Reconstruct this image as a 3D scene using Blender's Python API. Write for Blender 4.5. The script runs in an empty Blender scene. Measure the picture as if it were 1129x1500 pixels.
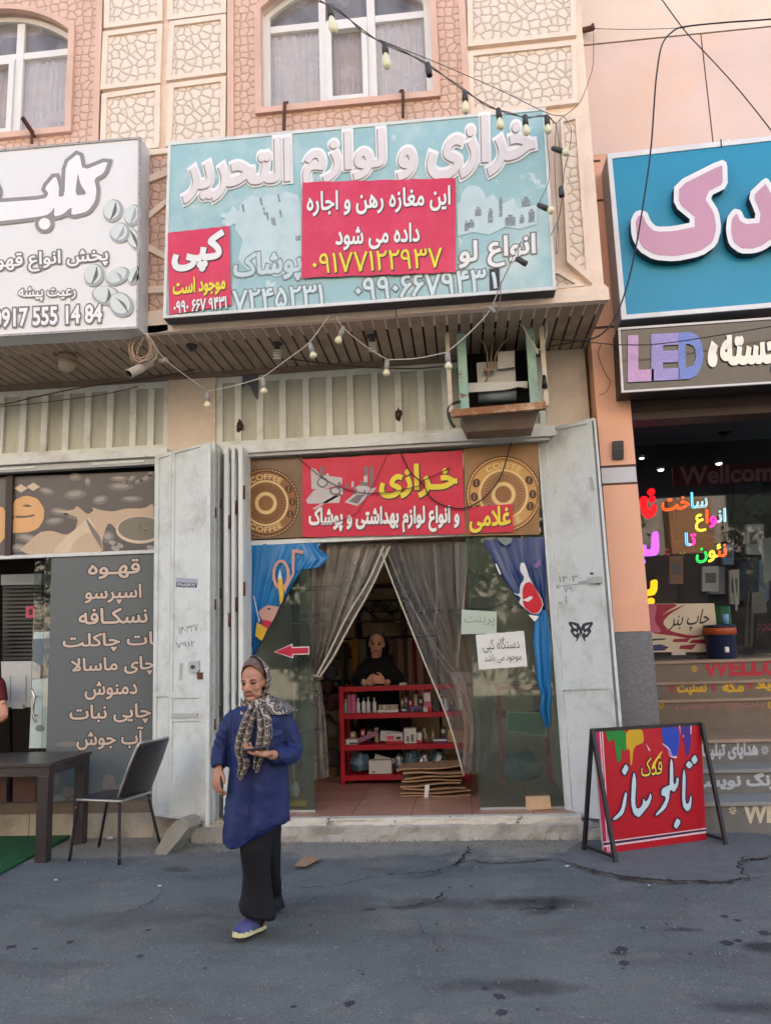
import bpy, bmesh, math, random
import numpy as np
from mathutils import Vector, Matrix
from mathutils.geometry import delaunay_2d_cdt
random.seed(7)
R = math.radians
scene = bpy.context.scene
COL = scene.collection

# ---------------------------------------------------------------- camera, sky, sun, exposure
FPX, PW, PH = 1150.0, 1129.0, 1500.0
CAM = np.array([0.0, 0.0, 1.55])
PITCH, YAW, ROLL = R(9.64), R(5.28), R(-1.90)
_f = np.array([-math.sin(YAW) * math.cos(PITCH), math.cos(YAW) * math.cos(PITCH), math.sin(PITCH)])
_r = np.array([math.cos(YAW), math.sin(YAW), 0.0])
_u = np.cross(_r, _f)
AX_R = math.cos(ROLL) * _r + math.sin(ROLL) * _u
AX_U = -math.sin(ROLL) * _r + math.cos(ROLL) * _u
AX_F = _f
cam_d = bpy.data.cameras.new("camera")
cam_d.sensor_fit = 'VERTICAL'
cam_d.sensor_height = 36.0
cam_d.lens = FPX / PH * 36.0
cam_d.clip_start = 0.05
cam_d.clip_end = 400.0
cam = bpy.data.objects.new("camera", cam_d)
cam.matrix_world = Matrix(((AX_R[0], AX_U[0], -AX_F[0], CAM[0]), (AX_R[1], AX_U[1], -AX_F[1], CAM[1]),
                           (AX_R[2], AX_U[2], -AX_F[2], CAM[2]), (0, 0, 0, 1)))
COL.objects.link(cam)
scene.camera = cam

SUN_EL, SUN_AZ = R(40), R(6)          # the sun stands behind the row of shops: the street is in its shade
world = bpy.data.worlds.new("World")
scene.world = world
world.use_nodes = True
_bg = world.node_tree.nodes["Background"]
_sky = world.node_tree.nodes.new("ShaderNodeTexSky")
_sky.sky_type = 'NISHITA'
_sky.sun_disc = False
_sky.sun_elevation = SUN_EL
_sky.sun_rotation = SUN_AZ
_sky.air_density = 1.0
_sky.dust_density = 3.0
_sky.ozone_density = 0.35
world.node_tree.links.new(_sky.outputs[0], _bg.inputs[0])
_bg.inputs[1].default_value = 0.135
sun_d = bpy.data.lights.new("sun", 'SUN')
sun_d.energy = 4.5
sun_d.angle = R(0.6)
sun_d.color = (1.0, 0.91, 0.80)
sun = bpy.data.objects.new("sun", sun_d)
sun.rotation_euler = Vector((math.sin(SUN_AZ) * math.cos(SUN_EL), math.cos(SUN_AZ) * math.cos(SUN_EL), math.sin(SUN_EL))).to_track_quat('Z', 'Y').to_euler()
COL.objects.link(sun)
vs = scene.view_settings
vs.view_transform = 'Standard'
vs.look = 'None'
vs.gamma = 1.0
vs.exposure = 2.34
scene.cycles.use_denoising = True
scene.cycles.max_bounces = 10
scene.cycles.diffuse_bounces = 5
scene.cycles.transparent_max_bounces = 24
scene.cycles.sample_clamp_indirect = 6.0

# ---------------------------------------------------------------- measuring the photograph
def ray(px, py):
    return AX_F + (px - PW / 2) / FPX * AX_R - (py - PH / 2) / FPX * AX_U

class Plane:
    """a flat surface of the place; n points to the street"""
    def __init__(self, p, n):
        self.p = np.array(p, float)
        n = np.array(n, float)
        self.n = n / np.linalg.norm(n)
    def hit(self, px, py, off=0.0):
        d = ray(px, py)
        t = np.dot(self.p + self.n * off - CAM, self.n) / np.dot(d, self.n)
        return CAM + d * t

def PY(y):
    return Plane((0, y, 0), (0, -1, 0))
def at(px, py, y):
    return PY(y).hit(px, py)
def gd(px, py, z=0.0):
    return Plane((0, 0, z), (0, 0, 1)).hit(px, py)
def vplane(a, b):
    """upright plane through two ground points, facing the camera"""
    a = np.array(a, float); b = np.array(b, float)
    n = np.cross(b - a, np.array([0, 0, 1.0])); n[2] = 0
    if np.dot(n, CAM - a) < 0: n = -n
    return Plane(a, n)

# ---------------------------------------------------------------- materials
def lin(c):
    return tuple(((v / 255) / 12.92 if v / 255 <= 0.04045 else ((v / 255 + 0.055) / 1.055) ** 2.4) for v in c[:3])
_MATS = {}
def mat(name, rgb, rough=0.6, var=0.12, vscale=3.0, bump=0.0, bscale=40.0, metal=0.0, spec=0.4, stain=None, stain_scale=1.2, stain_amt=0.4,
        chips=None, chip_scale=14.0, chip_at=0.68, emit=0.0, alpha=1.0, streak=False, coat=0.0):
    """principled paint with cloudy variation, optional stains, chips and bump"""
    if name in _MATS: return _MATS[name]
    m = bpy.data.materials.new(name); m.use_nodes = True
    nt = m.node_tree; N = nt.nodes; L = nt.links
    b = N["Principled BSDF"]
    c = lin(rgb)
    b.inputs["Roughness"].default_value = rough
    b.inputs["Metallic"].default_value = metal
    b.inputs["Specular IOR Level"].default_value = spec
    if coat: b.inputs["Coat Weight"].default_value = coat
    b.inputs["Base Color"].default_value = (*c, 1)
    tc = N.new("ShaderNodeTexCoord")
    out = None
    if var:
        no = N.new("ShaderNodeTexNoise"); no.inputs["Scale"].default_value = vscale; no.inputs["Detail"].default_value = 6; no.inputs["Roughness"].default_value = 0.65
        if streak:
            mp = N.new("ShaderNodeMapping"); mp.inputs["Scale"].default_value = (3.0, 3.0, 0.35)
            L.new(tc.outputs["Object"], mp.inputs["Vector"]); L.new(mp.outputs[0], no.inputs["Vector"])
        else:
            L.new(tc.outputs["Object"], no.inputs["Vector"])
        mr = N.new("ShaderNodeMapRange"); mr.inputs[1].default_value = 0.3; mr.inputs[2].default_value = 0.7
        L.new(no.outputs[0], mr.inputs[0])
        mx = N.new("ShaderNodeMix"); mx.data_type = 'RGBA'
        mx.inputs[6].default_value = (*[v * (1 - var) for v in c], 1)
        mx.inputs[7].default_value = (*[min(1, v * (1 + var)) for v in c], 1)
        L.new(mr.outputs[0], mx.inputs[0]); out = mx.outputs[2]
        rr = N.new("ShaderNodeMapRange"); rr.inputs[3].default_value = max(0.02, rough - 0.08); rr.inputs[4].default_value = min(1, rough + 0.1)
        L.new(no.outputs[0], rr.inputs[0]); L.new(rr.outputs[0], b.inputs["Roughness"])
    def layer(col, scale, lo, hi, amt, detail=8, stretch=None):
        nonlocal out
        no = N.new("ShaderNodeTexNoise"); no.inputs["Scale"].default_value = scale; no.inputs["Detail"].default_value = detail; no.inputs["Roughness"].default_value = 0.7
        if stretch:
            mp = N.new("ShaderNodeMapping"); mp.inputs["Scale"].default_value = stretch
            L.new(tc.outputs["Object"], mp.inputs["Vector"]); L.new(mp.outputs[0], no.inputs["Vector"])
        else:
            L.new(tc.outputs["Object"], no.inputs["Vector"])
        mr = N.new("ShaderNodeMapRange"); mr.inputs[1].default_value = lo; mr.inputs[2].default_value = hi; mr.inputs[4].default_value = amt
        L.new(no.outputs[0], mr.inputs[0])
        mx = N.new("ShaderNodeMix"); mx.data_type = 'RGBA'
        mx.inputs[7].default_value = (*lin(col), 1)
        if out is None: mx.inputs[6].default_value = (*c, 1)
        else: L.new(out, mx.inputs[6])
        L.new(mr.outputs[0], mx.inputs[0]); out = mx.outputs[2]
    if stain is not None: layer(stain, stain_scale, 0.48, 0.72, stain_amt, stretch=(2.5, 2.5, 0.6) if streak else None)
    if chips is not None: layer(chips, chip_scale, chip_at, chip_at + 0.04, 0.9)
    if out is not None: L.new(out, b.inputs["Base Color"])
    if bump:
        nb = N.new("ShaderNodeTexNoise"); nb.inputs["Scale"].default_value = bscale; nb.inputs["Detail"].default_value = 6
        L.new(tc.outputs["Object"], nb.inputs["Vector"])
        bp = N.new("ShaderNodeBump"); bp.inputs["Strength"].default_value = bump; bp.inputs["Distance"].default_value = 0.02
        L.new(nb.outputs[0], bp.inputs["Height"]); L.new(bp.outputs[0], b.inputs["Normal"])
    if emit:
        b.inputs["Emission Color"].default_value = (*c, 1); b.inputs["Emission Strength"].default_value = emit
    if alpha < 1: b.inputs["Alpha"].default_value = alpha
    _MATS[name] = m
    return m

def glass_mat(name, tint=(0.8, 0.85, 0.82), dust=0.06, dust_rgb=(120, 125, 120), rough=0.02, refl=1.0):
    """window glass: clear straight through, mirror by fresnel, a film of dust and pale haze"""
    if name in _MATS: return _MATS[name]
    m = bpy.data.materials.new(name); m.use_nodes = True
    nt = m.node_tree; N = nt.nodes; L = nt.links
    for n in list(N):
        if n.type != 'OUTPUT_MATERIAL': N.remove(n)
    o = [n for n in N if n.type == 'OUTPUT_MATERIAL'][0]
    t = N.new("ShaderNodeBsdfTransparent"); t.inputs[0].default_value = (*tint, 1)
    g = N.new("ShaderNodeBsdfGlossy"); g.inputs["Roughness"].default_value = rough
    fr = N.new("ShaderNodeFresnel"); fr.inputs[0].default_value = 1.55
    mu = N.new("ShaderNodeMath"); mu.operation = 'MULTIPLY'; mu.inputs[1].default_value = 1.7 * refl
    L.new(fr.outputs[0], mu.inputs[0])
    mx = N.new("ShaderNodeMixShader"); L.new(mu.outputs[0], mx.inputs[0]); L.new(t.outputs[0], mx.inputs[1]); L.new(g.outputs[0], mx.inputs[2])
    d = N.new("ShaderNodeBsdfDiffuse"); d.inputs[0].default_value = (*lin(dust_rgb), 1)
    no = N.new("ShaderNodeTexNoise"); no.inputs["Scale"].default_value = 3.5; no.inputs["Detail"].default_value = 8
    tc = N.new("ShaderNodeTexCoord"); L.new(tc.outputs["Object"], no.inputs["Vector"])
    mr = N.new("ShaderNodeMapRange"); mr.inputs[1].default_value = 0.3; mr.inputs[2].default_value = 0.75; mr.inputs[3].default_value = dust * 0.4; mr.inputs[4].default_value = dust * 1.8
    L.new(no.outputs[0], mr.inputs[0])
    m2 = N.new("ShaderNodeMixShader"); L.new(mr.outputs[0], m2.inputs[0]); L.new(mx.outputs[0], m2.inputs[1]); L.new(d.outputs[0], m2.inputs[2])
    L.new(m2.outputs[0], o.inputs[0])
    _MATS[name] = m
    return m

def scale_mat(name, face, line, scale, rnd=0.9, lw=0.06, squash=1.0):
    """plaster pressed into rounded stone shapes: proud cells, sunk darker joints"""
    if name in _MATS: return _MATS[name]
    m = bpy.data.materials.new(name); m.use_nodes = True
    nt = m.node_tree; N = nt.nodes; L = nt.links
    b = N["Principled BSDF"]; b.inputs["Roughness"].default_value = 0.8; b.inputs["Specular IOR Level"].default_value = 0.2
    tc = N.new("ShaderNodeTexCoord"); sx = N.new("ShaderNodeSeparateXYZ"); L.new(tc.outputs["Object"], sx.inputs[0]); mp = N.new("ShaderNodeCombineXYZ"); L.new(sx.outputs[0], mp.inputs[0]); L.new(sx.outputs[2], mp.inputs[1])
    no = N.new("ShaderNodeTexNoise"); no.inputs["Scale"].default_value = scale * 1.3; no.inputs["Detail"].default_value = 2
    L.new(mp.outputs[0], no.inputs["Vector"])
    ms = N.new("ShaderNodeVectorMath"); ms.operation = 'MULTIPLY_ADD'; ms.inputs[1].default_value = (0.03, 0.03, 0.0)
    L.new(no.outputs[1], ms.inputs[0]); L.new(mp.outputs[0], ms.inputs[2])
    vo = N.new("ShaderNodeTexVoronoi"); vo.voronoi_dimensions = '2D'; vo.feature = 'DISTANCE_TO_EDGE'; vo.inputs["Scale"].default_value = scale; vo.inputs["Randomness"].default_value = rnd
    L.new(ms.outputs[0], vo.inputs["Vector"])
    mr = N.new("ShaderNodeMapRange"); mr.inputs[1].default_value = lw * 0.35; mr.inputs[2].default_value = lw
    L.new(vo.outputs[0], mr.inputs[0])
    n2 = N.new("ShaderNodeTexNoise"); n2.inputs["Scale"].default_value = 2.0; n2.inputs["Detail"].default_value = 5
    L.new(tc.outputs["Object"], n2.inputs["Vector"])
    mv = N.new("ShaderNodeMix"); mv.data_type = 'RGBA'
    f = lin(face); mv.inputs[6].default_value = (*[v * 0.82 for v in f], 1); mv.inputs[7].default_value = (*[min(1, v * 1.1) for v in f], 1)
    L.new(n2.outputs[0], mv.inputs[0])
    mx = N.new("ShaderNodeMix"); mx.data_type = 'RGBA'; mx.inputs[6].default_value = (*lin(line), 1)
    L.new(mv.outputs[2], mx.inputs[7]); L.new(mr.outputs[0], mx.inputs[0]); L.new(mx.outputs[2], b.inputs["Base Color"])
    m2 = N.new("ShaderNodeMapRange"); m2.inputs[2].default_value = lw * 2.2; L.new(vo.outputs[0], m2.inputs[0])
    bp = N.new("ShaderNodeBump"); bp.inputs["Strength"].default_value = 0.7; bp.inputs["Distance"].default_value = 0.012
    L.new(m2.outputs[0], bp.inputs["Height"]); L.new(bp.outputs[0], b.inputs["Normal"])
    _MATS[name] = m
    return m

# ---------------------------------------------------------------- 2-D shapes: union, text
def union2d(contours, rule='pos'):
    """triangles covering a set of closed 2-D contours; rule pos: winding > 0, odd: even-odd"""
    vs_, es = [], []
    for c in contours:
        k = len(vs_); n = len(c)
        vs_ += [Vector((float(p[0]), float(p[1]))) for p in c]
        es += [(k + i, k + (i + 1) % n) for i in range(n)]
    ov, oe, of, _, _, _ = delaunay_2d_cdt(vs_, es, [], 0, 1e-6)
    V = np.array([(v.x, v.y) for v in ov]); T = np.array([f for f in of if len(f) == 3], int)
    if len(T) == 0: return V, [], []
    cen = V[T].mean(axis=1)
    w = np.zeros(len(T), int)
    for c in contours:
        c = np.asarray(c, float); a = c; b = np.roll(c, -1, axis=0)
        for (x0, y0), (x1, y1) in zip(a, b):
            if y0 == y1: continue
            up = (y0 <= cen[:, 1]) & (y1 > cen[:, 1]); dn = (y1 <= cen[:, 1]) & (y0 > cen[:, 1])
            xi = x0 + (cen[:, 1] - y0) * (x1 - x0) / (y1 - y0)
            w += np.where(up & (xi > cen[:, 0]), 1, 0) - np.where(dn & (xi > cen[:, 0]), 1, 0)
    T = T[(w > 0) if rule == 'pos' else (w % 2 != 0)]
    out = []
    for t in T:
        a, b, c = V[t]
        if (b[0] - a[0]) * (c[1] - a[1]) - (b[1] - a[1]) * (c[0] - a[0]) < 0: t = t[::-1]
        out.append(tuple(int(i) for i in t))
    cnt = {}
    for t in out:
        for i in range(3): cnt[(t[i], t[(i + 1) % 3])] = 1
    bd = [e for e in cnt if (e[1], e[0]) not in cnt]
    return V, out, bd

def grow(c, d):
    """offset a closed contour outwards (left-turning contour = outer)"""
    c = np.asarray(c, float)
    e = np.roll(c, -1, axis=0) - c
    ln = np.linalg.norm(e, axis=1); ok = ln > 1e-7
    c = c[ok]; e = np.roll(c, -1, axis=0) - c; ln = np.linalg.norm(e, axis=1) + 1e-12
    n = np.stack([e[:, 1], -e[:, 0]], 1) / ln[:, None]
    p = np.roll(n, 1, axis=0); m = n + p
    k = 1 + (n * p).sum(1); k = np.maximum(k, 0.6)
    return c + d * m / k[:, None]

_AR = {}
for ch, cp, n in (("ا", 0xFE8D, 2), ("آ", 0xFE81, 2), ("ب", 0xFE8F, 4), ("پ", 0xFB56, 4), ("ت", 0xFE95, 4), ("ج", 0xFE9D, 4), ("چ", 0xFB7A, 4), ("ح", 0xFEA1, 4),
                  ("خ", 0xFEA5, 4), ("د", 0xFEA9, 2), ("ر", 0xFEAD, 2), ("ز", 0xFEAF, 2), ("س", 0xFEB1, 4), ("ش", 0xFEB5, 4), ("ع", 0xFEC9, 4), ("غ", 0xFECD, 4),
                  ("ف", 0xFED1, 4), ("ق", 0xFED5, 4), ("ک", 0xFB8E, 4), ("گ", 0xFB92, 4), ("ل", 0xFEDD, 4), ("م", 0xFEE1, 4), ("ن", 0xFEE5, 4), ("و", 0xFEED, 2),
                  ("ه", 0xFEE9, 4), ("ی", 0xFBFC, 4), ("ئ", 0xFE89, 4)):
    _AR[ch] = (cp, n)
def shape(s):
    """join Persian letters and put them in drawing order"""
    if not any(c in _AR for c in s) and 'ـ' not in s: return s
    out = []; i = 0
    def joins_next(c): return c == 'ـ' or (c in _AR and _AR[c][1] == 4)
    def joins_prev(c): return c == 'ـ' or c in _AR
    while i < len(s):
        c = s[i]
        p = i > 0 and joins_next(s[i - 1]) and joins_prev(c)
        if c == 'ل' and i + 1 < len(s) and s[i + 1] == 'ا':
            out.append(chr(0xFEFC if p else 0xFEFB)); i += 2; continue
        if c in _AR:
            cp, n = _AR[c]
            q = n == 4 and i + 1 < len(s) and joins_prev(s[i + 1])
            out.append(chr(cp + (3 if p and q else 2 if q else 1 if p else 0)))
        else: out.append(c)
        i += 1
    s2 = "".join(out)[::-1]
    res, run = "", ""
    for c in s2:
        if c.isdigit() or c.isascii() and c.isalpha(): run += c
        else: res += run[::-1] + c; run = ""
    return res + run[::-1]

_TXT = {}
def outlines(s, res=3):
    if (s, res) in _TXT: return _TXT[(s, res)]
    cu = bpy.data.curves.new("tmp", 'FONT'); cu.body = shape(s); cu.size = 1.0; cu.resolution_u = res; cu.fill_mode = 'NONE'
    ob = bpy.data.objects.new("tmp", cu); COL.objects.link(ob)
    dg = bpy.context.evaluated_depsgraph_get(); dg.update()
    me = bpy.data.meshes.new_from_object(ob.evaluated_get(dg))
    co = np.array([v.co[:2] for v in me.vertices]).reshape(-1, 2)
    nx = {}
    for e in me.edges:
        nx.setdefault(e.vertices[0], []).append(e.vertices[1]); nx.setdefault(e.vertices[1], []).append(e.vertices[0])
    seen = set(); loops = []
    for st in range(len(co)):
        if st in seen or st not in nx: continue
        lp = [st]; seen.add(st); cur = st
        nb = [k for k in nx[cur] if k == cur + 1] or nx[cur]
        cur = nb[0]
        while cur not in seen:
            lp.append(cur); seen.add(cur)
            nn = [k for k in nx[cur] if k not in seen]
            if not nn: break
            cur = nn[0]
        if len(lp) > 2: loops.append(co[lp])
    def area(c):
        x, y = c[:, 0], c[:, 1]
        return 0.5 * float(np.sum(x * np.roll(y, -1) - np.roll(x, -1) * y))
    if loops and area(max(loops, key=lambda c: abs(area(c)))) < 0: loops = [c[::-1] for c in loops]
    bpy.data.objects.remove(ob); bpy.data.curves.remove(cu); bpy.data.meshes.remove(me)
    _TXT[(s, res)] = loops
    return loops

# ---------------------------------------------------------------- mesh builder
class MB:
    def __init__(self): self.v, self.f, self.m, self.mats, self.sm = [], [], [], [], []
    def mi(self, m):
        if m not in self.mats: self.mats.append(m)
        return self.mats.index(m)
    def add(self, vs_, fs, m, smooth=False):
        k = len(self.v); i = self.mi(m)
        self.v += [tuple(float(t) for t in p) for p in vs_]
        for f in fs:
            self.f.append(tuple(int(a) + k for a in f)); self.m.append(i); self.sm.append(smooth)
        return self
    def box(self, lo, hi, m, bev=0.0):
        (a, b, c), (d, e, g) = [min(p) for p in zip(lo, hi)], [max(p) for p in zip(lo, hi)]
        if bev > 0:
            bm = bmesh.new()
            bmesh.ops.create_cube(bm, size=1.0, matrix=Matrix.Translation(((a + d) / 2, (b + e) / 2, (c + g) / 2)) @ Matrix.Diagonal((d - a, e - b, g - c, 1)))
            bmesh.ops.bevel(bm, geom=bm.edges[:], offset=min(bev, 0.45 * min(d - a, e - b, g - c)), segments=2, affect='EDGES', profile=0.6)
            return self.bm(bm, m)
        vs_ = [(a, b, c), (d, b, c), (d, e, c), (a, e, c), (a, b, g), (d, b, g), (d, e, g), (a, e, g)]
        return self.add(vs_, [(0, 3, 2, 1), (4, 5, 6, 7), (0, 1, 5, 4), (1, 2, 6, 5), (2, 3, 7, 6), (3, 0, 4, 7)], m)
    def bm(self, bm, m, smooth=False):
        bm.verts.index_update()
        self.add([v.co for v in bm.verts], [[v.index for v in f.verts] for f in bm.faces], m, smooth); bm.free()
        return self
    def bar(self, a, b, w, h, m, up=(0, 0, 1)):
        """square bar from a to b, w across, h along up"""
        a = np.array(a, float); b = np.array(b, float); d = b - a; d /= np.linalg.norm(d)
        u = np.array(up, float); s = np.cross(d, u)
        if np.linalg.norm(s) < 1e-4: u = np.array([0, 1.0, 0]); s = np.cross(d, u)
        s /= np.linalg.norm(s); u = np.cross(s, d)
        q = [s * w / 2 * i + u * h / 2 * j for i, j in ((-1, -1), (1, -1), (1, 1), (-1, 1))]
        return self.add([a + t for t in q] + [b + t for t in q], [(0, 1, 2, 3)[::-1], (4, 5, 6, 7), (0, 1, 5, 4), (1, 2, 6, 5), (2, 3, 7, 6), (3, 0, 4, 7)], m)
    def tube(self, pts, r, m, seg=8, cap=True, close=False):
        """round (or tapering) tube along points"""
        P = np.array(pts, float); n = len(P)
        rr = np.full(n, r, float) if np.isscalar(r) else np.array(r, float)
        T = np.gradient(P, axis=0); T /= np.linalg.norm(T, axis=1)[:, None] + 1e-12
        ref = np.array([0, 0, 1.0]) if abs(T[0][2]) < 0.9 else np.array([1.0, 0, 0])
        u = np.cross(T[0], ref); u /= np.linalg.norm(u)
        vs_ = []
        for i in range(n):
            u = u - T[i] * np.dot(u, T[i]); u /= np.linalg.norm(u) + 1e-12
            w = np.cross(T[i], u)
            for k in range(seg):
                a = 2 * math.pi * k / seg
                vs_.append(P[i] + rr[i] * (math.cos(a) * u + math.sin(a) * w))
        fs = [(i * seg + k, i * seg + (k + 1) % seg, (i + 1) * seg + (k + 1) % seg, (i + 1) * seg + k) for i in range(n - 1) for k in range(seg)]
        if cap: fs += [tuple(range(seg))[::-1], tuple((n - 1) * seg + k for k in range(seg))]
        return self.add(vs_, fs, m, True)
    def lathe(self, prof, o, m, seg=20, axis=(0, 0, 1), smooth=True):
        """profile [(radius, height)] spun round axis at o"""
        o = np.array(o, float); a = np.array(axis, float); a /= np.linalg.norm(a)
        u = np.cross(a, (0, 1.0, 0) if abs(a[1]) < 0.9 else (1.0, 0, 0)); u /= np.linalg.norm(u); w = np.cross(a, u)
        vs_, fs = [], []
        for r, h in prof:
            for k in range(seg):
                t = 2 * math.pi * k / seg
                vs_.append(o + a * h + max(r, 1e-5) * (math.cos(t) * u + math.sin(t) * w))
        n = len(prof)
        fs = [(i * seg + k, i * seg + (k + 1) % seg, (i + 1) * seg + (k + 1) % seg, (i + 1) * seg + k) for i in range(n - 1) for k in range(seg)]
        fs += [tuple(range(seg))[::-1], tuple((n - 1) * seg + k for k in range(seg))]
        return self.add(vs_, fs, m, smooth)
    def ell(self, c, r, m, seg=20, rings=12, rot=None):
        c = np.array(c, float); vs_ = []; fs = []
        Rt = np.eye(3) if rot is None else np.array(rot)
        for i in range(rings + 1):
            th = math.pi * i / rings
            for k in range(seg):
                a = 2 * math.pi * k / seg
                p = np.array([r[0] * math.sin(th) * math.cos(a), r[1] * math.sin(th) * math.sin(a), r[2] * math.cos(th)])
                vs_.append(c + Rt @ p)
        for i in range(rings):
            for k in range(seg):
                fs.append((i * seg + k, (i + 1) * seg + k, (i + 1) * seg + (k + 1) % seg, i * seg + (k + 1) % seg))
        return self.add(vs_, fs, m, True)
    def grid(self, fn, nu, nv, m, smooth=True, thick=0.0):
        P = np.array([[fn(i / nu, j / nv) for i in range(nu + 1)] for j in range(nv + 1)], float)
        vs_ = P.reshape(-1, 3); w = nu + 1
        fs = [(j * w + i, j * w + i + 1, (j + 1) * w + i + 1, (j + 1) * w + i) for j in range(nv) for i in range(nu)]
        if not thick: return self.add(vs_, fs, m, smooth)
        du = np.gradient(P, axis=1); dv = np.gradient(P, axis=0)
        n = np.cross(du, dv); n /= np.linalg.norm(n, axis=2)[..., None] + 1e-12
        Q = (P - n * thick).reshape(-1, 3); k = len(vs_)
        fb = [tuple(a + k for a in f[::-1]) for f in fs]
        rim = []
        top = [i for i in range(w)]; bot = [nv * w + i for i in range(w)]
        lef = [j * w for j in range(nv + 1)]; rig = [j * w + nu for j in range(nv + 1)]
        for ln, fl in ((top, 1), (bot, 0), (lef, 0), (rig, 1)):
            for a, b in zip(ln, ln[1:]):
                q = (a, b, b + k, a + k); rim.append(q[::-1] if fl else q)
        return self.add(np.vstack([vs_, Q]), fs + fb + rim, m, smooth)
    def flat(self, contours, fn, m, depth=0.0, back=None, rule='pos', m_side=None):
        """2-D contours mapped on a surface by fn(x, y) -> point; depth pulls a rim back along back"""
        V, T, bd = union2d(contours, rule)
        if not T: return self
        P = [np.array(fn(x, y), float) for x, y in V]
        bk = None if not depth else np.array(back, float) * depth
        t = T[0]; nn = np.cross(P[t[1]] - P[t[0]], P[t[2]] - P[t[0]])
        if np.dot(nn, CAM - P[t[0]]) < 0: T = [q[::-1] for q in T]; bd = [e[::-1] for e in bd]
        self.add(P, T, m)
        if depth:
            ids = sorted({i for e in bd for i in e}); ix = {i: k for k, i in enumerate(ids)}; n = len(ids)
            self.add([P[i] for i in ids] + [P[i] + bk for i in ids], [(ix[b], ix[a], ix[a] + n, ix[b] + n) for a, b in bd], m_side or m)
        return self
    def slab(self, px, pl, m, front=0.0, thick=0.0, m_side=None):
        """a photographed outline laid on a surface of the place, standing `front` proud of it"""
        px = np.array(px, float)
        return self.flat([px], lambda x, y: pl.hit(x, y, front), m, thick, -pl.n, 'odd', m_side)
    def text(self, s, pl, x0, x1, yt, yb, m, slope=0.0, bold=0.0, front=0.002, depth=0.0, lean=0.0, m_side=None, res=3, curve=None):
        """writing fitted to a box measured on the photograph, lying on a surface"""
        lp = outlines(s, res)
        if not lp: return self
        allp = np.vstack(lp); lo, hi = allp.min(0), allp.max(0)
        if bold: lp = [grow(c, bold) for c in lp]
        sx, sy = (x1 - x0) / (hi[0] - lo[0]), (yb - yt) / (hi[1] - lo[1]); xm = (x0 + x1) / 2; ym = (yt + yb) / 2
        def fn(x, y):
            qx = x0 + (x - lo[0]) * sx; qy = yb - (y - lo[1]) * sy
            qx += lean * (ym - qy); qy += slope * (qx - xm)
            if curve: qx, qy = curve(qx, qy)
            return pl.hit(qx, qy, front)
        return self.flat(lp, fn, m, depth, -pl.n, 'pos', m_side)
    def build(self, name, parent=None, label=None, cat=None, group=None, kind=None, origin=None, smooth=None):
        V = np.array(self.v, float)
        if origin is None:
            lo, hi = V.min(0), V.max(0); origin = np.array([(lo[0] + hi[0]) / 2, (lo[1] + hi[1]) / 2, lo[2]])
        origin = np.array(origin, float)
        me = bpy.data.meshes.new(name)
        me.from_pydata([tuple(p) for p in V - origin], [], self.f)
        for m in self.mats: me.materials.append(m)
        me.polygons.foreach_set("material_index", self.m)
        me.polygons.foreach_set("use_smooth", self.sm if smooth is None else [smooth] * len(self.f))
        me.update()
        o = bpy.data.objects.new(name, me); COL.objects.link(o)
        if parent is not None:
            o.parent = parent; o.location = Vector(origin) - wloc(parent)
        else: o.location = origin
        return tag(o, label, cat, group, kind)

def wloc(o):
    l = o.location.copy()
    while o.parent: o = o.parent; l = l + o.location
    return l
def tag(o, label=None, cat=None, group=None, kind=None):
    if label: o['label'] = label
    if cat: o['category'] = cat
    if group: o['group'] = group
    if kind: o['kind'] = kind
    return o
def thing(name, loc, label, cat, group=None):
    o = bpy.data.objects.new(name, None); COL.objects.link(o); o.location = [float(t) for t in loc]; o.empty_display_size = 0.1
    return tag(o, label, cat, group)
def dup(root, loc, label=None, rotz=None):
    """a copy of a thing with copies of its parts and sub-parts"""
    def cp(o, par):
        c = o.copy(); COL.objects.link(c)
        if par is not None: c.parent = par
        for ch in o.children: cp(ch, c)
        return c
    c = cp(root, None); c.location = [float(t) for t in loc]
    if label: c['label'] = label
    if rotz is not None: c.rotation_euler = (root.rotation_euler[0], root.rotation_euler[1], rotz)
    return c
def sag(a, b, drop, n=14):
    """a hanging wire between two points"""
    a = np.array(a, float); b = np.array(b, float)
    return [a + (b - a) * t + np.array([0, 0, -drop * 4 * t * (1 - t)]) for t in np.linspace(0, 1, n)]
def smooth_path(pts, n=6):
    """catmull-rom through points"""
    P = np.array(pts, float); Q = np.vstack([2 * P[0] - P[1], P, 2 * P[-1] - P[-2]]); out = []
    for i in range(1, len(Q) - 2):
        for k in range(n):
            t = k / n
            out.append(0.5 * (2 * Q[i] + (Q[i + 1] - Q[i - 1]) * t + (2 * Q[i - 1] - 5 * Q[i] + 4 * Q[i + 1] - Q[i + 2]) * t * t + (3 * Q[i] - Q[i - 1] - 3 * Q[i + 1] + Q[i + 2]) * t ** 3))
    out.append(P[-1]); return np.array(out)
def circle(cx, cy, rx, ry=None, n=28, a0=0.0, a1=2 * math.pi, rot=0.0):
    ry = rx if ry is None else ry
    out = []
    for i in range(n):
        a = a0 + (a1 - a0) * i / (n if a1 - a0 > 6.28 else n - 1)
        x, y = rx * math.cos(a), ry * math.sin(a)
        out.append((cx + x * math.cos(rot) - y * math.sin(rot), cy + x * math.sin(rot) + y * math.cos(rot)))
    return out
def rect(x0, y0, x1, y1, slope=0.0):
    return [(x0, y0 - slope * 0), (x1, y0 + slope * (x1 - x0)), (x1, y1 + slope * (x1 - x0)), (x0, y1)]
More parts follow.
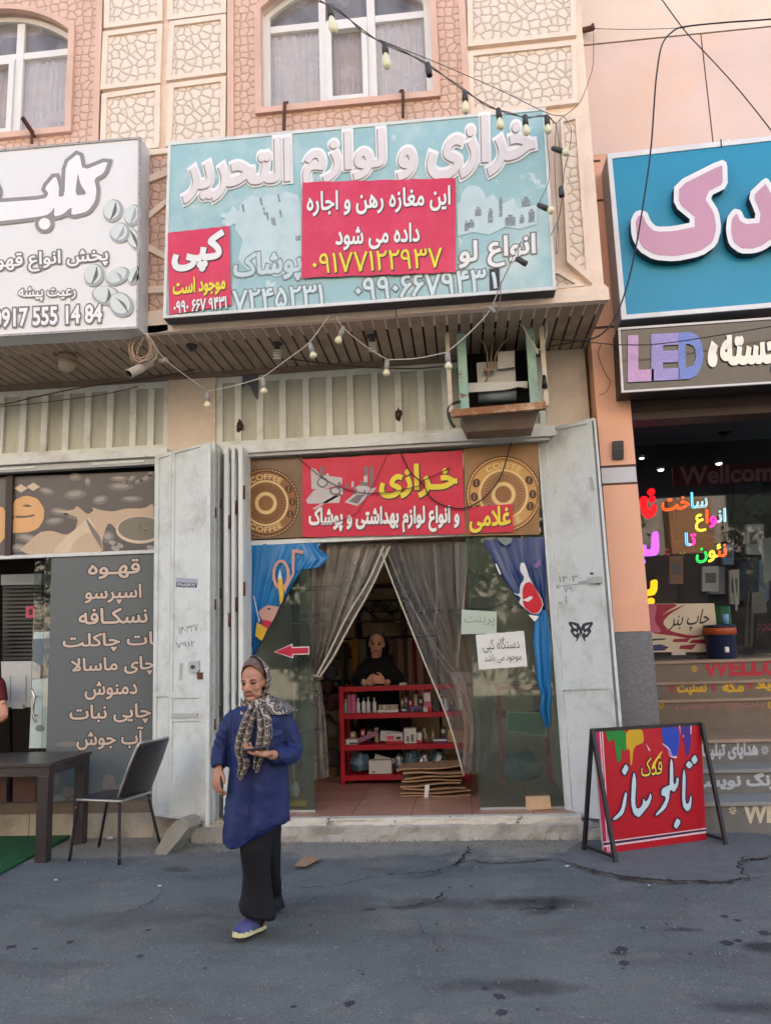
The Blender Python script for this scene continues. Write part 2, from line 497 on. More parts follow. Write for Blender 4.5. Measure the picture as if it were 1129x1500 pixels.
# ================================================================ materials used all over
WHITE = mat("white_paint", (214, 219, 218), 0.42, 0.05, 1.5, 0.05, 60, stain=(150, 140, 124), stain_amt=0.28, stain_scale=3.0, chips=(96, 74, 58), chip_scale=26, chip_at=0.73)
WHITE_WORN = mat("worn_white_paint", (210, 215, 212), 0.48, 0.06, 1.6, 0.08, 50, stain=(140, 126, 106), stain_amt=0.5, stain_scale=3.5, chips=(96, 66, 48), chip_scale=20, chip_at=0.655)
CREAM = mat("cream_plaster", (236, 216, 196), 0.8, 0.07, 2, 0.15, 70, stain=(176, 140, 112), stain_amt=0.35, stain_scale=1.5)
CREAM_SCALE = scale_mat("cream_stone_pattern", (236, 220, 203), (200, 176, 154), 13.0, 0.8, 0.09)
SALMON = mat("salmon_plaster", (220, 182, 162), 0.8, 0.08, 2, 0.15, 70, stain=(168, 120, 92), stain_amt=0.35)
SALMON_SCALE = scale_mat("salmon_stone_pattern", (222, 188, 168), (192, 152, 130), 13.5, 0.55, 0.09)
ORANGE = mat("orange_wall_paint", (230, 176, 146), 0.65, 0.05, 1.5, 0.08, 60, stain=(200, 138, 108), stain_amt=0.4, stain_scale=1.0, chips=(240, 214, 192), chip_scale=6, chip_at=0.73)
PINKW = mat("pink_wall_panel", (228, 200, 187), 0.65, 0.04, 1.5, 0.06, 60, stain=(236, 190, 150), stain_amt=0.6, stain_scale=1.0, chips=(246, 226, 206), chip_scale=7, chip_at=0.74)
BLACK = mat("black_metal", (24, 23, 23), 0.4, 0.2, 6, 0.05, 80, stain=(70, 60, 52), stain_amt=0.3)
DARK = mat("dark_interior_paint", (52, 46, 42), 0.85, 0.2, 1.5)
RUST = mat("rusty_iron", (96, 62, 44), 0.8, 0.3, 9, 0.3, 60, stain=(52, 38, 32), stain_amt=0.7)
FROST = mat("frosted_pane", (176, 178, 166), 0.35, 0.12, 1.4, 0.0, stain=(120, 112, 96), stain_amt=0.5, streak=True, spec=0.5)
GLASS = glass_mat("window_glass", (0.80, 0.85, 0.82), 0.05, refl=1.0)
ALU = mat("grey_aluminium", (176, 178, 176), 0.4, 0.06, 4, metal=0.0, stain=(110, 104, 96), stain_amt=0.35)
SOFFIT = mat("brown_soffit_slats", (176, 154, 134), 0.6, 0.12, 3, 0.05, 40, stain=(96, 78, 64), stain_amt=0.6, stain_scale=2.5)
GROOVE = mat("groove_shadow_paint", (56, 44, 38), 0.9, 0.1)
STONE_KERB = mat("grey_kerb_concrete", (168, 164, 154), 0.9, 0.16, 3, 0.6, 26, stain=(104, 98, 90), stain_amt=0.6, stain_scale=4, chips=(84, 80, 74), chip_scale=11, chip_at=0.66)
YF, YU, YR, ZS, ZFL = 6.95, 5.95, 6.70, 4.145, 0.165
PF, PU, PR_ = PY(YF), PY(YU), PY(YR)

# ================================================================ ground
def asphalt():
    m = bpy.data.materials.new("worn_asphalt"); m.use_nodes = True
    nt = m.node_tree; N = nt.nodes; L = nt.links; b = N["Principled BSDF"]
    b.inputs["Roughness"].default_value = 0.82; b.inputs["Specular IOR Level"].default_value = 0.3
    tc = N.new("ShaderNodeTexCoord")
    def noise(s, d=8, r=0.65, st=None):
        n = N.new("ShaderNodeTexNoise"); n.inputs["Scale"].default_value = s; n.inputs["Detail"].default_value = d; n.inputs["Roughness"].default_value = r
        if st:
            mp = N.new("ShaderNodeMapping"); mp.inputs["Scale"].default_value = st; L.new(tc.outputs["Object"], mp.inputs["Vector"]); L.new(mp.outputs[0], n.inputs["Vector"])
        else: L.new(tc.outputs["Object"], n.inputs["Vector"])
        return n
    def mixc(prev, col, fac):
        x = N.new("ShaderNodeMix"); x.data_type = 'RGBA'; x.inputs[7].default_value = (*lin(col), 1)
        if isinstance(prev, tuple): x.inputs[6].default_value = (*lin(prev), 1)
        else: L.new(prev, x.inputs[6])
        L.new(fac, x.inputs[0]); return x.outputs[2]
    def rng(n, lo, hi, a=0.0, c=1.0):
        r = N.new("ShaderNodeMapRange"); r.inputs[1].default_value = lo; r.inputs[2].default_value = hi; r.inputs[3].default_value = a; r.inputs[4].default_value = c
        L.new(n.outputs[0], r.inputs[0]); return r.outputs[0]
    c = mixc((88, 93, 94), (110, 113, 110), rng(noise(0.7), 0.35, 0.7))
    c = mixc(c, (70, 69, 67), rng(noise(1.7, 9, 0.7, (0.6, 1.6, 1)), 0.50, 0.74, 0, 0.75))
    sp_ = N.new("ShaderNodeSeparateXYZ"); L.new(tc.outputs["Object"], sp_.inputs[0]); nn_ = noise(1.3, 8, 0.7); ma = N.new("ShaderNodeMath"); ma.operation = "MULTIPLY_ADD"; ma.inputs[1].default_value = 1.3; L.new(nn_.outputs[0], ma.inputs[0]); L.new(sp_.outputs[1], ma.inputs[2])
    ap = N.new("ShaderNodeMapRange"); ap.inputs[1].default_value = 6.75; ap.inputs[2].default_value = 6.95; ap.inputs[4].default_value = 0.75; L.new(ma.outputs[0], ap.inputs[0]); c = mixc(c, (148, 143, 133), ap.outputs[0])
    c = mixc(c, (146, 140, 129), rng(noise(2.6, 9, 0.75), 0.55, 0.76, 0, 0.55))
    c = mixc(c, (50, 50, 52), rng(noise(110, 3, 0.6), 0.52, 0.68, 0, 0.55))
    c = mixc(c, (168, 164, 156), rng(noise(75, 2, 0.5), 0.64, 0.72, 0, 0.55))
    # oil and gum spots
    vo = N.new("ShaderNodeTexVoronoi"); vo.inputs["Scale"].default_value = 2.3
    mp = N.new("ShaderNodeMapping"); mp.inputs["Scale"].default_value = (1, 1.3, 1); L.new(tc.outputs["Object"], mp.inputs["Vector"])
    ad = N.new("ShaderNodeVectorMath"); ad.operation = 'MULTIPLY_ADD'; ad.inputs[1].default_value = (0.09, 0.09, 0); L.new(noise(9, 3).outputs[1], ad.inputs[0]); L.new(mp.outputs[0], ad.inputs[2]); L.new(ad.outputs[0], vo.inputs["Vector"])
    sp = N.new("ShaderNodeMapRange"); sp.inputs[1].default_value = 0.10; sp.inputs[2].default_value = 0.06; sp.inputs[4].default_value = 0.7; L.new(vo.outputs["Distance"], sp.inputs[0])
    pick = N.new("ShaderNodeMath"); pick.operation = 'GREATER_THAN'; pick.inputs[1].default_value = 0.5
    sx = N.new("ShaderNodeSeparateColor"); L.new(vo.outputs["Color"], sx.inputs[0]); L.new(sx.outputs[0], pick.inputs[0])
    mu = N.new("ShaderNodeMath"); mu.operation = 'MULTIPLY'; L.new(sp.outputs[0], mu.inputs[0]); L.new(pick.outputs[0], mu.inputs[1])
    c = mixc(c, (34, 34, 35), mu.outputs[0])
    wob = noise(4.5, 7, 0.7)
    for px, py, rx, ry, am, rgb in ((760, 1446, .38, .13, .6, (44, 44, 46)), (790, 1320, .42, .16, .75, (42, 41, 41)), (650, 1322, .5, .14, .5, (46, 45, 45)), (1115, 1385, .16, .10, .8, (36, 36, 37)), (1090, 1478, .3, .08, .6, (40, 40, 42)), (470, 1322, .6, .2, .35, (56, 55, 54)), (180, 1345, .7, .25, .35, (58, 57, 55)), (700, 1240, .6, .22, .5, (128, 125, 118)), (560, 1262, .45, .16, .45, (124, 121, 114)), (300, 1262, .5, .2, .5, (120, 114, 104)), (1000, 1360, .12, .05, .7, (40, 40, 42)), (905, 1395, .07, .04, .8, (34, 34, 36)), (260, 1275, .14, .1, .6, (44, 43, 42))):
        g_ = gd(px, py); mp2 = N.new("ShaderNodeMapping"); mp2.inputs["Location"].default_value = (-g_[0] / rx, -g_[1] / ry, 0); mp2.inputs["Scale"].default_value = (1 / rx, 1 / ry, 0); L.new(tc.outputs["Object"], mp2.inputs[0])
        ln = N.new("ShaderNodeVectorMath"); ln.operation = 'LENGTH'; L.new(mp2.outputs[0], ln.inputs[0])
        sm_ = N.new("ShaderNodeMath"); sm_.operation = 'MULTIPLY_ADD'; sm_.inputs[1].default_value = 1.9; L.new(wob.outputs[0], sm_.inputs[0]); L.new(ln.outputs["Value"], sm_.inputs[2])
        ra = N.new("ShaderNodeMapRange"); ra.inputs[1].default_value = 1.85; ra.inputs[2].default_value = 1.25; ra.inputs[4].default_value = am; L.new(sm_.outputs[0], ra.inputs[0]); c = mixc(c, rgb, ra.outputs[0])
    L.new(c, b.inputs["Base Color"])
    n1 = noise(120, 4); n2 = noise(3, 8)
    a = N.new("ShaderNodeMath"); a.operation = 'MULTIPLY_ADD'; a.inputs[1].default_value = 4.0; L.new(n2.outputs[0], a.inputs[0]); L.new(n1.outputs[0], a.inputs[2])
    bp = N.new("ShaderNodeBump"); bp.inputs["Strength"].default_value = 0.4; bp.inputs["Distance"].default_value = 0.008; L.new(a.outputs[0], bp.inputs["Height"]); L.new(bp.outputs[0], b.inputs["Normal"])
    return m
ASPH = asphalt()
g = MB()
def gfn(u, v):
    x = -4.6 + 8.4 * u; y = 2.2 + 4.6 * v
    e = min(1, 6 * min(u, 1 - u, v, 1 - v))
    z = 0.012 * math.sin(1.9 * x + 0.7) * math.sin(2.3 * y) + 0.007 * math.sin(5.1 * x + 2.2 * y)
    return (x, y, z * e - 0.002)
g.grid(gfn, 90, 60, ASPH)
for (a, b_, c_, d_) in ((-60, -60, -4.6, 60), (3.8, -60, 60, 60), (-4.6, -60, 3.8, 2.2), (-4.6, 6.8, 3.8, 60)):
    g.add([(a, b_, -0.002), (c_, b_, -0.002), (c_, d_, -0.002), (a, d_, -0.002)], [(0, 1, 2, 3)], ASPH)
g.build("street", kind="structure", origin=(0, 0, 0), smooth=True)

# broken edges of old asphalt layers: shallow lips and cracks lying on the street
CRACK = mat("open_asphalt_crack", (44, 42, 41), 0.95, 0.2, 20)
PATCH = mat("newer_asphalt_patch", (98, 101, 101), 0.85, 0.14, 5, 0.3, 90, stain=(72, 72, 74), stain_amt=0.5, stain_scale=6, chips=(150, 146, 138), chip_scale=70, chip_at=0.68)
def crack(px, w, seed=1):
    rnd = random.Random(seed); out = MB()
    P = smooth_path([gd(x, y, 0.0) for x, y in px], 9)
    L_, R_ = [], []
    for i, p in enumerate(P):
        t = P[min(i + 1, len(P) - 1)] - P[max(i - 1, 0)]; n = np.array([-t[1], t[0], 0]); n /= np.linalg.norm(n) + 1e-9
        j = rnd.uniform(-0.022, 0.022); k = w * rnd.uniform(0.25, 1.2) * min(1, 5 * min(i + .4, len(P) - .6 - i) / len(P))
        z = np.array([0, 0, 0.0165 - 0.0])
        L_.append(p + n * (j + k) + z); R_.append(p + n * (j - k) + z)
    n = len(L_)
    out.add(L_ + R_, [(i, i + 1, n + i + 1, n + i) for i in range(n - 1)], CRACK)
    return out
cr = MB()
for px, w, sd in (([(815, 1262), (850, 1273), (880, 1281), (940, 1291), (1000, 1294), (1060, 1295), (1095, 1290), (1129, 1288)], 0.018, 3),
                  ([(1095, 1290), (1083, 1272), (1092, 1257)], 0.012, 4),
                  ([(560, 1288), (600, 1283), (640, 1279), (680, 1265), (740, 1268), (800, 1262), (815, 1262)], 0.009, 5),
                  ([(660, 1272), (680, 1258), (690, 1240)], 0.012, 6),
                  ([(560, 1333), (620, 1327), (660, 1305)], 0.014, 7), ([(760, 1335), (800, 1333), (815, 1318)], 0.022, 8),
                  ([(150, 1345), (190, 1338), (225, 1322), (240, 1310)], 0.006, 9), ([(600, 1345), (640, 1390), (660, 1400)], 0.003, 10),
                  ([(420, 1300), (470, 1303), (540, 1290), (560, 1288)], 0.005, 11)):
    k = crack(px, w, sd); cr.add(k.v, k.f, CRACK)
cr.build("road_cracks", kind="structure")
pt_ = MB()
for q_ in ([(818, 1262), (850, 1272), (880, 1280), (940, 1290), (1000, 1293), (1060, 1294), (1094, 1289), (1084, 1272), (1091, 1258), (1129, 1252), (1129, 1226), (1000, 1222), (890, 1224), (850, 1236)],):
    rp = random.Random(5); P = smooth_path([gd(x, y) for x, y in q_ + q_[:1]], 6)[:-1]
    pt_.flat([[(p[0] + rp.uniform(-.008, .008), p[1] + rp.uniform(-.008, .008)) for p in P]], lambda x, y: (x, y, 0.0145), PATCH, 0.02, (0, 0, -1), 'odd')
pt_.build("asphalt_patch", kind="structure")
os_ = MB(); rp = random.Random(77)
def gz(x, y):
    u, v = (x + 4.6) / 8.4, (y - 2.2) / 4.6; e = max(0, min(1, 6 * min(u, 1 - u, v, 1 - v)))
    return (0.012 * math.sin(1.9 * x + 0.7) * math.sin(2.3 * y) + 0.007 * math.sin(5.1 * x + 2.2 * y)) * e - 0.002
OILM = mat("oil_spot", (54, 57, 60), 0.8, 0.2, 20)
for px, py, rx in ((17, 1385, 8), (52, 1387, 4), (103, 1377, 6), (218, 1364, 4), (512, 1466, 7), (532, 1426, 3), (526, 1420, 2), (658, 1298, 3.5), (941, 1358, 4), (910, 1389, 8), (913, 1410, 7), (912, 1418, 3), (785, 1436, 4), (731, 1463, 8), (734, 1488, 7), (710, 1451, 5), (1060, 1341, 6), (1079, 1347, 5), (1064, 1380, 9), (1080, 1376, 6), (1119, 1366, 9), (1011, 1398, 4), (787, 1482, 3), (1003, 1315, 3), (690, 1297, 4), (360, 1300, 3), (455, 1357, 4), (975, 1352, 3), (300, 1420, 3), (205, 1402, 5), (430, 1470, 4), (640, 1352, 3)):
    c = gd(px, py); n = 14; k = rx * .0036
    P = []
    for i in range(n):
        a = 2 * math.pi * i / n; r_ = k * rp.uniform(.7, 1.2); x, y = c[0] + r_ * math.cos(a), c[1] + r_ * math.sin(a) * 1.25; P.append((x, y, gz(x, y) + 0.0015))
    os_.add(P, [tuple(range(n))], OILM)
os_.build("oil_spots", kind="structure")
gv = MB(); rp = random.Random(31)
for i in range(900):
    if i < 520: x = rp.uniform(-3.4, 1.9); y = 6.62 - abs(rp.gauss(0, .16))
    else: x = rp.uniform(-3.4, 2.2); y = rp.uniform(3.6, 6.6)
    s_ = rp.uniform(.003, .009) * (1 if i < 520 else .8); z = 0.006
    gv.add([(x - s_, y, z), (x, y - s_ * rp.uniform(.6, 1.2), z), (x + s_, y, z), (x, y + s_, z), (x + rp.uniform(-.3, .3) * s_, y, z + s_ * 1.1 + .008)], [(0, 1, 4), (1, 2, 4), (2, 3, 4), (3, 0, 4)], mat("loose_grit", (120, 116, 108), 0.9, 0.3, 40))
gv.build("gravel", None, "loose grit scattered along the kerb and over the asphalt", "gravel", None, "stuff", (0, 0, 0))

# ================================================================ the shop building (coffee shop + haberdashery)
bld = thing("shop_building", (0, YF, 0), "cream two storey building with stone pattern panels above two shops with white folding metal doors", "building")
def arch(x0, x1, z0, zs, rise, n=18):
    c = (x0 + x1) / 2; w = (x1 - x0) / 2; r = (w * w + rise * rise) / (2 * rise); a = math.asin(w / r)
    pts = [(x0, z0), (x1, z0)]
    for i in range(n + 1):
        t = a - 2 * a * i / n
        pts.append((c + r * math.sin(t), zs - (r - rise) + r * math.cos(t)))
    return np.array(pts)
WIN = [(-4.72, -3.235), (-1.49, -0.025)]
holes = [arch(a, b, 6.10, 7.06, 0.29) for a, b in WIN]
XR = 1.235
wl = MB()
wl.flat([[(-22, ZS), (XR, ZS), (XR, 13.5), (-22, 13.5)]] + holes, lambda x, z: (x, YU, z), CREAM, 0.22, (0, 1, 0), 'odd')
wl.box((-22, YU + 0.23, 13.2), (XR, 14, 13.5), CREAM)          # roof; unseen upper wall and roof carried up to shade the street
wl.box((XR - 0.2, YU + 0.23, 4.3), (XR, 14, 13.19), CREAM); wl.box((-22, 14.001, 0), (XR, 14.2, 13.4), CREAM); wl.box((-22, YU + 1.6, 4.25), (XR - 0.21, 13.99, 4.3), CREAM)     # gable
wl.build("wall", bld)
for k, (a, b) in enumerate(WIN):
    hp = holes[k]
    o1 = arch(a - 0.055, b + 0.055, 6.045, 7.08, 0.31); o2 = None
    tr = MB()
    tr.flat([o1, hp], lambda x, z: (x, YU - 0.06, z), SALMON, 0.10, (0, 1, 0), 'odd')
    ou = [(a - 0.30, 5.6), (b + 0.30, 5.6), (b + 0.30, 7.9), (a - 0.30, 7.9)]
    tr.flat([ou, o1], lambda x, z: (x, YU - 0.022, z), SALMON_SCALE, 0.022, (0, 1, 0), 'odd')
    for s in (a - 0.30, b + 0.245): tr.box((s, YU - 0.045, 5.6), (s + 0.055, YU - 0.001, 7.9), SALMON)
    tr.box((a - 0.245, YU - 0.04, 5.62), (b + 0.245, YU - 0.0225, 5.67), SALMON)
    tr.build("window_surround", bld)
    w = thing("window", ((a + b) / 2, YU, 6.1), None, None); w.parent = bld; w.location = Vector(((a + b) / 2, YU, 6.1)) - wloc(bld)
    fr = MB(); YW = YU + 0.05
    UPVC = mat("white_window_frame", (226, 222, 216), 0.4, 0.04, 3)
    bars = [[(x0, z0), (x1, z0), (x1, z1), (x0, z1)] for x0, x1, z0, z1 in ((a + 0.49, a + 0.55, 6.1, 7.3), (b - 0.55, b - 0.48, 6.1, 7.3))]
    inner = arch(a + 0.055, b - 0.055, 6.155, 7.05, 0.26)
    fr.flat([hp, inner], lambda x, z: (x, YW, z), UPVC, 0.07, (0, 1, 0), 'odd')
    for s in bars: fr.box((s[0][0], YW + 0.004, 6.158), (s[1][0], YW + 0.06, 7.27), UPVC)
    for xa, xb in ((a + 0.057, a + 0.488), (a + 0.552, b - 0.552), (b - 0.478, b - 0.057)): fr.box((xa, YW + 0.006, 6.90), (xb, YW + 0.058, 6.965), UPVC)
    for xa, xb in ((a + 0.552, a + 0.60), (b - 0.60, b - 0.552)): fr.box((xa, YW - 0.02, 6.158), (xb, YW + 0.05, 6.898), UPVC)
    fr.box((a + 0.601, YW - 0.02, 6.158), (b - 0.601, YW + 0.05, 6.205), UPVC); fr.box((a + 0.601, YW - 0.02, 6.85), (b - 0.601, YW + 0.05, 6.898), UPVC)
    fr.build("frame", w)
    pn = MB(); pn.flat([inner], lambda x, z: (x, YW + 0.035, z), glass_mat("upper_window_glass", (0.92, 0.93, 0.93), 0.26, (206, 202, 206), refl=0.7), 0, None, 'odd'); pn.build("pane", w)  # pale film whitens the panes in place of reflected light
    cu = MB(); CURT = mat("grey_white_curtain", (232, 228, 230), 0.9, 0.05, 3)
    for xa, xb, yy in ((a, a + 0.56, 0.0), (a + 0.54, b - 0.5, 0.05), (b - 0.52, b, 0.0)):
        cu.grid(lambda u, v, xa=xa, xb=xb, yy=yy: (xa + (xb - xa) * u, YW + 0.065 + yy + 0.012 * math.sin(u * 56 + 2 * math.sin(u * 9)), 6.1 + 0.84 * v), 80, 2, CURT if yy == 0 else mat("beige_curtain", (222, 204, 190), 0.9, 0.05, 3))
    cu.box((a - .3, YW + 0.5, 5.8), (b + .3, YW + 0.52, 7.6), mat("dim_room_wall", (140, 128, 122), 0.9, 0.1))
    cu.build("curtain", w)
# stone pattern panels
def panel(px, inset=(8, 8), lower=0):
    p = np.array(px, float); c = p.mean(0); sc = np.array([1 - 2 * inset[0] / np.ptp(p[:, 0]), 1 - 2 * inset[1] / np.ptp(p[:, 1])])
    q = c + (p - c) * sc
    m = MB(); f = lambda x, y: PU.hit(x, y, 0.04)
    m.flat([p, q], f, CREAM, 0.04, -PU.n, 'odd')
    m.flat([q], lambda x, y: PU.hit(x, y, 0.022), CREAM_SCALE, 0, None, 'odd')
    m.build("stone_panel", bld)
for px in ([(153, -40), (238, -52), (238, 30), (152, 41)], [(246, -54), (332, -66), (331, 18), (245, 29)],
           [(151, 46), (238, 34), (235, 121), (147, 131)], [(248, 31), (331, 20), (331, 106), (243, 118)],
           [(149, 137), (235, 124), (233, 216), (146, 226)], [(247, 122), (331, 111), (330, 206), (243, 214)],
           [(684, -20), (842, -34), (844, 51), (685, 68)], [(685, 76), (844, 58), (846, 150), (687, 170)],
           [(60, -20), (146, -40), (146, -60), (60, -45)]):
    panel(px)
m = MB()
m.flat([[(820, 168), (847, 162), (867, 415), (830, 383)], [(825, 178), (842, 174), (858, 396), (835, 376)]], lambda x, y: PU.hit(x, y, 0.05), CREAM, 0.05, -PU.n, 'odd')
m.flat([[(825, 178), (842, 174), (858, 396), (835, 376)]], lambda x, y: PU.hit(x, y, 0.03), CREAM_SCALE, 0, None, 'odd')
m.flat([[(806, 395), (816, 393), (856, 418), (806, 424)], [(806, 402), (816, 400), (843, 416), (806, 419)]], lambda x, y: PU.hit(x, y, 0.05), CREAM, 0.05, -PU.n, 'odd')
m.flat([[(806, 402), (816, 400), (843, 416), (806, 419)]], lambda x, y: PU.hit(x, y, 0.03), CREAM_SCALE, 0, None, 'odd')
m.build("stone_panel", bld)
m = MB()
m.slab([(205, 225), (246, 216), (244, 480), (205, 492)], PU, SALMON_SCALE, 0.02, 0.02)
for q in ([(205, 220), (246, 217), (246, 224), (205, 229)], [(205, 262), (246, 246), (246, 256), (205, 272)], [(205, 320), (246, 288), (246, 297), (205, 331)],
          [(205, 350), (246, 372), (246, 382), (205, 361)], [(205, 420), (246, 418), (246, 428), (205, 430)]): m.slab(q, PU, CREAM, 0.045, 0.025)
m.slab([(205, 458), (246, 452), (246, 484), (205, 492)], PU, CREAM, 0.05, 0.05)
m.build("stone_panel", bld)
# bottom moulding of the overhang, right of the big sign
m = MB(); a = at(790, 440, YU); e = at(884, 440, YU)
m.box((-0.4, YU - 0.07, ZS - 0.005), (XR + 0.02, YU - 0.001, ZS + 0.10), CREAM); m.box((-0.4, YU - 0.04, ZS + 0.101), (XR + 0.01, YU - 0.001, ZS + 0.13), CREAM)
m.box((-22, YU - 0.05, ZS - 0.005), (-0.41, YU - 0.001, ZS + 0.06), CREAM)
m.build("cornice", bld)
# soffit: boards running from the front to the shop windows
m = MB(); x = -6.0
while x < XR - 0.02:
    m.box((x, YU + 0.02, ZS - 0.004), (min(x + 0.082, XR), YF + 0.05, ZS + 0.02), SOFFIT); x += 0.1
m.box((-6.1, YU + 0.005, ZS + 0.021), (XR, YF + 0.1, ZS + 0.04), GROOVE)
m.box((-6.0, YF - 0.075, ZS - 0.05), (XR - 0.38, YF - 0.02, ZS - 0.005), mat("brown_soffit_trim", (128, 112, 100), 0.6, 0.15, stain=(70, 60, 52), stain_amt=0.5))
m.build("soffit", bld)
# piers and side walls
PIER = mat("pale_plaster_pier", (214, 200, 184), 0.85, 0.08, 2, 0.25, 50, stain=(150, 128, 110), stain_amt=0.5, stain_scale=1.6)
x1, x2 = at(249, 600, YF)[0], at(318, 600, YF)[0]
m = MB(); m.box((x1, YF - 0.05, 0.0), (x2, 10.5, ZS - 0.052), PIER); m.build("pier", bld)
x3 = at(799, 600, YF)[0]
m = MB(); m.box((x3, YF - 0.04, 0.0), (XR - 0.02, 10.5, ZS - 0.006), PIER); m.build("pier", bld)
# clerestories
def clerestory(xa, xb, bars, z0, z1):
    o = thing("clerestory_window", ((xa + xb) / 2, YF, z0), None, None); o.parent = bld; o.location = Vector(((xa + xb) / 2, YF, z0)) - wloc(bld)
    f = MB()
    f.box((xa, YF - 0.035, z0), (xb, YF + 0.03, z0 + 0.06), WHITE_WORN); f.box((xa, YF - 0.03, z1 - 0.06), (xb, YF + 0.03, z1), WHITE_WORN)
    for px in bars:
        x = at(px, 600, YF)[0]; f.box((x - 0.030, YF - 0.03, z0 + 0.061), (x + 0.030, YF + 0.02, z1 - 0.061), WHITE_WORN)
    f.build("frame", o)
    p = MB(); p.box((xa + 0.01, YF + 0.0, z0 + 0.02), (xb - 0.01, YF + 0.012, z1 - 0.02), FROST); p.build("pane", o)
ZC = 3.405
clerestory(x2, x3, [323, 350, 382, 415, 449, 483, 514, 550, 584, 618, 653, 690, 725, 760, 794], ZC, ZS - 0.052)
clerestory(-6.0, x1, [-62, -28, 5, 37, 68, 99.5, 131, 163.5, 197, 223, 246], ZC + 0.01, ZS - 0.052)
m = MB()
m.box((x2 - 0.05, YF - 0.16, 3.315), (x3 + 0.06, YF - 0.02, ZC - 0.004), WHITE_WORN, 0.006); m.box((x2, YF - 0.13, 3.285), (x3, YF - 0.03, 3.312), ALU)
m.build("lintel", bld)
m = MB()
m.box((-6.0, YF - 0.16, 3.33), (x1 + 0.04, YF - 0.02, ZC + 0.004), WHITE_WORN, 0.006); m.box((-6.0, YF - 0.12, 3.27), (x1, YF - 0.03, 3.326), ALU)
for xx in (-5.4, -4.4, -3.35, -2.6): m.box((xx, YF - 0.128, 3.29), (xx + 0.5, YF - 0.121, 3.31), WHITE_WORN)
m.build("lintel", bld)
# rooms behind
INW = mat("dim_shop_wall", (240, 218, 188), 0.9, 0.12, 1.5, stain=(110, 90, 70), stain_amt=0.5)
TILE = mat("reddish_floor_tile", (176, 132, 112), 0.35, 0.14, 2.2, 0.05, 30, stain=(120, 92, 80), stain_amt=0.5, stain_scale=3)
m = MB()
m.box((x2 + 0.005, 10.4, ZFL), (x3 - 0.005, 10.5, 3.6), INW); m.box((x2 + 0.002, YF + 0.04, 3.5), (x3 - 0.002, 10.4, 3.6), INW)
m.build("back_wall", bld)
m = MB(); m.box((x2 + 0.003, YF - 0.235, 0.02), (x3 - 0.003, 10.4, ZFL), TILE)
for yy in (7.4, 7.9, 8.4): m.box((x2 + 0.01, yy, ZFL), (x3 - 0.01, yy + 0.006, ZFL + 0.0012), mat("tile_joint", (120, 92, 78), 0.9, 0.1))
for xx in (-1.5, -1.0, -0.5, 0.0, 0.5): m.box((xx, YF - 0.2, ZFL + 0.0013), (xx + 0.006, 10, ZFL + 0.002), mat("tile_joint", (120, 92, 78), 0.9, 0.1))
m.build("floor", bld)
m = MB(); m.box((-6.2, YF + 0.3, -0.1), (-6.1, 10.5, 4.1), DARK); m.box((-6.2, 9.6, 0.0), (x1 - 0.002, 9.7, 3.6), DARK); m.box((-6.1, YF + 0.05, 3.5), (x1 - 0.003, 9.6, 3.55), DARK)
m.box((-6.1, YF + 0.02, 0.02), (x1 - 0.004, 9.6, 0.12), TILE)
m.build("room", bld)
# kerb in front of the shop: rough concrete with a worn white lip
kb = MB()
def rough_box(lo, hi, m, n=40, amp=0.012, seed=0):
    rnd = random.Random(seed); ph = [rnd.uniform(0, 6) for _ in range(6)]
    def nz(x, k): return amp * (math.sin(7 * x + ph[k]) + 0.6 * math.sin(17 * x + ph[k + 1]) + 0.4 * math.sin(41 * x + ph[k + 2])) / 2
    ring = lambda x: [(x, lo[1] + nz(x, 0), lo[2]), (x, lo[1] + nz(x * 1.3, 1) + 0.01, (lo[2] + hi[2]) / 2), (x, lo[1] + nz(x, 2) + 0.012, hi[2] - 0.012), (x, lo[1] + 0.03 + nz(x, 1), hi[2] + 0.3 * nz(x, 3)), (x, hi[1], hi[2])]
    vs_ = []; 
    for i in range(n + 1): vs_ += ring(lo[0] + (hi[0] - lo[0]) * i / n)
    fs = [(i * 5 + k, i * 5 + 5 + k, i * 5 + 6 + k, i * 5 + k + 1) for i in range(n) for k in range(4)]
    fs += [(0, 1, 2, 3, 4), tuple(n * 5 + k for k in (4, 3, 2, 1, 0))]
    return vs_, fs
kb.add(*rough_box((x2 - 0.1, YF - 0.33, -0.02), (x3 + 0.1, YF - 0.2, ZFL - 0.045), None, 60, 0.02, 2), STONE_KERB)
LIP = mat("chipped_white_step_edge", (204, 198, 182), 0.8, 0.12, 5, 0.3, 40, stain=(130, 116, 98), stain_amt=0.6, stain_scale=5, chips=(110, 104, 96), chip_scale=9, chip_at=0.6)
kb.add(*rough_box((x2 - 0.02, YF - 0.30, ZFL - 0.05), (x3 + 0.02, YF - 0.19, ZFL + 0.004), None, 60, 0.012, 5), LIP)
kb.add(*rough_box((x3 - 0.02, YF - 0.42, -0.03), (XR - 0.02, YF - 0.1, 0.11), None, 16, 0.03, 9), STONE_KERB)
kb.build("doorstep", bld)
kb = MB()
MARB = mat("old_marble_slab", (172, 164, 148), 0.7, 0.18, 3, 0.2, 40, stain=(116, 108, 96), stain_amt=0.6, stain_scale=4, chips=(80, 78, 72), chip_scale=9, chip_at=0.68)
xa = -5.0
for w in (0.62, 0.55, 0.5, 0.62, 0.35, 0.6, 0.5): kb.box((xa, YF - 0.10, -0.02), (min(xa + w - 0.006, x2 + .0), YF - 0.035, 0.20), MARB, 0.004); xa += w
kb.box((-5.0, YF - 0.09, 0.203), (x2 - 0.1, YF - 0.02, 0.29), mat("dark_stone_plinth", (120, 104, 92), 0.6, 0.15, 3, stain=(80, 70, 62), stain_amt=0.5))
kb.build("doorstep", bld)
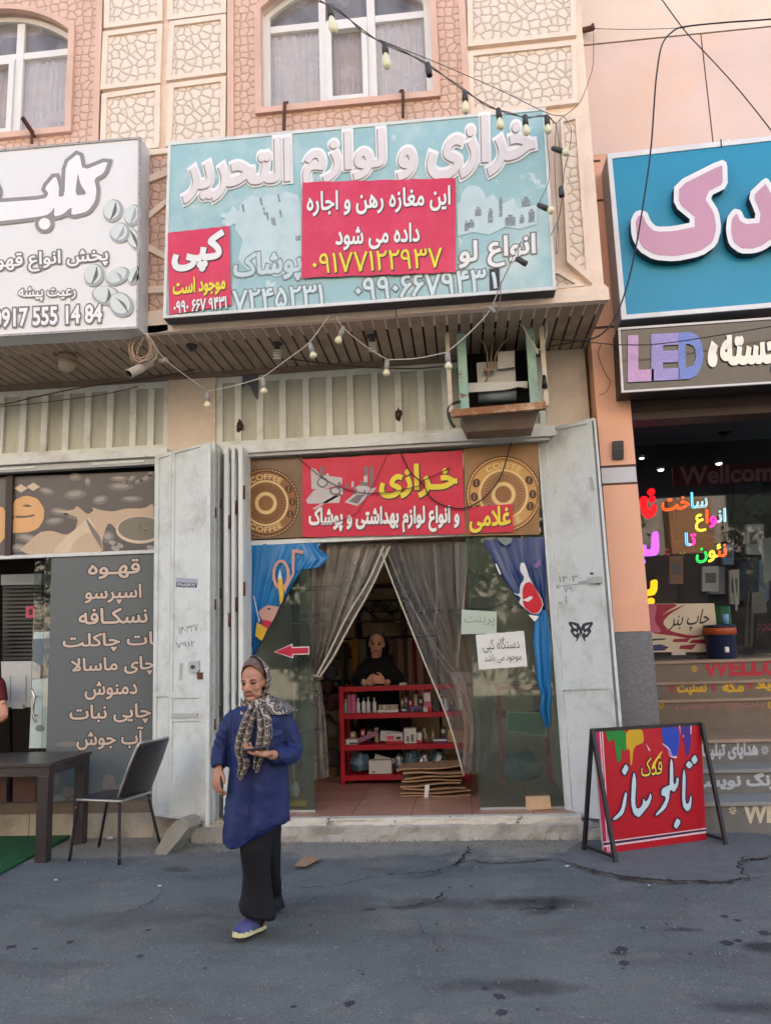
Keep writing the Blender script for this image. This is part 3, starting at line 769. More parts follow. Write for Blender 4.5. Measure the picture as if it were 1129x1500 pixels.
# door posts and bars of the two shop fronts
def post(px0, px1, y0, z0, z1, parent, name="door_post", m=WHITE, py=850, d=0.06):
    a = at(px0, py, y0)[0]; b = at(px1, py, y0)[0]
    return MB().box((a, y0, z0), (b, y0 + d, z1), m, 0.003).build(name, parent)
sf = bld
post(360, 368, YF - 0.04, ZFL, 3.28, sf); 
m = MB(); pl = PY(YF - 0.03)
m.slab([(786, 640), (797, 639), (838, 1195), (828, 1195)], pl, WHITE_WORN, 0, 0.07); m.build("door_post", sf)
TRB = MB(); a = at(367, 789, YF - 0.02); b = at(792, 785, YF - 0.02); zt = 2.505
TRB.box((a[0], YF - 0.03, zt - 0.022), (b[0], YF + 0.03, zt + 0.022), WHITE, 0.003); TRB.build("transom_bar", sf)
# glass of the haberdashery front: transom, left pane, right pane
a2 = at(455, 1000, YF)[0]; b2 = at(690, 1000, YF)[0]; xl = at(366, 900, YF)[0]; xr = at(806, 900, YF)[0]
GG = glass_mat("greenish_dusty_glass", (0.70, 0.80, 0.74), 0.11, (138, 150, 140), refl=0.8)  # dust film thickened to stand in for paler reflections as well
MB().box((xl, YF + 0.005, zt + 0.022), (xr, YF + 0.012, 3.28), GG).build("pane", sf)
MB().box((xl, YF + 0.005, ZFL + 0.02), (a2 + 0.02, YF + 0.012, zt - 0.022), GG).build("pane", sf)
MB().box((b2 + 0.015, YF + 0.005, ZFL + 0.02), (xr + 0.04, YF + 0.012, zt - 0.022), GG).build("pane", sf)
m = MB(); m.box((b2 + 0.02, YF - 0.01, ZFL + 0.002), (xr + 0.05, YF + 0.02, ZFL + 0.018), ALU); m.box((xl, YF - 0.01, ZFL + 0.002), (a2 + 0.02, YF + 0.02, ZFL + 0.018), ALU)
m.build("window_rail", sf)

# ================================================================ the neighbouring building
nb = thing("neighbour_building", (3, YR, 0), "orange and pink panelled building with stone stairs up to a sign maker's shop", "building")
m = MB()
XP = 1.53                                                       # right edge of the pilaster
zb = at(925, 925, YR)[2]; zg0 = at(905, 707, YR)[2]; zg1 = at(905, 684, YR)[2]
m.box((XR + 0.005, YR, zb), (XP, YR + 0.6, zg0 - 0.018), ORANGE); m.box((XR + 0.005, YR, zg1 + 0.018), (XP, YR + 0.6, 5.9), ORANGE)
for z in (4.93, 4.18, 5.38): pass
m.build("pilaster", nb)
m = MB(); m.box((XR + 0.005, YR + 0.004, zg0), (XP - 0.002, YR + 0.6, zg1), mat("grey_white_band", (196, 196, 200), 0.5, 0.06))
BROWN = mat("dark_brown_joint", (88, 58, 46), 0.7, 0.15)
m.box((XR + 0.005, YR - 0.006, zg0 - 0.017), (XP + 0.004, YR + 0.59, zg0 - 0.001), BROWN); m.box((XR + 0.005, YR - 0.006, zg1 + 0.001), (XP + 0.004, YR + 0.59, zg1 + 0.017), BROWN)
for py in (236, 294, 480): z = at(875, py, YR)[2]; m.box((XR + 0.006, YR - 0.006, z - 0.009), (XP - 0.08, YR + 0.01, z + 0.009), BROWN)
m.build("joint_band", nb)
GRAN = mat("grey_granite", (112, 114, 118), 0.55, 0.25, 60, 0.05, 80, stain=(72, 74, 78), stain_scale=90, stain_amt=0.8, chips=(208, 206, 200), chip_scale=5, chip_at=0.74)
MB().box((XR + 0.005, YR - 0.012, 0.0), (XP + 0.006, YR + 0.6, zb - 0.004), GRAN).build("pilaster_base", nb)
# wall over the sign: two big panels and a pale course above
m = MB(); zt1 = at(990, 52, YR)[2]; xj = at(1035, 130, YR)[0]; z0 = 5.60
m.box((XR + 0.006, YR + 0.002, 5.905), (xj - 0.006, YR + 0.4, zt1 - 0.012), PINKW); m.box((xj + 0.006, YR + 0.002, 5.905), (4.2, YR + 0.4, zt1 - 0.012), PINKW)
m.box((XP + 0.001, YR + 0.002, 4.0), (xj - 0.006, YR + 0.4, 5.904), PINKW); m.box((xj + 0.006, YR + 0.002, 4.0), (20, YR + 0.4, 5.904), PINKW)
m.box((4.2, YR + 0.002, 5.905), (20, YR + 0.4, zt1), PINKW)
m.build("wall", nb)
m = MB(); m.box((XR + 0.006, YR + 0.012, 4.0), (20, YR + 0.38, zt1 - 0.001), BROWN)
m.build("joint_band", nb)
m = MB(); PALE = mat("pale_stone_course", (234, 212, 192), 0.7, 0.06, 2, 0.1, 40, stain=(206, 178, 156), stain_amt=0.4, stain_scale=1.4)
m.box((XR + 0.006, YR - 0.004, zt1), (20, YR + 0.4, 13.5), PALE); m.box((XR + .01, YR + 0.41, 13.2), (20, 14, 13.5), PALE); m.box((XR + .01, 14.001, 0), (20, 14.2, 13.5), PALE)  # unseen upper wall and roof, made tall enough to shade the street
m.build("wall", nb)
# stairs
STEP = mat("grey_stair_riser", (112, 110, 106), 0.5, 0.12, 3, stain=(92, 90, 86), stain_amt=0.5, stain_scale=2.2)
TREADG = mat("grey_stair_tread", (138, 138, 134), 0.5, 0.14, 2.4, stain=(100, 98, 94), stain_amt=0.5)
STEPB = mat("brown_stair_riser", (116, 104, 92), 0.5, 0.12, 3, stain=(92, 80, 70), stain_amt=0.5, stain_scale=2.2)
TREAD = mat("polished_marble_tread", (152, 134, 116), 0.4, 0.16, 2.2, stain=(140, 112, 94), stain_amt=0.6, stain_scale=1.6, spec=0.6)
rows = []; y = YR + 0.02; z = 0.0
st = thing("stairs", (2.6, y, 0), None, None); st.parent = nb; st.location = Vector((2.6, y, 0)) - wloc(nb)
STX = (1.54, 5.2)
def riser_top(py, yy): return at(1060, py, yy)[2]
seq = [(1175, 1207), (1127, 1160), (1083, 1115), (1023, 1043), (997, 1023), (966, 997)]
ys = []
zprev = 0.0
for k, (p1, p0) in enumerate(seq):
    if k: 
        yy = gd(1060, p0, zprev)[1]                            # where the sight line meets the tread below
        yy = max(yy, ys[-1] + 0.05) if k != 3 else max(yy, ys[-1] + 0.25)
        yy = min(yy, ys[-1] + (0.34 if k != 3 else 0.75))
    else: yy = y
    ys.append(yy); zt_ = riser_top(p1, yy); rows.append((yy, zprev, zt_)); zprev = zt_
for k, (yy, z0_, z1_) in enumerate(rows):
    s = MB(); s.box((STX[0], yy, -0.02), (STX[1], 9.9, z1_ - 0.03), STEP if k < 3 else STEPB); s.box((STX[0], yy - 0.02, z1_ - 0.029), (STX[1], 10.19, z1_), TREAD if k > 1 else TREADG, 0.004); s.build("step", st)
RF = rows[-1]; YG = RF[0] + 0.55; ZG = RF[2]
# shop room, glazing and shutter box
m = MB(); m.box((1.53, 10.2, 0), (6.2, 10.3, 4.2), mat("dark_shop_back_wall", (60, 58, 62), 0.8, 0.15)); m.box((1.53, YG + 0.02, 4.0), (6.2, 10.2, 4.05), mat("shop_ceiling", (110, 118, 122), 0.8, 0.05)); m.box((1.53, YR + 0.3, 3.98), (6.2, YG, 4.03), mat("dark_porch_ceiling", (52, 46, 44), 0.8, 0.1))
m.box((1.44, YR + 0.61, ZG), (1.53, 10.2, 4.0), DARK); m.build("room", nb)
m = MB(); SB = mat("dark_brown_shutter_box", (62, 46, 40), 0.5, 0.15, 3)
zs0 = at(1020, 612, YR + 0.1)[2]; zs1 = at(1020, 560, YR + 0.1)[2]
n = 4
for i in range(n): m.box((XP + 0.002, YR + 0.06 + 0.006 * (i % 2), zs0 + (zs1 - zs0) * i / n), (6, YR + 0.3, zs0 + (zs1 - zs0) * (i + 1) / n - 0.006), SB)
m.box((XP + 0.002, YR + 0.075, zs0 + 0.002), (6, YR + 0.29, 4.0), SB)
m.build("shutter_box", nb)
GN = glass_mat("shop_window_glass", (0.86, 0.90, 0.92), 0.012, (110, 112, 116), refl=0.42)
MB().box((XP + 0.0, YR + 0.31, ZG + 0.004), (6, YR + 0.318, zs0 + 0.2), GN).build("pane", nb) if False else MB().box((XP, YG, ZG + 0.004), (6, YG + 0.008, 4.0), GN).build("pane", nb)
#print("stairs", [(round(a, 2), round(b, 2), round(c, 2)) for a, b, c in rows], "YG", YG, "ZG", ZG, "zs0", zs0)

# ================================================================ far side of the street (seen only in the glass)
BR = mat("tan_brick_far", (184, 172, 156), 0.85, 0.12, 3, 0.1, 30)
fb = thing("brick_building", (0, -10, 0), "pale building across the street, mirrored in the shop windows", "building")
m = MB(); m.box((-26, -14, 0), (26, -10, 12.5), BR); m.build("wall", fb)
for i in range(9):
    x = -22 + i * 5.2
    m = MB(); m.box((x, -10.0, 1.0 + 0.0), (x + 2.2, -9.93, 2.9), BLACK); m.box((x, -10, 5.2), (x + 1.8, -9.93, 6.9), BLACK); m.build("window", fb)

LEAFM = mat("dark_tree_leaf", (44, 62, 32), 0.6, 0.3, 5)
m = MB(); m.box((7.1, -9.99, 4.25), (8.5, -9.4, 6.1), mat("orange_brick_far", (196, 140, 96), 0.85, 0.12, 3)); m.box((6.0, -9.99, 0), (9.4, -9.38, 4.24), DARK); m.build("brick_annexe", None, "small orange brick house across the street, mirrored beside the neon words", "house")
rt = random.Random(12)
for k, (x, y, r, h) in enumerate(((-11, -7, 2.3, 4.4), (-7.4, -7.4, 2.2, 4.2), (-3.6, -7, 2.3, 4.5), (-0.2, -7.6, 2.1, 4.2), (3.4, -7.2, 2.3, 4.4), (10.2, -7.2, 2.2, 4.4), (13.6, -7.4, 2.2, 4.2))):
    t = thing("street_tree", (x, y, 0), "dark leafy street tree across the road, seen only mirrored in the shop glass", "tree", "street trees across the road")
    m = MB(); m.tube([(x, y, 0), (x + .05, y, 1.4), (x, y + .1, h - .6)], [.16, .12, .07], mat("bark", (84, 68, 56), 0.9, 0.2, 8), 8)
    m.build("trunk", t)
    m = MB(); vs_, fs = [], []
    for i in range(1500):
        d = np.array([rt.gauss(0, 1), rt.gauss(0, 1), rt.gauss(0, 1)]); d /= np.linalg.norm(d); p = np.array([x, y, h]) + d * r * rt.uniform(.35, 1) ** .6 * np.array([1, .8, .85]) * (1 + .2 * math.sin(5 * d[0] + k))
        a = np.array([rt.gauss(0, 1), rt.gauss(0, 1), rt.gauss(0, 1)]); a /= np.linalg.norm(a); b_ = np.cross(a, d); s_ = rt.uniform(.10, .2); j = len(vs_)
        vs_ += [p + a * s_, p + b_ * s_ * .6, p - a * s_, p - b_ * s_ * .6]; fs.append((j, j + 1, j + 2, j + 3))
    m.add(vs_, fs, LEAFM); m.build("crown", t)
# ================================================================ lettering drawn from traced outlines
def area2(c):
    c = np.asarray(c, float); x, y = c[:, 0], c[:, 1]
    return 0.5 * float(np.sum(x * np.roll(y, -1) - np.roll(x, -1) * y))
def traced(mb, cs, o, s, pl, m, bold=0.0, front=0.003, depth=0.0, holes=(), m_side=None, rnd=1):
    """contours measured on an enlarged crop (origin o, enlargement s)"""
    out = []
    for k, c in enumerate(list(cs) + list(holes)):
        c = np.array(c, float); c = np.stack([c[:, 0], -c[:, 1]], 1)
        if (area2(c) < 0) == (k < len(cs)): c = c[::-1]
        for _ in range(rnd):                                   # round the traced corners a little
            n = np.roll(c, -1, axis=0); c = np.stack([c * 0.82 + n * 0.18, c * 0.18 + n * 0.82], 1).reshape(-1, 2)
        if bold: c = grow(c, bold)
        out.append(c)
    return mb.flat(out, lambda x, y: pl.hit(o[0] + x / s, o[1] - y / s, front), m, depth, -pl.n, 'pos', m_side)
INKW = mat("white_print", (226, 226, 224), 0.5, 0.05, 4)
INKG = mat("grey_print", (118, 116, 114), 0.5, 0.08, 4)
INKD = mat("dark_print", (52, 50, 56), 0.5, 0.08, 4)
INKY = mat("yellow_print", (226, 206, 60), 0.5, 0.06, 4)
ink = lambda name, rgb: mat(name, rgb, 0.5, 0.06, 4)
def frame_ring(mb, outer, k, pl, m, front, thick):
    o = np.array(outer, float); c = o.mean(0)
    d = o - c; ln = np.abs(d); q = c + np.sign(d) * np.maximum(ln - k, 0)
    mb.flat([o, q], lambda x, y: pl.hit(x, y, front), m, thick, -pl.n, 'odd'); return q

# ---------------------------------------------------------------- the pale blue haberdashery sign
YS = 5.72; PS = PY(YS)
sg = thing("shop_sign", (-0.75, YS, 4.15), "wide faded pale blue sign box with raised white Persian lettering, centre of the facade", "shop sign")
SBLUE = mat("faded_blue_sign_face", (150, 188, 192), 0.45, 0.08, 0.9, stain=(206, 218, 216), stain_amt=0.85, stain_scale=1.3, chips=(200, 214, 212), chip_scale=4.0, chip_at=0.60)
SBOX = mat("dark_sign_box_tin", (74, 68, 68), 0.6, 0.15, 4, stain=(48, 42, 40), stain_amt=0.6)
q = [(246, 208), (799, 157), (814, 424), (239, 466)]
m = MB(); m.slab(q, PS, SBOX, -0.012, YU - 0.075 - YS - 0.012); m.build("box", sg)
m = MB(); fc = frame_ring(m, q, 4.5, PS, mat("white_sign_trim", (216, 218, 214), 0.5, 0.06, 4, stain=(150, 140, 126), stain_amt=0.4), 0.004, 0.014); m.build("frame", sg)
m = MB(); m.slab(fc, PS, SBLUE, -0.004, 0.006); m.build("panel", sg)
FADE = mat("bleached_print", (188, 208, 210), 0.5, 0.06, 3, stain=(160, 194, 198), stain_scale=7, stain_amt=0.7)
FADED = mat("bleached_grey_print", (128, 136, 140), 0.5, 0.25, 20, chips=(176, 196, 198), chip_scale=34, chip_at=0.56)
m = MB()
def blob(cx, cy, rx, ry, k=0.25, n=26, seed=0):
    r = random.Random(seed); return [(cx + rx * math.cos(a) * (1 + k * r.uniform(-1, 1)), cy + ry * math.sin(a) * (1 + k * r.uniform(-1, 1))) for a in [2 * math.pi * i / n for i in range(n)]]
m.slab([(352, 300), (368, 286), (384, 290), (392, 282), (404, 288), (418, 280), (436, 286), (442, 300), (442, 408), (420, 400), (404, 406), (380, 394), (366, 398), (348, 380), (356, 352), (344, 336)], PS, FADE, 0.0008); m.slab(blob(345, 318, 24, 12, 0.4, 22, 2), PS, FADE, 0.0012)
m.slab([(668, 300), (682, 288), (702, 296), (722, 284), (734, 300), (752, 290), (758, 306), (786, 300), (786, 328), (762, 336), (740, 332), (716, 344), (692, 340), (670, 346)], PS, FADE, 0.001); m.slab(circle(693, 295, 19, 24), PS, FADE, 0.0014)
r = random.Random(5)
for x, y, w, h in ((700, 312, 9, 10), (718, 318, 7, 18), (733, 305, 5, 26), (747, 325, 15, 13), (770, 297, 12, 10), (778, 318, 9, 16), (764, 323, 7, 9), (690, 330, 9, 9), (683, 333, 6, 12)):
    m.slab([(x - w / 2, y - h / 2), (x + w / 2, y - h / 2 - 1), (x + w / 2, y + h / 2 - 1), (x - w / 2, y + h / 2)], PS, FADED, 0.0018)
    m.slab([(x - w / 4, y - h / 2 - 4), (x + w / 4, y - h / 2 - 4), (x + w / 4, y - h / 2 - 1), (x - w / 4, y - h / 2 - 1)], PS, FADED, 0.0018)
for k in range(8): x = 372 + r.uniform(-20, 40); y = 300 + r.uniform(-20, 22); m.slab([(x, y), (x + 3, y - 1), (x + 5, y + 12), (x + 2, y + 10)], PS, FADED, 0.0018)
m.slab([(433, 346), (440, 345), (440, 352), (433, 353)], PS, FADED, 0.002)
m.build("printed_picture", sg)
SL = -0.088
OUTW = mat("raised_letter_rim", (236, 236, 234), 0.45, 0.03, 5); FILL = mat("raised_letter_face", (220, 212, 210), 0.45, 0.05, 5); SHD = ink("letter_shadow_line", (142, 132, 130))
m = MB()
for i, (w, a, b, t, d) in enumerate((("خرازی", 628, 781, 172, 255), ("و", 584, 607, 218, 260), ("لوازم", 446, 562, 195, 274), ("التحریر", 270, 424, 210, 288))):
    m.text(w, PS, a, b, t, d, OUTW, SL, 0.088, 0.006, 0.006)
    m.text(w, PS, a - 1.0, b - 1.0, t + 1.6, d + 1.6, SHD, SL, 0.042, 0.010)  # grey layer set off downwards paints the letters' shadow
    m.text(w, PS, a, b, t, d, FILL, SL, 0.036, 0.013)
m.build("lettering", sg)
m = MB()
for w, a, b, t, d, f in (("انواع", 715, 783, 345, 388, INKW), ("لو", 673, 698, 354, 391, INKW), ("پوشاک", 343, 441, 369, 413, FADE)):
    m.text(w, PS, a, b, t, d, FADED if f is FADE else INKG, SL, 0.075, 0.0025); m.text(w, PS, a, b, t, d, f, SL, 0.03, 0.004)
PHONE = ink("pale_blue_digits", (196, 216, 220))
for w, a, b, t, d in (("۷۲۴۵۲۳۱", 341, 473, 421, 449), ("۰۹۹۰۶۶۷۹۴۳", 521, 711, 401, 433)):
    m.text(w, PS, a, b, t, d, INKG, SL * 0.85, 0.055, 0.0025); m.text(w, PS, a, b, t, d, PHONE, SL * 0.85, 0.018, 0.004)
m.slab([(716, 394), (731, 392), (732, 426), (717, 428)], PS, INKD, 0.003); m.text("۱", PS, 720, 727, 399, 422, PHONE, SL, 0.02, 0.0045)
m.build("lettering", sg)
def pasted(name, q, m0, front, label, cat, rip=0.0, nu=30, nv=20, amp=0.004, seed=1, group=None, pl=None, build_text=None):
    """a thin sheet stuck on a surface, with slight ripples; returns the thing"""
    pl = pl or PS
    q = [np.array(p, float) for p in q]; rr = random.Random(seed); ph = [rr.uniform(0, 6) for _ in range(5)]
    def fn(u, v):
        p = (q[0] * (1 - u) + q[1] * u) * (1 - v) + (q[3] * (1 - u) + q[2] * u) * v
        e = rip * (math.sin(u * 31 + ph[0]) + 0.5 * math.sin(u * 77 + ph[1])) * (1 if v in (0, 1) else 0)
        h = amp * (0.5 + 0.5 * math.sin(u * 9 + v * 4 + ph[2]) * math.sin(v * 8 - u * 3 + ph[3]))
        return pl.hit(p[0], p[1] + e, front + h)
    base = pl.hit(*((q[2] + q[3]) / 2), front)
    t = thing(name, base, label, cat, group)
    m = MB(); m.grid(fn, nu, nv, m0, False, 0.0015); m.build("sheet", t)
    if build_text: mm = MB(); build_text(mm, pl, front + amp + 0.0015); mm.build("lettering", t)
    return t
RED = mat("pink_red_vinyl", (206, 44, 82), 0.4, 0.07, 1.6, 0.4, 6, stain=(226, 92, 120), stain_amt=0.5, stain_scale=2.6)
def t_rent(m, pl, f):
    for w, a, b, t, d, k, s in (("این مغازه رهن و اجاره", 450, 659, 277, 312, INKW, -0.045), ("داده می شود", 492, 614, 329, 364, INKW, -0.04), ("۰۹۱۷۷۱۲۲۹۳۷", 458, 647, 367, 396, INKY, -0.05)):
        m.text(w, pl, a + 1, b + 1, t + 1, d + 1, INKD, s, 0.04 if k is INKW else 0.026, f); m.text(w, pl, a, b, t, d, k, s, 0.024 if k is INKW else 0.008, f + 0.002)
pasted("rent_banner", [(443, 267), (667, 261), (667, 399), (442, 407)], RED, 0.016, "pink red rent banner with yellow phone number stuck over the pale blue sign", "banner", 0.5, build_text=t_rent)
def t_copy(m, pl, f):
    for w, a, b, t, d, k, s, bo in (("کپی", 254, 326, 343, 396, INKW, -0.12, 0.05), ("موجود است", 254, 330, 406, 433, INKY, -0.11, 0.04), ("۰۹۹۰ ۶۶۷ ۹۴۳۱", 255, 332, 438, 455, INKW, -0.1, 0.03)):
        m.text(w, pl, a + .8, b + .8, t + .8, d + .8, INKD, s, bo + 0.02, f); m.text(w, pl, a, b, t, d, k, s, bo, f + 0.002)
pasted("copy_poster", [(246, 341), (336, 331), (339, 447), (248, 461)], RED, 0.008, "small pink red poster on the lower left corner of the pale blue sign", "poster", 0.3, seed=4, build_text=t_copy)

# ---------------------------------------------------------------- the white coffee shop sign
YL = 5.70; PL_ = PY(YL)
cs = thing("shop_sign", (-4.2, YL, 4.2), "white coffee shop sign box with grey lettering and coffee beans, cut by the left edge", "shop sign")
q = [(-70, 224), (206, 200), (203, 481), (-70, 497)]
SW = mat("white_sign_face", (226, 224, 222), 0.4, 0.04, 1.2, stain=(206, 214, 210), stain_amt=0.4)
m = MB(); m.slab([(206, 200), (206, 200), (203, 481), (203, 481)] and q, PL_, mat("white_sign_tin", (214, 212, 208), 0.5, 0.06, 3, stain=(150, 140, 130), stain_amt=0.3), -0.012, 0.20); m.build("box", cs)
m = MB(); fc = frame_ring(m, q, 3.2, PL_, mat("speckled_silver_trim", (168, 164, 160), 0.5, 0.2, 50, chips=(92, 86, 82), chip_scale=70, chip_at=0.56), 0.004, 0.016); m.build("frame", cs)
m = MB(); m.slab(fc, PL_, SW, -0.006, 0.005); m.build("panel", cs)
O4, S4 = (0, 190), 4.342
GLOW = ink("grey_letter_halo", (140, 136, 134))
main = [(-330, 474), (0, 462), (288, 441), (312, 405), (285, 372), (355, 288), (378, 360), (375, 430), (412, 420), (420, 215), (505, 146), (528, 260), (692, 194), (662, 276), (600, 312), (616, 385), (606, 455), (560, 520), (455, 546), (459, 488), (400, 540), (345, 553), (349, 490), (328, 522), (295, 546), (150, 566), (0, 582), (-330, 600)]
hole = [(497, 268), (511, 342), (556, 411), (479, 419)]
dot = circle(285, 598, 37)
lft = [(-60, 300), (-20, 330), (6, 390), (-6, 440), (-60, 450)]
m = MB()
traced(m, [main, dot], O4, S4, PL_, GLOW, 24, 0.0025, holes=[], rnd=1)
traced(m, [lft], O4, S4, PL_, GLOW, 14, 0.0022, rnd=1)
traced(m, [hole], O4, S4, PL_, GLOW, 0, 0.0052, rnd=1)
traced(m, [main, dot], O4, S4, PL_, mat("white_letter_face", (234, 232, 230), 0.4, 0.03), 0, 0.004, rnd=1)
for w, a, b, t, d, s in (("پخش انواع قهوه", -16, 158, 368, 396, -0.065), ("رعیت پیشه", 28, 111, 420, 440, -0.02), ("0917 555 14 84", -9, 149, 450, 475, -0.05)):
    m.text(w, PL_, a, b, t, d, INKG, s, 0.10, 0.0025); m.text(w, PL_, a, b, t, d, mat("white_letter_face", (234, 232, 230)), s, 0.022 if w[0] != '0' else 0.03, 0.0045)
m.build("lettering", cs)
m = MB(); B1 = ink("bean_grey", (160, 164, 162)); B2 = ink("bean_pale", (208, 214, 210)); B3 = ink("bean_dark", (98, 100, 98))
for k, (x, y, rx, ry, ro) in enumerate(((845, 545, 52, 72, .3), (850, 690, 40, 82, -.4), (720, 515, 62, 74, .3), (765, 655, 64, 66, .5), (600, 925, 64, 74, .3), (855, 930, 34, 62, .4), (750, 932, 82, 52, -.5), (680, 1055, 95, 62, .2), (772, 1112, 72, 84, -.7))):
    f = lambda p: [(O4[0] + a / S4, O4[1] + b / S4) for a, b in p]
    h = 0.001 + 0.0006 * k
    m.slab(f(circle(x, y, rx, ry, 30, rot=ro)), PL_, B1, h); m.slab(f(circle(x - 8, y - 8, rx * .82, ry * .82, 30, rot=ro)), PL_, B2, h + 0.0002)
    pts = [(x + math.cos(ro) * 0 + (math.sin(t * 3.1) * rx * 0.18 * math.cos(ro) - (t * 1.5 - .75) * ry * math.sin(ro)), y + (math.sin(t * 3.1) * rx * 0.18) * math.sin(ro) + (t * 1.5 - .75) * ry * math.cos(ro)) for t in np.linspace(0, 1, 9)]
    w = [7, 10, 16, 22, 24, 22, 16, 10, 7]
    m.slab(f([(p[0] - a / 2, p[1]) for p, a in zip(pts, w)] + [(p[0] + a / 2, p[1] + 3) for p, a in zip(pts, w)][::-1]), PL_, B3 if k % 3 else B1, h + 0.0004)
m.build("printed_picture", cs)

# ---------------------------------------------------------------- the bright blue sign next door and the LED box
YB = 6.38; PB = PY(YB)
bs = thing("shop_sign", (2.2, YB, 4.2), "bright blue sign box with big raised pink letters edged white, on the orange building", "shop sign")
q = [(889, 225), (1340, 176), (1352, 432), (910, 468)]
m = MB(); m.slab(q, PB, mat("grey_sign_tin", (140, 140, 140), 0.5, 0.1, 3), -0.012, 0.30); m.build("box", bs)
m = MB(); fc = frame_ring(m, q, 7.0, PB, mat("white_blue_sign_trim", (224, 226, 228), 0.45, 0.06, 4, stain=(170, 170, 170), stain_amt=0.4), 0.006, 0.018); m.build("frame", bs)
m = MB(); m.slab(fc, PB, mat("bright_blue_sign_face", (30, 142, 178), 0.4, 0.05, 1.2, stain=(24, 124, 160), stain_amt=0.5), -0.004, 0.006); m.build("panel", bs)
O7, S7 = (860, 180), 3.409
kaf = [(265, 434), (298, 445), (315, 490), (345, 519), (430, 515), (527, 495), (430, 414), (432, 300), (668, 181), (697, 198), (700, 322), (608, 366), (655, 440), (668, 530), (645, 612), (570, 665), (440, 692), (330, 684), (255, 640), (220, 570), (214, 490), (235, 445)]
dal = [(690, 540), (696, 470), (730, 427), (766, 435), (786, 481), (846, 476), (798, 357), (884, 273), (906, 282), (968, 400), (990, 500), (1050, 545), (1120, 560), (1500, 560), (1500, 660), (1080, 660), (985, 622), (930, 600), (880, 636), (830, 652), (760, 652), (705, 610)]
LTW = mat("white_letter_rim", (228, 228, 230), 0.4, 0.03); LTP = mat("dusty_pink_acrylic", (196, 146, 168), 0.3, 0.05, 2); LTS = mat("black_letter_side", (34, 46, 54), 0.5, 0.1)
for c in (kaf, dal):
    m = MB(); traced(m, [c], O7, S7, PB, LTW, 0, 0.085, 0.083, m_side=LTS, rnd=1); traced(m, [c], O7, S7, PB, LTP, -25, 0.087, rnd=1); m.build("letter", bs)
m = MB(); x = 1054; m.slab([(x, 204), (x + 2, 204), (x + 3, 216), (x + 1, 216)], PB, BLACK, 0.0085); m.slab([(x + 12, 203), (x + 15, 203), (x + 15, 212), (x + 12, 212)], PB, INKW, 0.0085); m.build("frame_clip", bs)
PE = PY(6.42)
es = thing("shop_sign", (2.2, 6.42, 3.65), "long dark sign box with purple Latin capitals below the bright blue sign", "shop sign")
q = [(905, 480), (1340, 450), (1350, 548), (910, 575)]
m = MB(); m.slab(q, PE, mat("black_sign_tin", (40, 38, 38), 0.5), -0.014, 0.24); m.build("box", es)
m = MB(); fc = frame_ring(m, q, 3.0, PE, mat("thin_white_trim", (214, 212, 210), 0.4, 0.05), 0.006, 0.02); m.build("frame", es)
m = MB(); m.slab(fc, PE, mat("dark_glossy_sign_face", (44, 44, 52), 0.12, 0.35, 0.9, spec=0.6, stain=(82, 78, 76), stain_amt=0.5), -0.006, 0.006); m.build("panel", es)
m = MB()
for w, a, b, c in (("L", 923, 953, (190, 150, 196)), ("E", 958, 990, (150, 140, 200)), ("D", 996, 1027, (104, 128, 200))):
    xc = (a + b) / 2; sh = -0.055 * (xc - 975)
    m.text(w, PE, a, b, 493 + sh, 552 + sh, mat("glitter_letter_" + w, c, 0.3, 0.25, 90), -0.05, 0.055, 0.012, 0.014, m_side=INKW)
MET = mat("brushed_steel_letters", (206, 204, 200), 0.3, 0.06, 5, metal=0.3)
m.text("،", PE, 1039, 1047, 506, 532, MET, 0, 0.05, 0.014, 0.014)
m.text("برجسته", PE, 1056, 1170, 492, 546, MET, -0.05, 0.05, 0.014, 0.014)
m.build("lettering", es)

# ---------------------------------------------------------------- the red A-frame board on the street
a, b = gd(884, 1254), gd(1034, 1233); PA = vplane(a, b)
af = thing("sandwich_board", ((a + b) / 2), "red folding street board with pale blue Persian writing and paint drips along the top", "street sign")
O8, S8 = (830, 1040), 4.342
c8 = lambda p: [(O8[0] + x / S8, O8[1] + y / S8) for x, y in p]
AR = mat("red_board_paint", (176, 16, 34), 0.35, 0.06, 1.5, chips=(214, 120, 120), chip_scale=30, chip_at=0.76)
m = MB(); m.slab(c8([(166, 136), (850, 90), (886, 832), (236, 914)]), PA, AR, 0, 0.02, mat("worn_pale_board_edge", (196, 186, 180), 0.6, 0.1)); m.build("board", af)
m = MB()
PKS = ink("crimson_side_stripe", (172, 30, 78))
m.slab(c8([(172, 140), (222, 133), (268, 905), (238, 908)]), PA, PKS, 0.001)
WL = ink("pale_pink_line", (222, 190, 200)); NV = ink("navy_line", (52, 28, 60))
m.slab(c8([(206, 135), (213, 134), (262, 906), (256, 907)]), PA, WL, 0.002); m.slab(c8([(220, 133), (227, 132), (274, 904), (268, 905)]), PA, WL, 0.002)
m.slab(c8([(232, 862), (884, 770), (884, 782), (232, 874)]), PA, WL, 0.0025); m.slab(c8([(232, 838), (884, 750), (884, 757), (232, 845)]), PA, WL, 0.0025); m.slab(c8([(232, 846), (884, 758), (884, 769), (232, 861)]), PA, NV, 0.0024)
for nm, rgb, p in (("green_drip", (22, 128, 44), [(243, 131), (376, 124), (376, 250), (362, 265), (347, 238), (342, 332), (318, 332), (300, 178), (262, 206), (252, 160)]),
                   ("ochre_drip", (196, 156, 24), [(376, 124), (478, 117), (492, 206), (424, 232), (412, 352), (402, 350), (400, 246), (376, 256)]),
                   ("blue_drip", (34, 62, 170), [(597, 109), (706, 102), (716, 200), (698, 308), (664, 284), (612, 216)]),
                   ("violet_drip", (66, 36, 132), [(716, 101), (796, 96), (782, 258), (760, 304), (744, 200)])):
    traced(m, [p], O8, S8, PA, ink(nm, rgb), 0, 0.003, rnd=1)
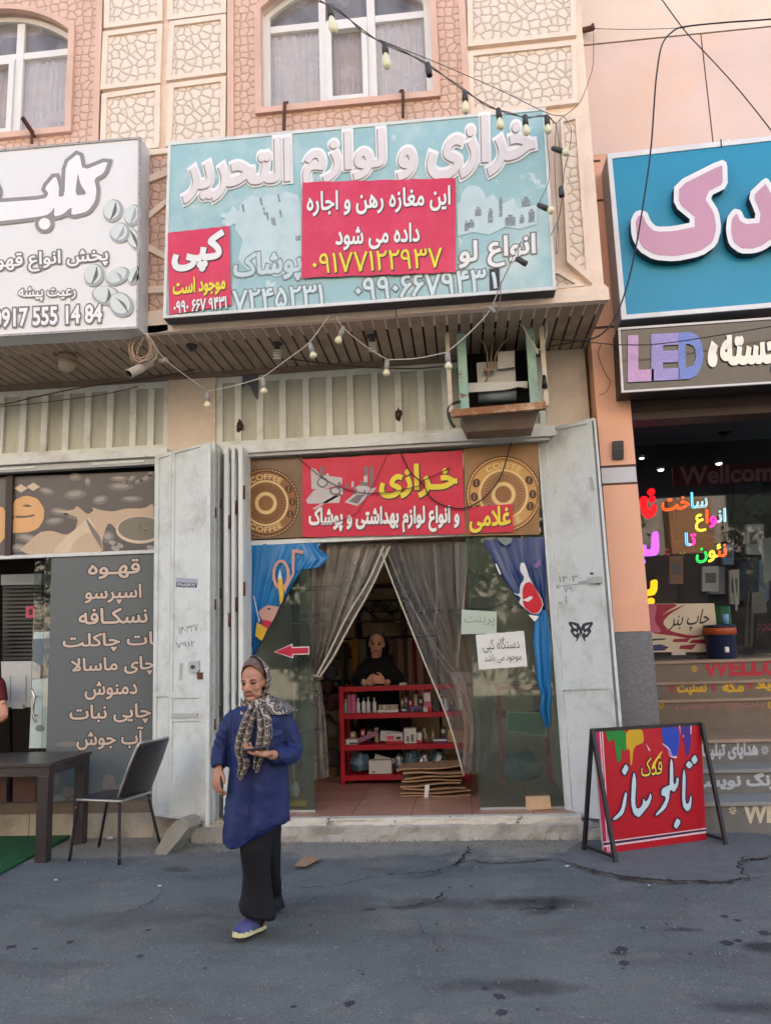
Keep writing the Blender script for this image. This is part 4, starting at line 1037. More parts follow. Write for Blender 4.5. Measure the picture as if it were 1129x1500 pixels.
traced(m, [[(597, 205), (650, 240), (668, 290), (700, 295), (694, 309), (655, 298), (636, 250)]], O8, S8, PA, WL, 0, 0.004)
traced(m, [[(610, 216), (648, 252), (662, 284), (690, 298), (660, 292), (640, 256)]], O8, S8, PA, ink("blue_drip", (34, 62, 170)), 0, 0.0045)
for p in ([(735, 160), (745, 165), (738, 178)], [(783, 100), (792, 100), (790, 150), (784, 155)], [(500, 212), (530, 255), (522, 262)], [(712, 100), (718, 100), (722, 160)]): m.slab(c8(p), PA, WL, 0.005)
letters = [[(742, 372), (735, 420), (731, 560), (738, 618), (764, 646), (786, 626), (792, 560), (785, 540), (776, 590), (757, 600), (750, 560), (754, 420)],
           [(662, 308), (655, 340), (652, 500), (680, 524), (705, 484), (711, 436), (698, 428), (692, 468), (676, 474), (673, 340)],
           [(625, 488), (603, 505), (598, 542), (624, 548), (628, 570), (600, 620), (560, 668), (572, 672), (626, 626), (648, 570), (654, 505), (680, 520), (672, 470)],
           [(700, 686), (723, 712), (697, 758), (676, 736)],
           [(426, 390), (413, 450), (407, 600), (424, 662), (456, 684), (482, 654), (522, 604), (538, 558), (530, 526), (516, 570), (497, 584), (486, 560), (480, 600), (466, 622), (442, 630), (432, 590), (440, 450)],
           [(382, 530), (371, 522), (360, 560), (344, 638), (286, 698), (312, 698), (357, 662), (374, 600)],
           [(373, 342), (393, 370), (368, 418), (347, 390)], [(775, 322), (801, 350), (776, 375), (753, 350)], [(812, 282), (832, 320), (808, 348), (788, 315)]]
traced(m, letters, O8, S8, PA, NV, 9, 0.006, rnd=1); traced(m, letters, O8, S8, PA, ink("pale_blue_letter", (190, 212, 220)), 0, 0.0075, rnd=1)
m.text("فدک", PA, O8[0] + 472 / S8, O8[0] + 604 / S8, O8[1] + 300 / S8, O8[1] + 418 / S8, NV, -0.12, 0.05, 0.006); m.text("فدک", PA, O8[0] + 472 / S8, O8[0] + 604 / S8, O8[1] + 300 / S8, O8[1] + 418 / S8, INKY, -0.12, 0.0, 0.0075)
traced(m, [[(535, 372), (550, 330), (600, 262), (606, 268), (566, 330), (552, 378)]], O8, S8, PA, INKY, 0, 0.0078)
m.build("lettering", af)
FRM = mat("scratched_black_angle_iron", (38, 36, 38), 0.5, 0.2, 8, chips=(150, 136, 120), chip_scale=60, chip_at=0.68)
tl, tr_ = PA.hit(867, 1071, 0.012), PA.hit(1027, 1061, 0.012)
ex = (b - a) / np.linalg.norm(b - a)
f1, b1, f2 = gd(902, 1266), gd(855, 1247), gd(1063, 1240); b2_ = b1 + (f2 - f1)
for p, q_ in ((f1, tl), (b1, tl), (f2, tr_), (b2_, tr_)):
    m = MB(); m.bar(p, q_ + np.array([0, 0, 0.01]), 0.026, 0.026, FRM, up=ex); m.build("leg", af)
for p, q_ in ((f1, b1), (f2, b2_)):
    m = MB(); m.bar(np.array(p) + (0, 0, 0.045), np.array(q_) + (0, 0, 0.045), 0.02, 0.02, FRM); m.build("crossbar", af)
m = MB(); m.bar(tl + np.array([0, 0, 0.004]) - PA.n * 0.02, tr_ + np.array([0, 0, 0.004]) - PA.n * 0.02, 0.024, 0.024, FRM); m.build("crossbar", af)
# ================================================================ folding metal doors (parts of the building)
def leaf(px_out, px_in, pl, name, m=WHITE_WORN, thick=0.035, label=None):
    l = thing(name, pl.hit(*px_out[3]), None, None); l.parent = bld; l.location = Vector(pl.hit(*px_out[3])) - wloc(bld)
    if label: l['label'] = label
    f = MB(); f.flat([np.array(px_out, float)] + [np.array(p, float) for p in px_in], lambda x, y: pl.hit(x, y, 0.0), m, thick, -pl.n, 'odd'); f.build("frame", l)
    p = MB()
    for q in px_in: p.slab(q, pl, m, -0.014, 0.012)
    p.build("panel", l)
    return l
PRL = vplane(at(789, 631, 6.92), at(868, 612, 6.50))
rl = leaf([(789, 631), (868, 612), (919, 1203), (829, 1196)], [[(798, 633), (860, 620), (891, 1001), (823, 1003)], [(824, 1011), (892, 1009), (904, 1188), (837, 1187)]], PRL, "folding_door")
m = MB(); m.slab([(866, 617), (869, 616), (917, 1195), (913, 1195)], PRL, mat("door_edge_line", (120, 116, 108), 0.6, 0.2, 20), 0.0015); m.slab([(826, 640 + 560), (826, 1198), (834, 1199), (834, 1201)], PRL, RUST, 0.001)
m.slab([(862, 700), (866, 700), (869, 718), (865, 718)], PRL, ALU, 0.012, 0.012); m.slab([(872, 845), (878, 845), (878, 856), (872, 856)], PRL, mat("dark_steel", (72, 70, 68), 0.4, 0.2, 10, metal=0.5), 0.006, 0.006)
m.build("edge_strip", rl)
m = MB(); m.slab([(859, 846), (879, 844), (880, 854), (860, 855)], PRL, ALU, 0.018, 0.018); m.slab([(846, 851), (862, 849), (862, 852), (846, 854)], PRL, ALU, 0.012, 0.012); m.slab(circle(866, 840, 3, 1.6), PRL, mat("dark_steel", (72, 70, 68)), 0.001)
m.build("lock", rl)
c7 = lambda p: [(780 + x / 3.75, 880 + y / 3.75) for x, y in p]
w = [(262, 158), (256, 132), (238, 120), (200, 114), (195, 126), (211, 150), (205, 168), (224, 196), (241, 206), (234, 224), (242, 222), (252, 204), (261, 178)]
h1 = [(240, 140), (222, 132), (214, 128), (222, 146), (240, 156)]; h2 = [(232, 166), (222, 172), (232, 186), (244, 178)]; h3 = [(250, 160), (246, 176), (252, 182), (256, 168)]
m = MB(); mir = lambda p: [(526 - x, y - (x - 263) * 0.02) for x, y in p]
for s in (lambda p: p, mir):
    m.flat([np.array(c7(s(w)))] + [np.array(c7(s(h))) for h in (h1, h2, h3)], lambda x, y: PRL.hit(x, y, -0.0125), INKD, 0, None, 'odd')
m.slab(c7([(260, 152), (266, 152), (265, 200), (261, 200)]), PRL, INKD, -0.012)
for s in (lambda p: p, mir): m.slab(c7(s([(262, 152), (250, 130), (246, 124), (249, 123), (264, 150)])), PRL, INKD, -0.0122)
m.build("butterfly_sticker", rl)
PENC = ink("pencil_grey", (120, 122, 126))
m = MB()
m.text("۱۴۰۳۰", PRL, 818, 851, 843, 852, PENC, -0.08, 0, -0.0125); m.text("۷۹۰", PRL, 825, 842, 859, 868, PENC, -0.05, 0, -0.0125); m.text("۱ ـ", PRL, 818, 830, 872, 884, PENC, 0, 0, -0.0125)
m.slab([(814, 859), (848, 855), (848, 856), (818, 859.5)], PRL, PENC, -0.0125); m.slab([(813, 859), (819, 856), (819, 857), (815, 859.3), (819, 862), (818, 863)], PRL, PENC, -0.0122)
m.build("handwriting", rl)
# left hand leaves of the pair
a, b = at(227, 665, 6.74), at(305, 649, 6.46); PLL = vplane(a, b)
ll = leaf([(227, 667), (252, 661), (246, 1198), (223, 1194)], [[(233, 671), (248, 667), (246, 1014), (229, 1014)], [(229, 1021), (246, 1020), (243, 1192), (228, 1189)]], PLL, "folding_door")
lm = leaf([(252.5, 661), (304, 649), (302, 1203), (246.5, 1198)], [[(256, 664), (294, 654), (293, 1014), (252, 1016)], [(252, 1023), (292, 1022), (291, 1048), (252, 1050)], [(252, 1057), (291, 1056), (290, 1196), (250, 1194)]], PLL, "folding_door", label="worn white door leaf with lock plate and pencilled numbers")
m = MB(); m.slab([(258, 846), (290, 848), (288, 861), (258, 860)], PLL, ink("pale_plate", (160, 166, 180)), -0.0115, 0.002); m.slab([(258.5, 853), (289, 854.5), (288, 860.5), (258.5, 859.5)], PLL, ink("navy_plate", (40, 44, 84)), -0.011)
m.text("۳۶۸۸۱۷۲۸۲", PLL, 260, 287, 854.5, 859, INKW, 0.03, 0.02, -0.0105); m.build("name_plate", lm)
m = MB(); m.slab([(276, 970), (290, 968), (293, 980), (288, 986), (277, 984)], PLL, ALU, 0.006, 0.015); m.slab(circle(282, 977, 3, 3), PLL, mat("dark_steel", (72, 70, 68)), 0.012, 0.01)
m.slab([(263, 972), (268, 971), (267, 996), (262, 997)], PLL, mat("faded_tape", (176, 178, 174), 0.6), -0.012); m.slab([(288, 985), (296, 985), (296, 995), (289, 995)], PLL, RUST, 0.012, 0.012)
m.build("lock", lm)
m = MB(); m.slab([(251, 1045), (289, 1045), (289, 1051), (251, 1052)], PLL, ALU, 0.010, 0.02); m.build("handle", lm)
m = MB(); m.text("۱۴۰۳۲۷", PLL, 262, 290, 916, 927, PENC, -0.2, 0, -0.0125); m.text("۷۹۱۲", PLL, 258, 286, 940, 948, PENC, -0.1, 0, -0.0125); m.build("handwriting", lm)
Bp = at(304, 649, 6.46)
zt_, zb_ = Bp[2], 0.165
m = MB()
x0 = Bp[0]
m.bar((x0 + 0.014, 6.475, zb_), (x0 + 0.014, 6.475, zt_), 0.028, 0.03, WHITE_WORN, up=(0, 1, 0)); m.build("folding_door", bld)
for k, (p0, y0, y1, z1) in enumerate(((313, 6.60, 6.66, 3.38), (320, 6.70, 6.76, 3.36))):
    x = at(p0, 700, y0)[0]; m = MB(); m.box((x - 0.02, y0, zb_), (x + 0.012, y1 + 0.12, z1), WHITE_WORN, 0.003)
    for hz in (0.9, 1.9, 2.7): m.lathe([(0.009, 0), (0.009, 0.09)], (x + 0.016, y0 + 0.01, hz + 0.1 * k), RUST, 8)
    m.build("folding_door", bld)
for k, (p0, p1, y0) in enumerate(((328, 334, 6.62), (339, 344, 6.64), (349, 355.5, 6.63))):
    xa, xb = at(p0, 700, y0)[0], at(p1, 700, y0)[0]
    d = thing("folding_door", (xa, y0, 0.17), None, None); d.parent = bld; d.location = Vector((xa, y0, 0.17)) - wloc(bld)
    m = MB(); m.box((xa, y0, 0.17), (xb, YF - 0.05, 3.335), WHITE, 0.004); m.build("panel", d)
    m = MB(); m.box((xb + 0.0005, y0 + 0.03, 0.4), (xb + 0.006, YF - 0.08, 1.1), WHITE_WORN); m.box((xb + 0.0005, y0 + 0.03, 1.2), (xb + 0.006, YF - 0.08, 3.2), WHITE_WORN); m.build("frame", d)
    m = MB()
    for hz in (0.75, 1.75, 2.6): m.lathe([(0.011, 0), (0.011, 0.12)], (xb + 0.008, y0 + 0.015, hz + 0.13 * k), RUST, 8)
    m.build("hinge", d)

# ================================================================ coffee shop front
m = MB(); m.box((-6.0, YF + 0.005, 0.29), (x1 - 0.003, YF + 0.012, 3.27), GLASS) if False else m.slab([(66, 815), (228, 806), (224, 1176), (60, 1176)], PF, GLASS, -0.004, 0.006); m.build("pane", bld)
m = MB(); p = PY(YF - 0.01)
m.slab([(-300, 826), (226, 805), (226, 810), (-300, 831)], p, WHITE_WORN, 0.02, 0.06); m.slab([(60, 1176), (224, 1176), (224, 1181), (60, 1181)], p, WHITE_WORN, 0.01, 0.05); m.build("transom_bar", bld)
m = MB(); m.slab([(9, 697), (19, 696), (16, 813), (7, 814)], p, mat("dark_brown_mullion", (58, 46, 42), 0.5, 0.1), 0.03, 0.05); m.build("mullion", bld)
O5, S5 = (0, 480), 4.342
c5 = lambda q_: [(O5[0] + x / S5, O5[1] + y / S5) for x, y in q_]
FILMB = mat("dark_coffee_film", (84, 80, 80), 0.35, 0.12, 2.2, stain=(112, 106, 104), stain_amt=0.4, spec=0.5)
fl = thing("window_film", PF.hit(110, 812), "dark printed film of a coffee cup, splash and beans above the coffee shop window", "window film")
m = MB(); m.slab([(-120, 704), (226, 690), (226, 805), (-120, 819)], PF, FILMB, 0.008, 0.003); m.build("sheet", fl)
m = MB(); PEACH = ink("peach_print", (196, 172, 146)); PE2 = ink("pale_peach_print", (212, 192, 166)); BEAN = ink("grey_brown_bean", (124, 118, 114)); BE2 = ink("light_bean", (158, 152, 144)); BRN = ink("coffee_print", (126, 120, 104)); ORG = ink("orange_print", (222, 172, 118))
rr = random.Random(11)
for x, y, rx, ry, ro in ((480, 1060, 70, 32, -.1), (640, 1095, 50, 30, -.2), (770, 1010, 80, 26, 0), (560, 980, 20, 30, 0), (300, 1040, 52, 24, .2), (380, 1170, 60, 26, .1), (480, 1190, 70, 30, .2), (350, 1230, 60, 24, -.1), (840, 1090, 70, 20, 0), (760, 960, 60, 18, 0), (180, 1340, 80, 28, .2), (120, 1400, 70, 26, 0), (690, 1330, 40, 40, 0), (480, 950, 40, 26, 0), (930, 960, 40, 20, -.5), (880, 980, 26, 14, -.5), (840, 960, 26, 16, -.6), (790, 990, 20, 10, 0), (960, 930, 26, 14, -.5)):
    m.slab(c5(circle(x, y, rx, ry, 24, rot=ro)), PF, BEAN, 0.0088); m.slab(c5(circle(x - 3, y - 4, rx * .62, ry * .5, 20, rot=ro)), PF, BE2, 0.0092)
traced(m, [[(100, 1440), (250, 1300), (330, 1290), (420, 1320), (480, 1290), (500, 1210), (440, 1180), (330, 1170), (470, 1160), (490, 1130), (560, 1190), (600, 1160), (580, 1140), (640, 1160), (720, 1170), (800, 1150), (920, 1150), (980, 1110), (980, 1300), (760, 1300), (700, 1240), (680, 1260), (650, 1350), (660, 1425), (540, 1440)]], O5, S5, PF, PEACH, 0, 0.0094)
traced(m, [[(330, 1430), (420, 1330), (520, 1250), (560, 1200), (600, 1250), (620, 1330), (560, 1300), (480, 1350), (440, 1430)]], O5, S5, PF, PE2, 0, 0.0098)
traced(m, [[(540, 1200), (580, 1250), (640, 1330), (655, 1420), (630, 1380), (580, 1300)]], O5, S5, PF, BEAN, 0, 0.0102)
m.slab(c5(circle(890, 1285, 152, 88, 40)), PF, PE2, 0.0104); m.slab(c5(circle(892, 1278, 140, 76, 40)), PF, BEAN, 0.0107); m.slab(c5(circle(894, 1282, 126, 66, 40)), PF, BRN, 0.011)
for k in range(16): m.slab(c5(circle(930 + rr.uniform(-50, 40), 1285 + rr.uniform(-40, 35), 4, 3, 8)), PF, INKD, 0.0113)
for x, y in ((720, 1370), (760, 1385), (735, 1405), (960, 1400)): m.slab(c5(circle(x, y, 28, 15, 16, rot=.3)), PF, BE2, 0.0112)
traced(m, [[(75, 1160), (95, 1095), (165, 1066), (240, 1085), (284, 1150), (280, 1225), (240, 1282), (165, 1306), (-400, 1315), (-400, 1222), (100, 1216), (90, 1200)]], O5, S5, PF, ORG, 0, 0.0115, holes=[[(140, 1132), (175, 1122), (210, 1136), (175, 1142)], [(96, 1196), (180, 1196), (226, 1184), (215, 1202), (150, 1210), (104, 1210)]])
traced(m, [[(-200, 1130), (20, 1135), (42, 1180), (40, 1330), (0, 1375), (-200, 1390)]], O5, S5, PF, ORG, 0, 0.0117)
for x, y in ((135, 1022), (214, 1012)): m.slab(c5([(x - 44, y), (x, y - 27), (x + 44, y), (x, y + 27)]), PF, PE2, 0.0115)
m.build("printed_picture", fl)
mb_ = thing("menu_film", PF.hit(145, 1175), "grey window film listing drinks in outlined Persian writing, beside the white doors", "menu board")
m = MB(); m.slab([(76, 817), (230, 808), (225, 1175), (66, 1175)], PF, mat("grey_menu_film", (98, 104, 106), 0.45, 0.07, 1.2, stain=(84, 90, 92), stain_amt=0.5, spec=0.4), 0.008, 0.003); m.build("sheet", mb_)
m = MB(); MT = ink("beige_menu_letter", (204, 184, 166))
for w, a, b, t, d in (("قهـوه", 130, 205, 820, 847), ("اسپرسو", 125, 207, 857, 884), ("نسکـافه", 116, 216, 891, 913), ("هات چاکلت", 93, 243, 927, 953), ("چای ماسالا", 105, 227, 963, 989), ("دمنوش", 125, 201, 998, 1024), ("چایی نبات", 103, 221, 1032, 1060), ("آب جوش", 113, 210, 1066, 1097)):
    m.text(w, PF, a, b, t, d, INKD, -0.03, 0.07, 0.0088); m.text(w, PF, a, b, t, d, MT, -0.03, 0.022, 0.0096)
m.build("lettering", mb_)
m = MB(); TEAL = ink("teal_sack_print", (76, 104, 112)); TE2 = ink("pale_teal_print", (116, 132, 130))
m.slab([(103, 1108), (133, 1106), (136, 1130), (130, 1168), (104, 1168), (108, 1130)], PF, TEAL, 0.0088); m.slab(circle(118, 1107, 15, 4), PF, TE2, 0.0092); m.slab(circle(119, 1122, 15, 2.5), PF, TE2, 0.0092)
for x, y, rx, ry in ((85, 1170, 11, 6), (100, 1160, 9, 8), (110, 1172, 8, 4), (80, 1140, 8, 12), (98, 1090, 16, 4), (160, 1150, 10, 16), (182, 1158, 14, 12)): m.slab(circle(x, y, rx, ry, 18), PF, TE2 if x % 2 else BEAN, 0.009)
m.build("printed_picture", mb_)
# frosted glass door edge with steel handle
gdr = thing("glass_door", PY(YF + 0.12).hit(60, 1096), "sliding glass door with frosted band and bent steel handle beside the grey menu", "door")
p = PY(YF + 0.12)
m = MB(); m.slab([(52, 815), (80, 813), (72, 1098), (43, 1098)], p, glass_mat("door_glass", (0.7, 0.75, 0.76), 0.05, (130, 136, 138)), 0, 0.008); m.build("pane", gdr)
m = MB(); FB = mat("frosted_white_film", (190, 206, 202), 0.6, 0.08, 3)
m.slab([(48, 996), (72, 993), (68, 1096), (43, 1096)], p, FB, 0.003, 0.002); m.slab([(50, 926), (74, 925), (73, 935), (49, 936)], p, FB, 0.003, 0.002); m.slab([(49, 936), (73, 935), (72, 972), (60, 976), (48, 968)], p, ink("dusky_blue_film", (104, 118, 128)), 0.002, 0.001)
m.slab(circle(59, 1067, 7, 5), p, ink("grey_round_mark", (120, 136, 134)), 0.004)
m.build("film", gdr)
m = MB(); CHR = mat("brushed_chrome", (190, 190, 190), 0.22, 0.05, 5, metal=1.0)
pts = smooth_path([p.hit(47, 1010, 0.05), p.hit(51, 1022, 0.06), p.hit(49, 1040, 0.06), p.hit(50, 1052, 0.06), p.hit(54, 1058, 0.05)], 5); m.tube(pts, 0.011, CHR, 8)
for q in (p.hit(52, 1020, 0.03), p.hit(52, 1048, 0.03)): m.tube([q + np.array([0, 0.03, 0]), q + np.array([0, -0.03, 0])], 0.008, CHR, 8)
m.build("handle", gdr)
# white air cooler inside the coffee shop
YA = 7.55; pa = PY(YA)
ac = thing("air_cooler", pa.hit(24, 1170), "white air cooler with black louvre grille standing inside the coffee shop door", "air cooler")
WP = mat("white_appliance_plastic", (204, 208, 208), 0.4, 0.05, 2, stain=(150, 146, 138), stain_amt=0.3)
m = MB(); m.slab([(2, 842), (62, 840), (60, 856), (2, 857)], pa, WP, 0, 0.6); m.slab([(2, 969), (60, 968), (58, 1036), (4, 1036)], pa, WP, 0.01, 0.6); m.slab([(4, 857), (62, 856), (60, 968), (4, 969)], pa, BLACK, -0.06, 0.5)
for x in (15, 38): m.slab([(x, 990), (x + 1.5, 990), (x + 1.5, 1028), (x, 1028)], pa, mat("grey_groove", (140, 146, 146), 0.5), 0.012)
m.slab([(18, 1032), (34, 1032), (34, 1038), (18, 1038)], pa, WP, 0.05, 0.05); m.build("body", ac)
m = MB()
for k in range(19): y = 859 + k * 5.8; m.slab([(5, y), (61, y - 1), (61, y + 2), (5, y + 3)], pa, mat("dark_grey_louvre", (66, 68, 70), 0.4, 0.1), 0.0, 0.04)
m.build("grille", ac)
m = MB()
for x in (10, 52): m.slab([(x, 1040), (x + 5, 1040), (x + 5, 1178), (x, 1178)], pa, BLACK, 0, 0.05)
m.build("stand", ac)
m = MB(); m.slab([(38, 888), (51, 888), (51, 905), (38, 905)], pa, ink("pink_tag", (206, 80, 110)), 0.02, 0.002); m.slab([(43, 892), (48, 892), (48, 901), (43, 901)], pa, INKD, 0.0205); m.build("tag", ac)

# ================================================================ metal cooler box hung under the overhang
YCO = 6.36; pc = PY(YCO)
c9 = lambda q_: [(480 + x / 2.688, 440 + y / 2.688) for x, y in q_]
TEALP = mat("worn_teal_paint", (148, 184, 170), 0.6, 0.12, 3, stain=(96, 88, 74), stain_amt=0.6, stain_scale=3, chips=(120, 72, 46), chip_scale=12, chip_at=0.58)
WRUST = mat("rusting_white_paint", (196, 184, 166), 0.6, 0.1, 4, stain=(150, 96, 62), stain_amt=0.8, stain_scale=5, chips=(110, 64, 42), chip_scale=14, chip_at=0.6)
co = thing("evaporative_cooler", pc.hit(730, 634), "old teal metal cooler with its front open on a rusty bracket above the shop door", "air cooler")
m = MB(); xa, xb = at(671, 540, YCO)[0], at(786, 540, YCO)[0]; zt2, zb2 = at(720, 472, YCO)[2], at(720, 598, YCO)[2]
m.box((xa, YCO, zb2), (xa + 0.075, YCO + 0.05, zt2), TEALP); m.box((xb - 0.072, YCO, zb2), (xb, YCO + 0.05, zt2), TEALP); m.box((xa + 0.076, YCO + 0.002, zt2 - 0.06), (xb - 0.073, YCO + 0.05, zt2), mat("cream_cooler_top", (188, 182, 156), 0.6, 0.12, 4, stain=(110, 84, 60), stain_amt=0.5))
m.box((xa, YCO + 0.051, zb2), (xa + 0.02, YF - 0.06, zt2), TEALP); m.box((xb - 0.02, YCO + 0.051, zb2), (xb, YF - 0.06, zt2), TEALP); m.box((xa, YCO + 0.051, zt2 - 0.015), (xb, YF - 0.06, zt2), TEALP); m.box((xa + 0.021, YF - 0.09, zb2), (xb - 0.021, YF - 0.07, zt2 - 0.016), mat("dark_cooler_inside", (36, 30, 28), 0.8, 0.2))
m.build("casing", co)
m = MB(); TRAY = mat("rust_stained_tin", (142, 96, 62), 0.7, 0.25, 6, 0.2, 40, stain=(206, 186, 158), stain_amt=0.8, stain_scale=6, chips=(70, 40, 30), chip_scale=20, chip_at=0.62)
a, b = pc.hit(661, 608), pc.hit(798, 596)
m.bar(a + np.array([0, -0.03, 0]), b + np.array([0, -0.03, 0]), 0.06, 0.06, TRAY); m.build("bracket_rail", co)
zq = at(720, 603, YCO)[2]; zl = at(720, 634, YCO + 0.2)[2]
m = MB(); BEL = mat("stained_tin_belly", (120, 110, 98), 0.6, 0.2, 3, stain=(110, 62, 40), stain_amt=0.8, stain_scale=3, chips=(96, 128, 120), chip_scale=5, chip_at=0.62)
m.add([(xa, YCO + 0.02, zq), (xb, YCO + 0.02, zq), (xb, YF - 0.2, zq), (xa, YF - 0.2, zq), (xa + 0.05, YCO + 0.12, zl), (xb - 0.05, YCO + 0.12, zl), (xb - 0.05, YF - 0.22, zl), (xa + 0.05, YF - 0.22, zl)], [(0, 1, 2, 3), (4, 7, 6, 5), (0, 4, 5, 1), (1, 5, 6, 2), (2, 6, 7, 3), (3, 7, 4, 0)], BEL); m.build("water_tray", co)
for pxs in ((656, 465), (795, 455)):
    m = MB(); x = at(pxs[0], 520, YCO - 0.03)[0]; zz = at(pxs[0], 605 if pxs[0] < 700 else 596, YCO - 0.03)[2]; m.box((x - 0.018, YCO - 0.05, zz), (x + 0.018, YCO - 0.012, ZS - 0.006), WRUST); m.build("bracket_post", co)
pin = PY(YCO + 0.22); GRT = mat("galvanised_tin", (176, 178, 176), 0.45, 0.15, 4, metal=0.2, stain=(120, 110, 98), stain_amt=0.5)
m = MB(); m.slab(c9([(585, 245), (735, 235), (740, 325), (590, 330)]), pin, GRT, 0, 0.12); m.slab(c9([(668, 202), (735, 198), (736, 262), (668, 270)]), pin, mat("spotted_tin", (190, 188, 182), 0.5, 0.1, 5, chips=(70, 66, 62), chip_scale=24, chip_at=0.6), 0.05, 0.03); m.build("motor_box", co)
m = MB(); m.slab(c9([(553, 325), (785, 318), (785, 345), (750, 340), (700, 352), (620, 358), (553, 362)]), pin, GRT, 0.10, 0.02); m.build("fan_housing", co)
m = MB(); a, b = pin.hit(*c9([(592, 378)])[0]), pin.hit(*c9([(740, 372)])[0]); m.tube([a, b], 0.055, mat("dull_blue_tin", (120, 132, 142), 0.5, 0.2, 4), 20); m.build("fan_drum", co)
m = MB(); TAN = mat("tan_rubber_hose", (140, 116, 96), 0.6, 0.1)
for q in ([(628, 270), (625, 200), (605, 160), (580, 142)], [(638, 272), (645, 200), (650, 160), (652, 145)], [(650, 272), (665, 205), (695, 165), (728, 138)], [(632, 275), (630, 300), (618, 325), (612, 345)]):
    m.tube(smooth_path([pin.hit(x, y, 0.07) for x, y in c9(q)], 5), 0.008, TAN, 7)
m.slab(c9([(612, 268), (655, 266), (655, 278), (612, 280)]), pin, TAN, 0.08, 0.03); m.build("hose", co)
m = MB(); m.tube(smooth_path([pc.hit(x, y, 0.04) for x, y in c9([(500, 500), (480, 470), (474, 430), (490, 408), (522, 398)])], 6), 0.012, BLACK, 7); m.build("hose", co)
m = MB()
for q in ([(735, 40), (745, 80), (770, 110), (800, 170), (825, 210), (820, 190), (780, 120), (770, 90), (800, 70), (806, 40), (800, 80)], [(858, 40), (862, 120), (845, 190), (822, 192)]):
    m.tube(smooth_path([pc.hit(x, y, 0.09) for x, y in c9(q)], 5), 0.006, mat("grey_flex", (180, 176, 168), 0.6), 6)
m.build("cable", co)
m = MB(); m.tube([pc.hit(*c9([(850, 295)])[0], 0.07), pc.hit(*c9([(853, 345)])[0], 0.07)], [0.012, 0.025], BLACK, 8); m.build("cable_plug", co)

# ================================================================ festoon lights, wires, soffit lamps, camera
BULB = mat("cream_bulb_glass", (226, 220, 184), 0.25, 0.05, 6, spec=0.6); SOCK = mat("dark_grey_socket", (66, 64, 64), 0.5, 0.15, 10); SOCKW = mat("grey_socket", (150, 148, 144), 0.5, 0.1, 10)
WIREG = mat("grey_wire", (104, 96, 92), 0.6, 0.1); WIREW = mat("white_wire", (196, 188, 176), 0.6, 0.1); WIREB = mat("black_cable", (38, 32, 32), 0.6, 0.1)
def bulb(parent, top, end, lamp=True, sock=SOCK, r=0.03):
    top = np.array(top); end = np.array(end); d = end - top; L_ = np.linalg.norm(d); d /= L_
    s = MB(); sl = 0.075 if lamp else L_; s.lathe([(0.004, -0.012), (0.010, -0.01), (0.019, 0.0), (0.0215, sl * 0.5), (0.022, sl)] + ([(0.016, sl), (0.014, sl * 0.7)] if not lamp else []), top, sock, 12, d)
    if lamp:
        b_ = MB(); h = max(L_ - sl, 0.055); b_.lathe([(0.014, -0.004), (0.016, 0.008), (r * 0.85, h * 0.35), (r, h * 0.58), (r * 0.86, h * 0.82), (r * 0.45, h * 0.97), (0.002, h)], top + d * sl, BULB, 16, d); ob = b_.build("bulb", parent)
        s.build("socket", ob)
    else: s.build("socket", parent)
def upY(px): return float(np.interp(px, [460, 800, 830], [4.25, 5.58, 5.6]))
ft = thing("festoon_light", at(814, 181, 5.6), "upper string of bulbs on a dark wire across the window and pale blue sign", "string light")
m = MB(); path = [(455, -12), (468, 0), (503, 22), (558, 62), (622, 91), (678, 132), (729, 161), (767, 171), (799, 171), (814, 181)]
P1 = smooth_path([at(x, y, upY(x)) for x, y in path], 8); m.tube(P1, 0.0042, WIREG, 6)
P2 = P1 + np.array([[0.012 * math.sin(i * 0.5), 0, 0.012 * math.cos(i * 0.5)] for i in range(len(P1))]); m.tube(P2, 0.0035, WIREG, 5)
for q in ([(555, 58), (640, 92), (730, 131), (800, 165), (826, 170)], [(814, 181), (826, 170), (848, 151), (860, 123), (868, 95), (869, 48)], [(814, 181), (819, 215), (824, 276), (816, 332), (814, 372)], [(826, 171), (836, 190), (833, 222), (826, 250), (824, 276)], [(800, 171), (801, 210), (804, 260), (790, 296)], [(814, 181), (812, 240), (815, 300), (818, 350), (816, 372)], [(770, 386), (758, 372), (762, 355), (735, 412), (718, 453)], [(733, 412), (732, 440), (727, 462)], [(824, 286), (818, 320), (806, 345)]):
    m.tube(smooth_path([at(x, y, upY(x)) for x, y in q], 6), 0.0032, WIREG, 5)
m.build("wire", ft)
for a, b, l in (((482, 10), (490, 49), 1), ((563, 64), (567, 101), 1), ((626, 93), (629, 111), 0), ((680.5, 135), (682, 167), 1), ((729.5, 160), (733, 190), 1), ((768.5, 170), (771, 198.5), 1), ((800, 170), (803, 196), 1), ((809, 217), (833, 225), 1), ((821, 275), (822.5, 288), 0), ((788, 300), (808, 309), 1), ((757, 379), (771, 387), 0)):
    bulb(ft, at(*a, upY(a[0])), at(*b, upY(a[0])), l, r=0.031)
f2 = thing("festoon_light", at(483, 461, 5.78), "lower string of festoon bulbs on a pale wire sagging under the pale blue sign", "string light")
def loY(px): return float(np.interp(px, [215, 300, 483, 560, 735], [5.72, 6.25, 5.80, 6.1, 5.62]))
m = MB()
for q in ([(215, 488), (243, 527), (303.5, 573)], [(303.5, 573), (340, 566), (385, 553)], [(385, 553), (420, 527), (452.6, 502), (483, 461)], [(491, 461), (502, 479), (535, 507), (567, 527)], [(567, 527), (610, 525), (655, 516)], [(655, 516), (690, 485), (718, 453), (735, 412), (762, 365)]):
    m.tube(smooth_path([at(x, y, loY(x)) for x, y in q], 6), 0.0045, WIREW, 6)
m.build("wire", f2)
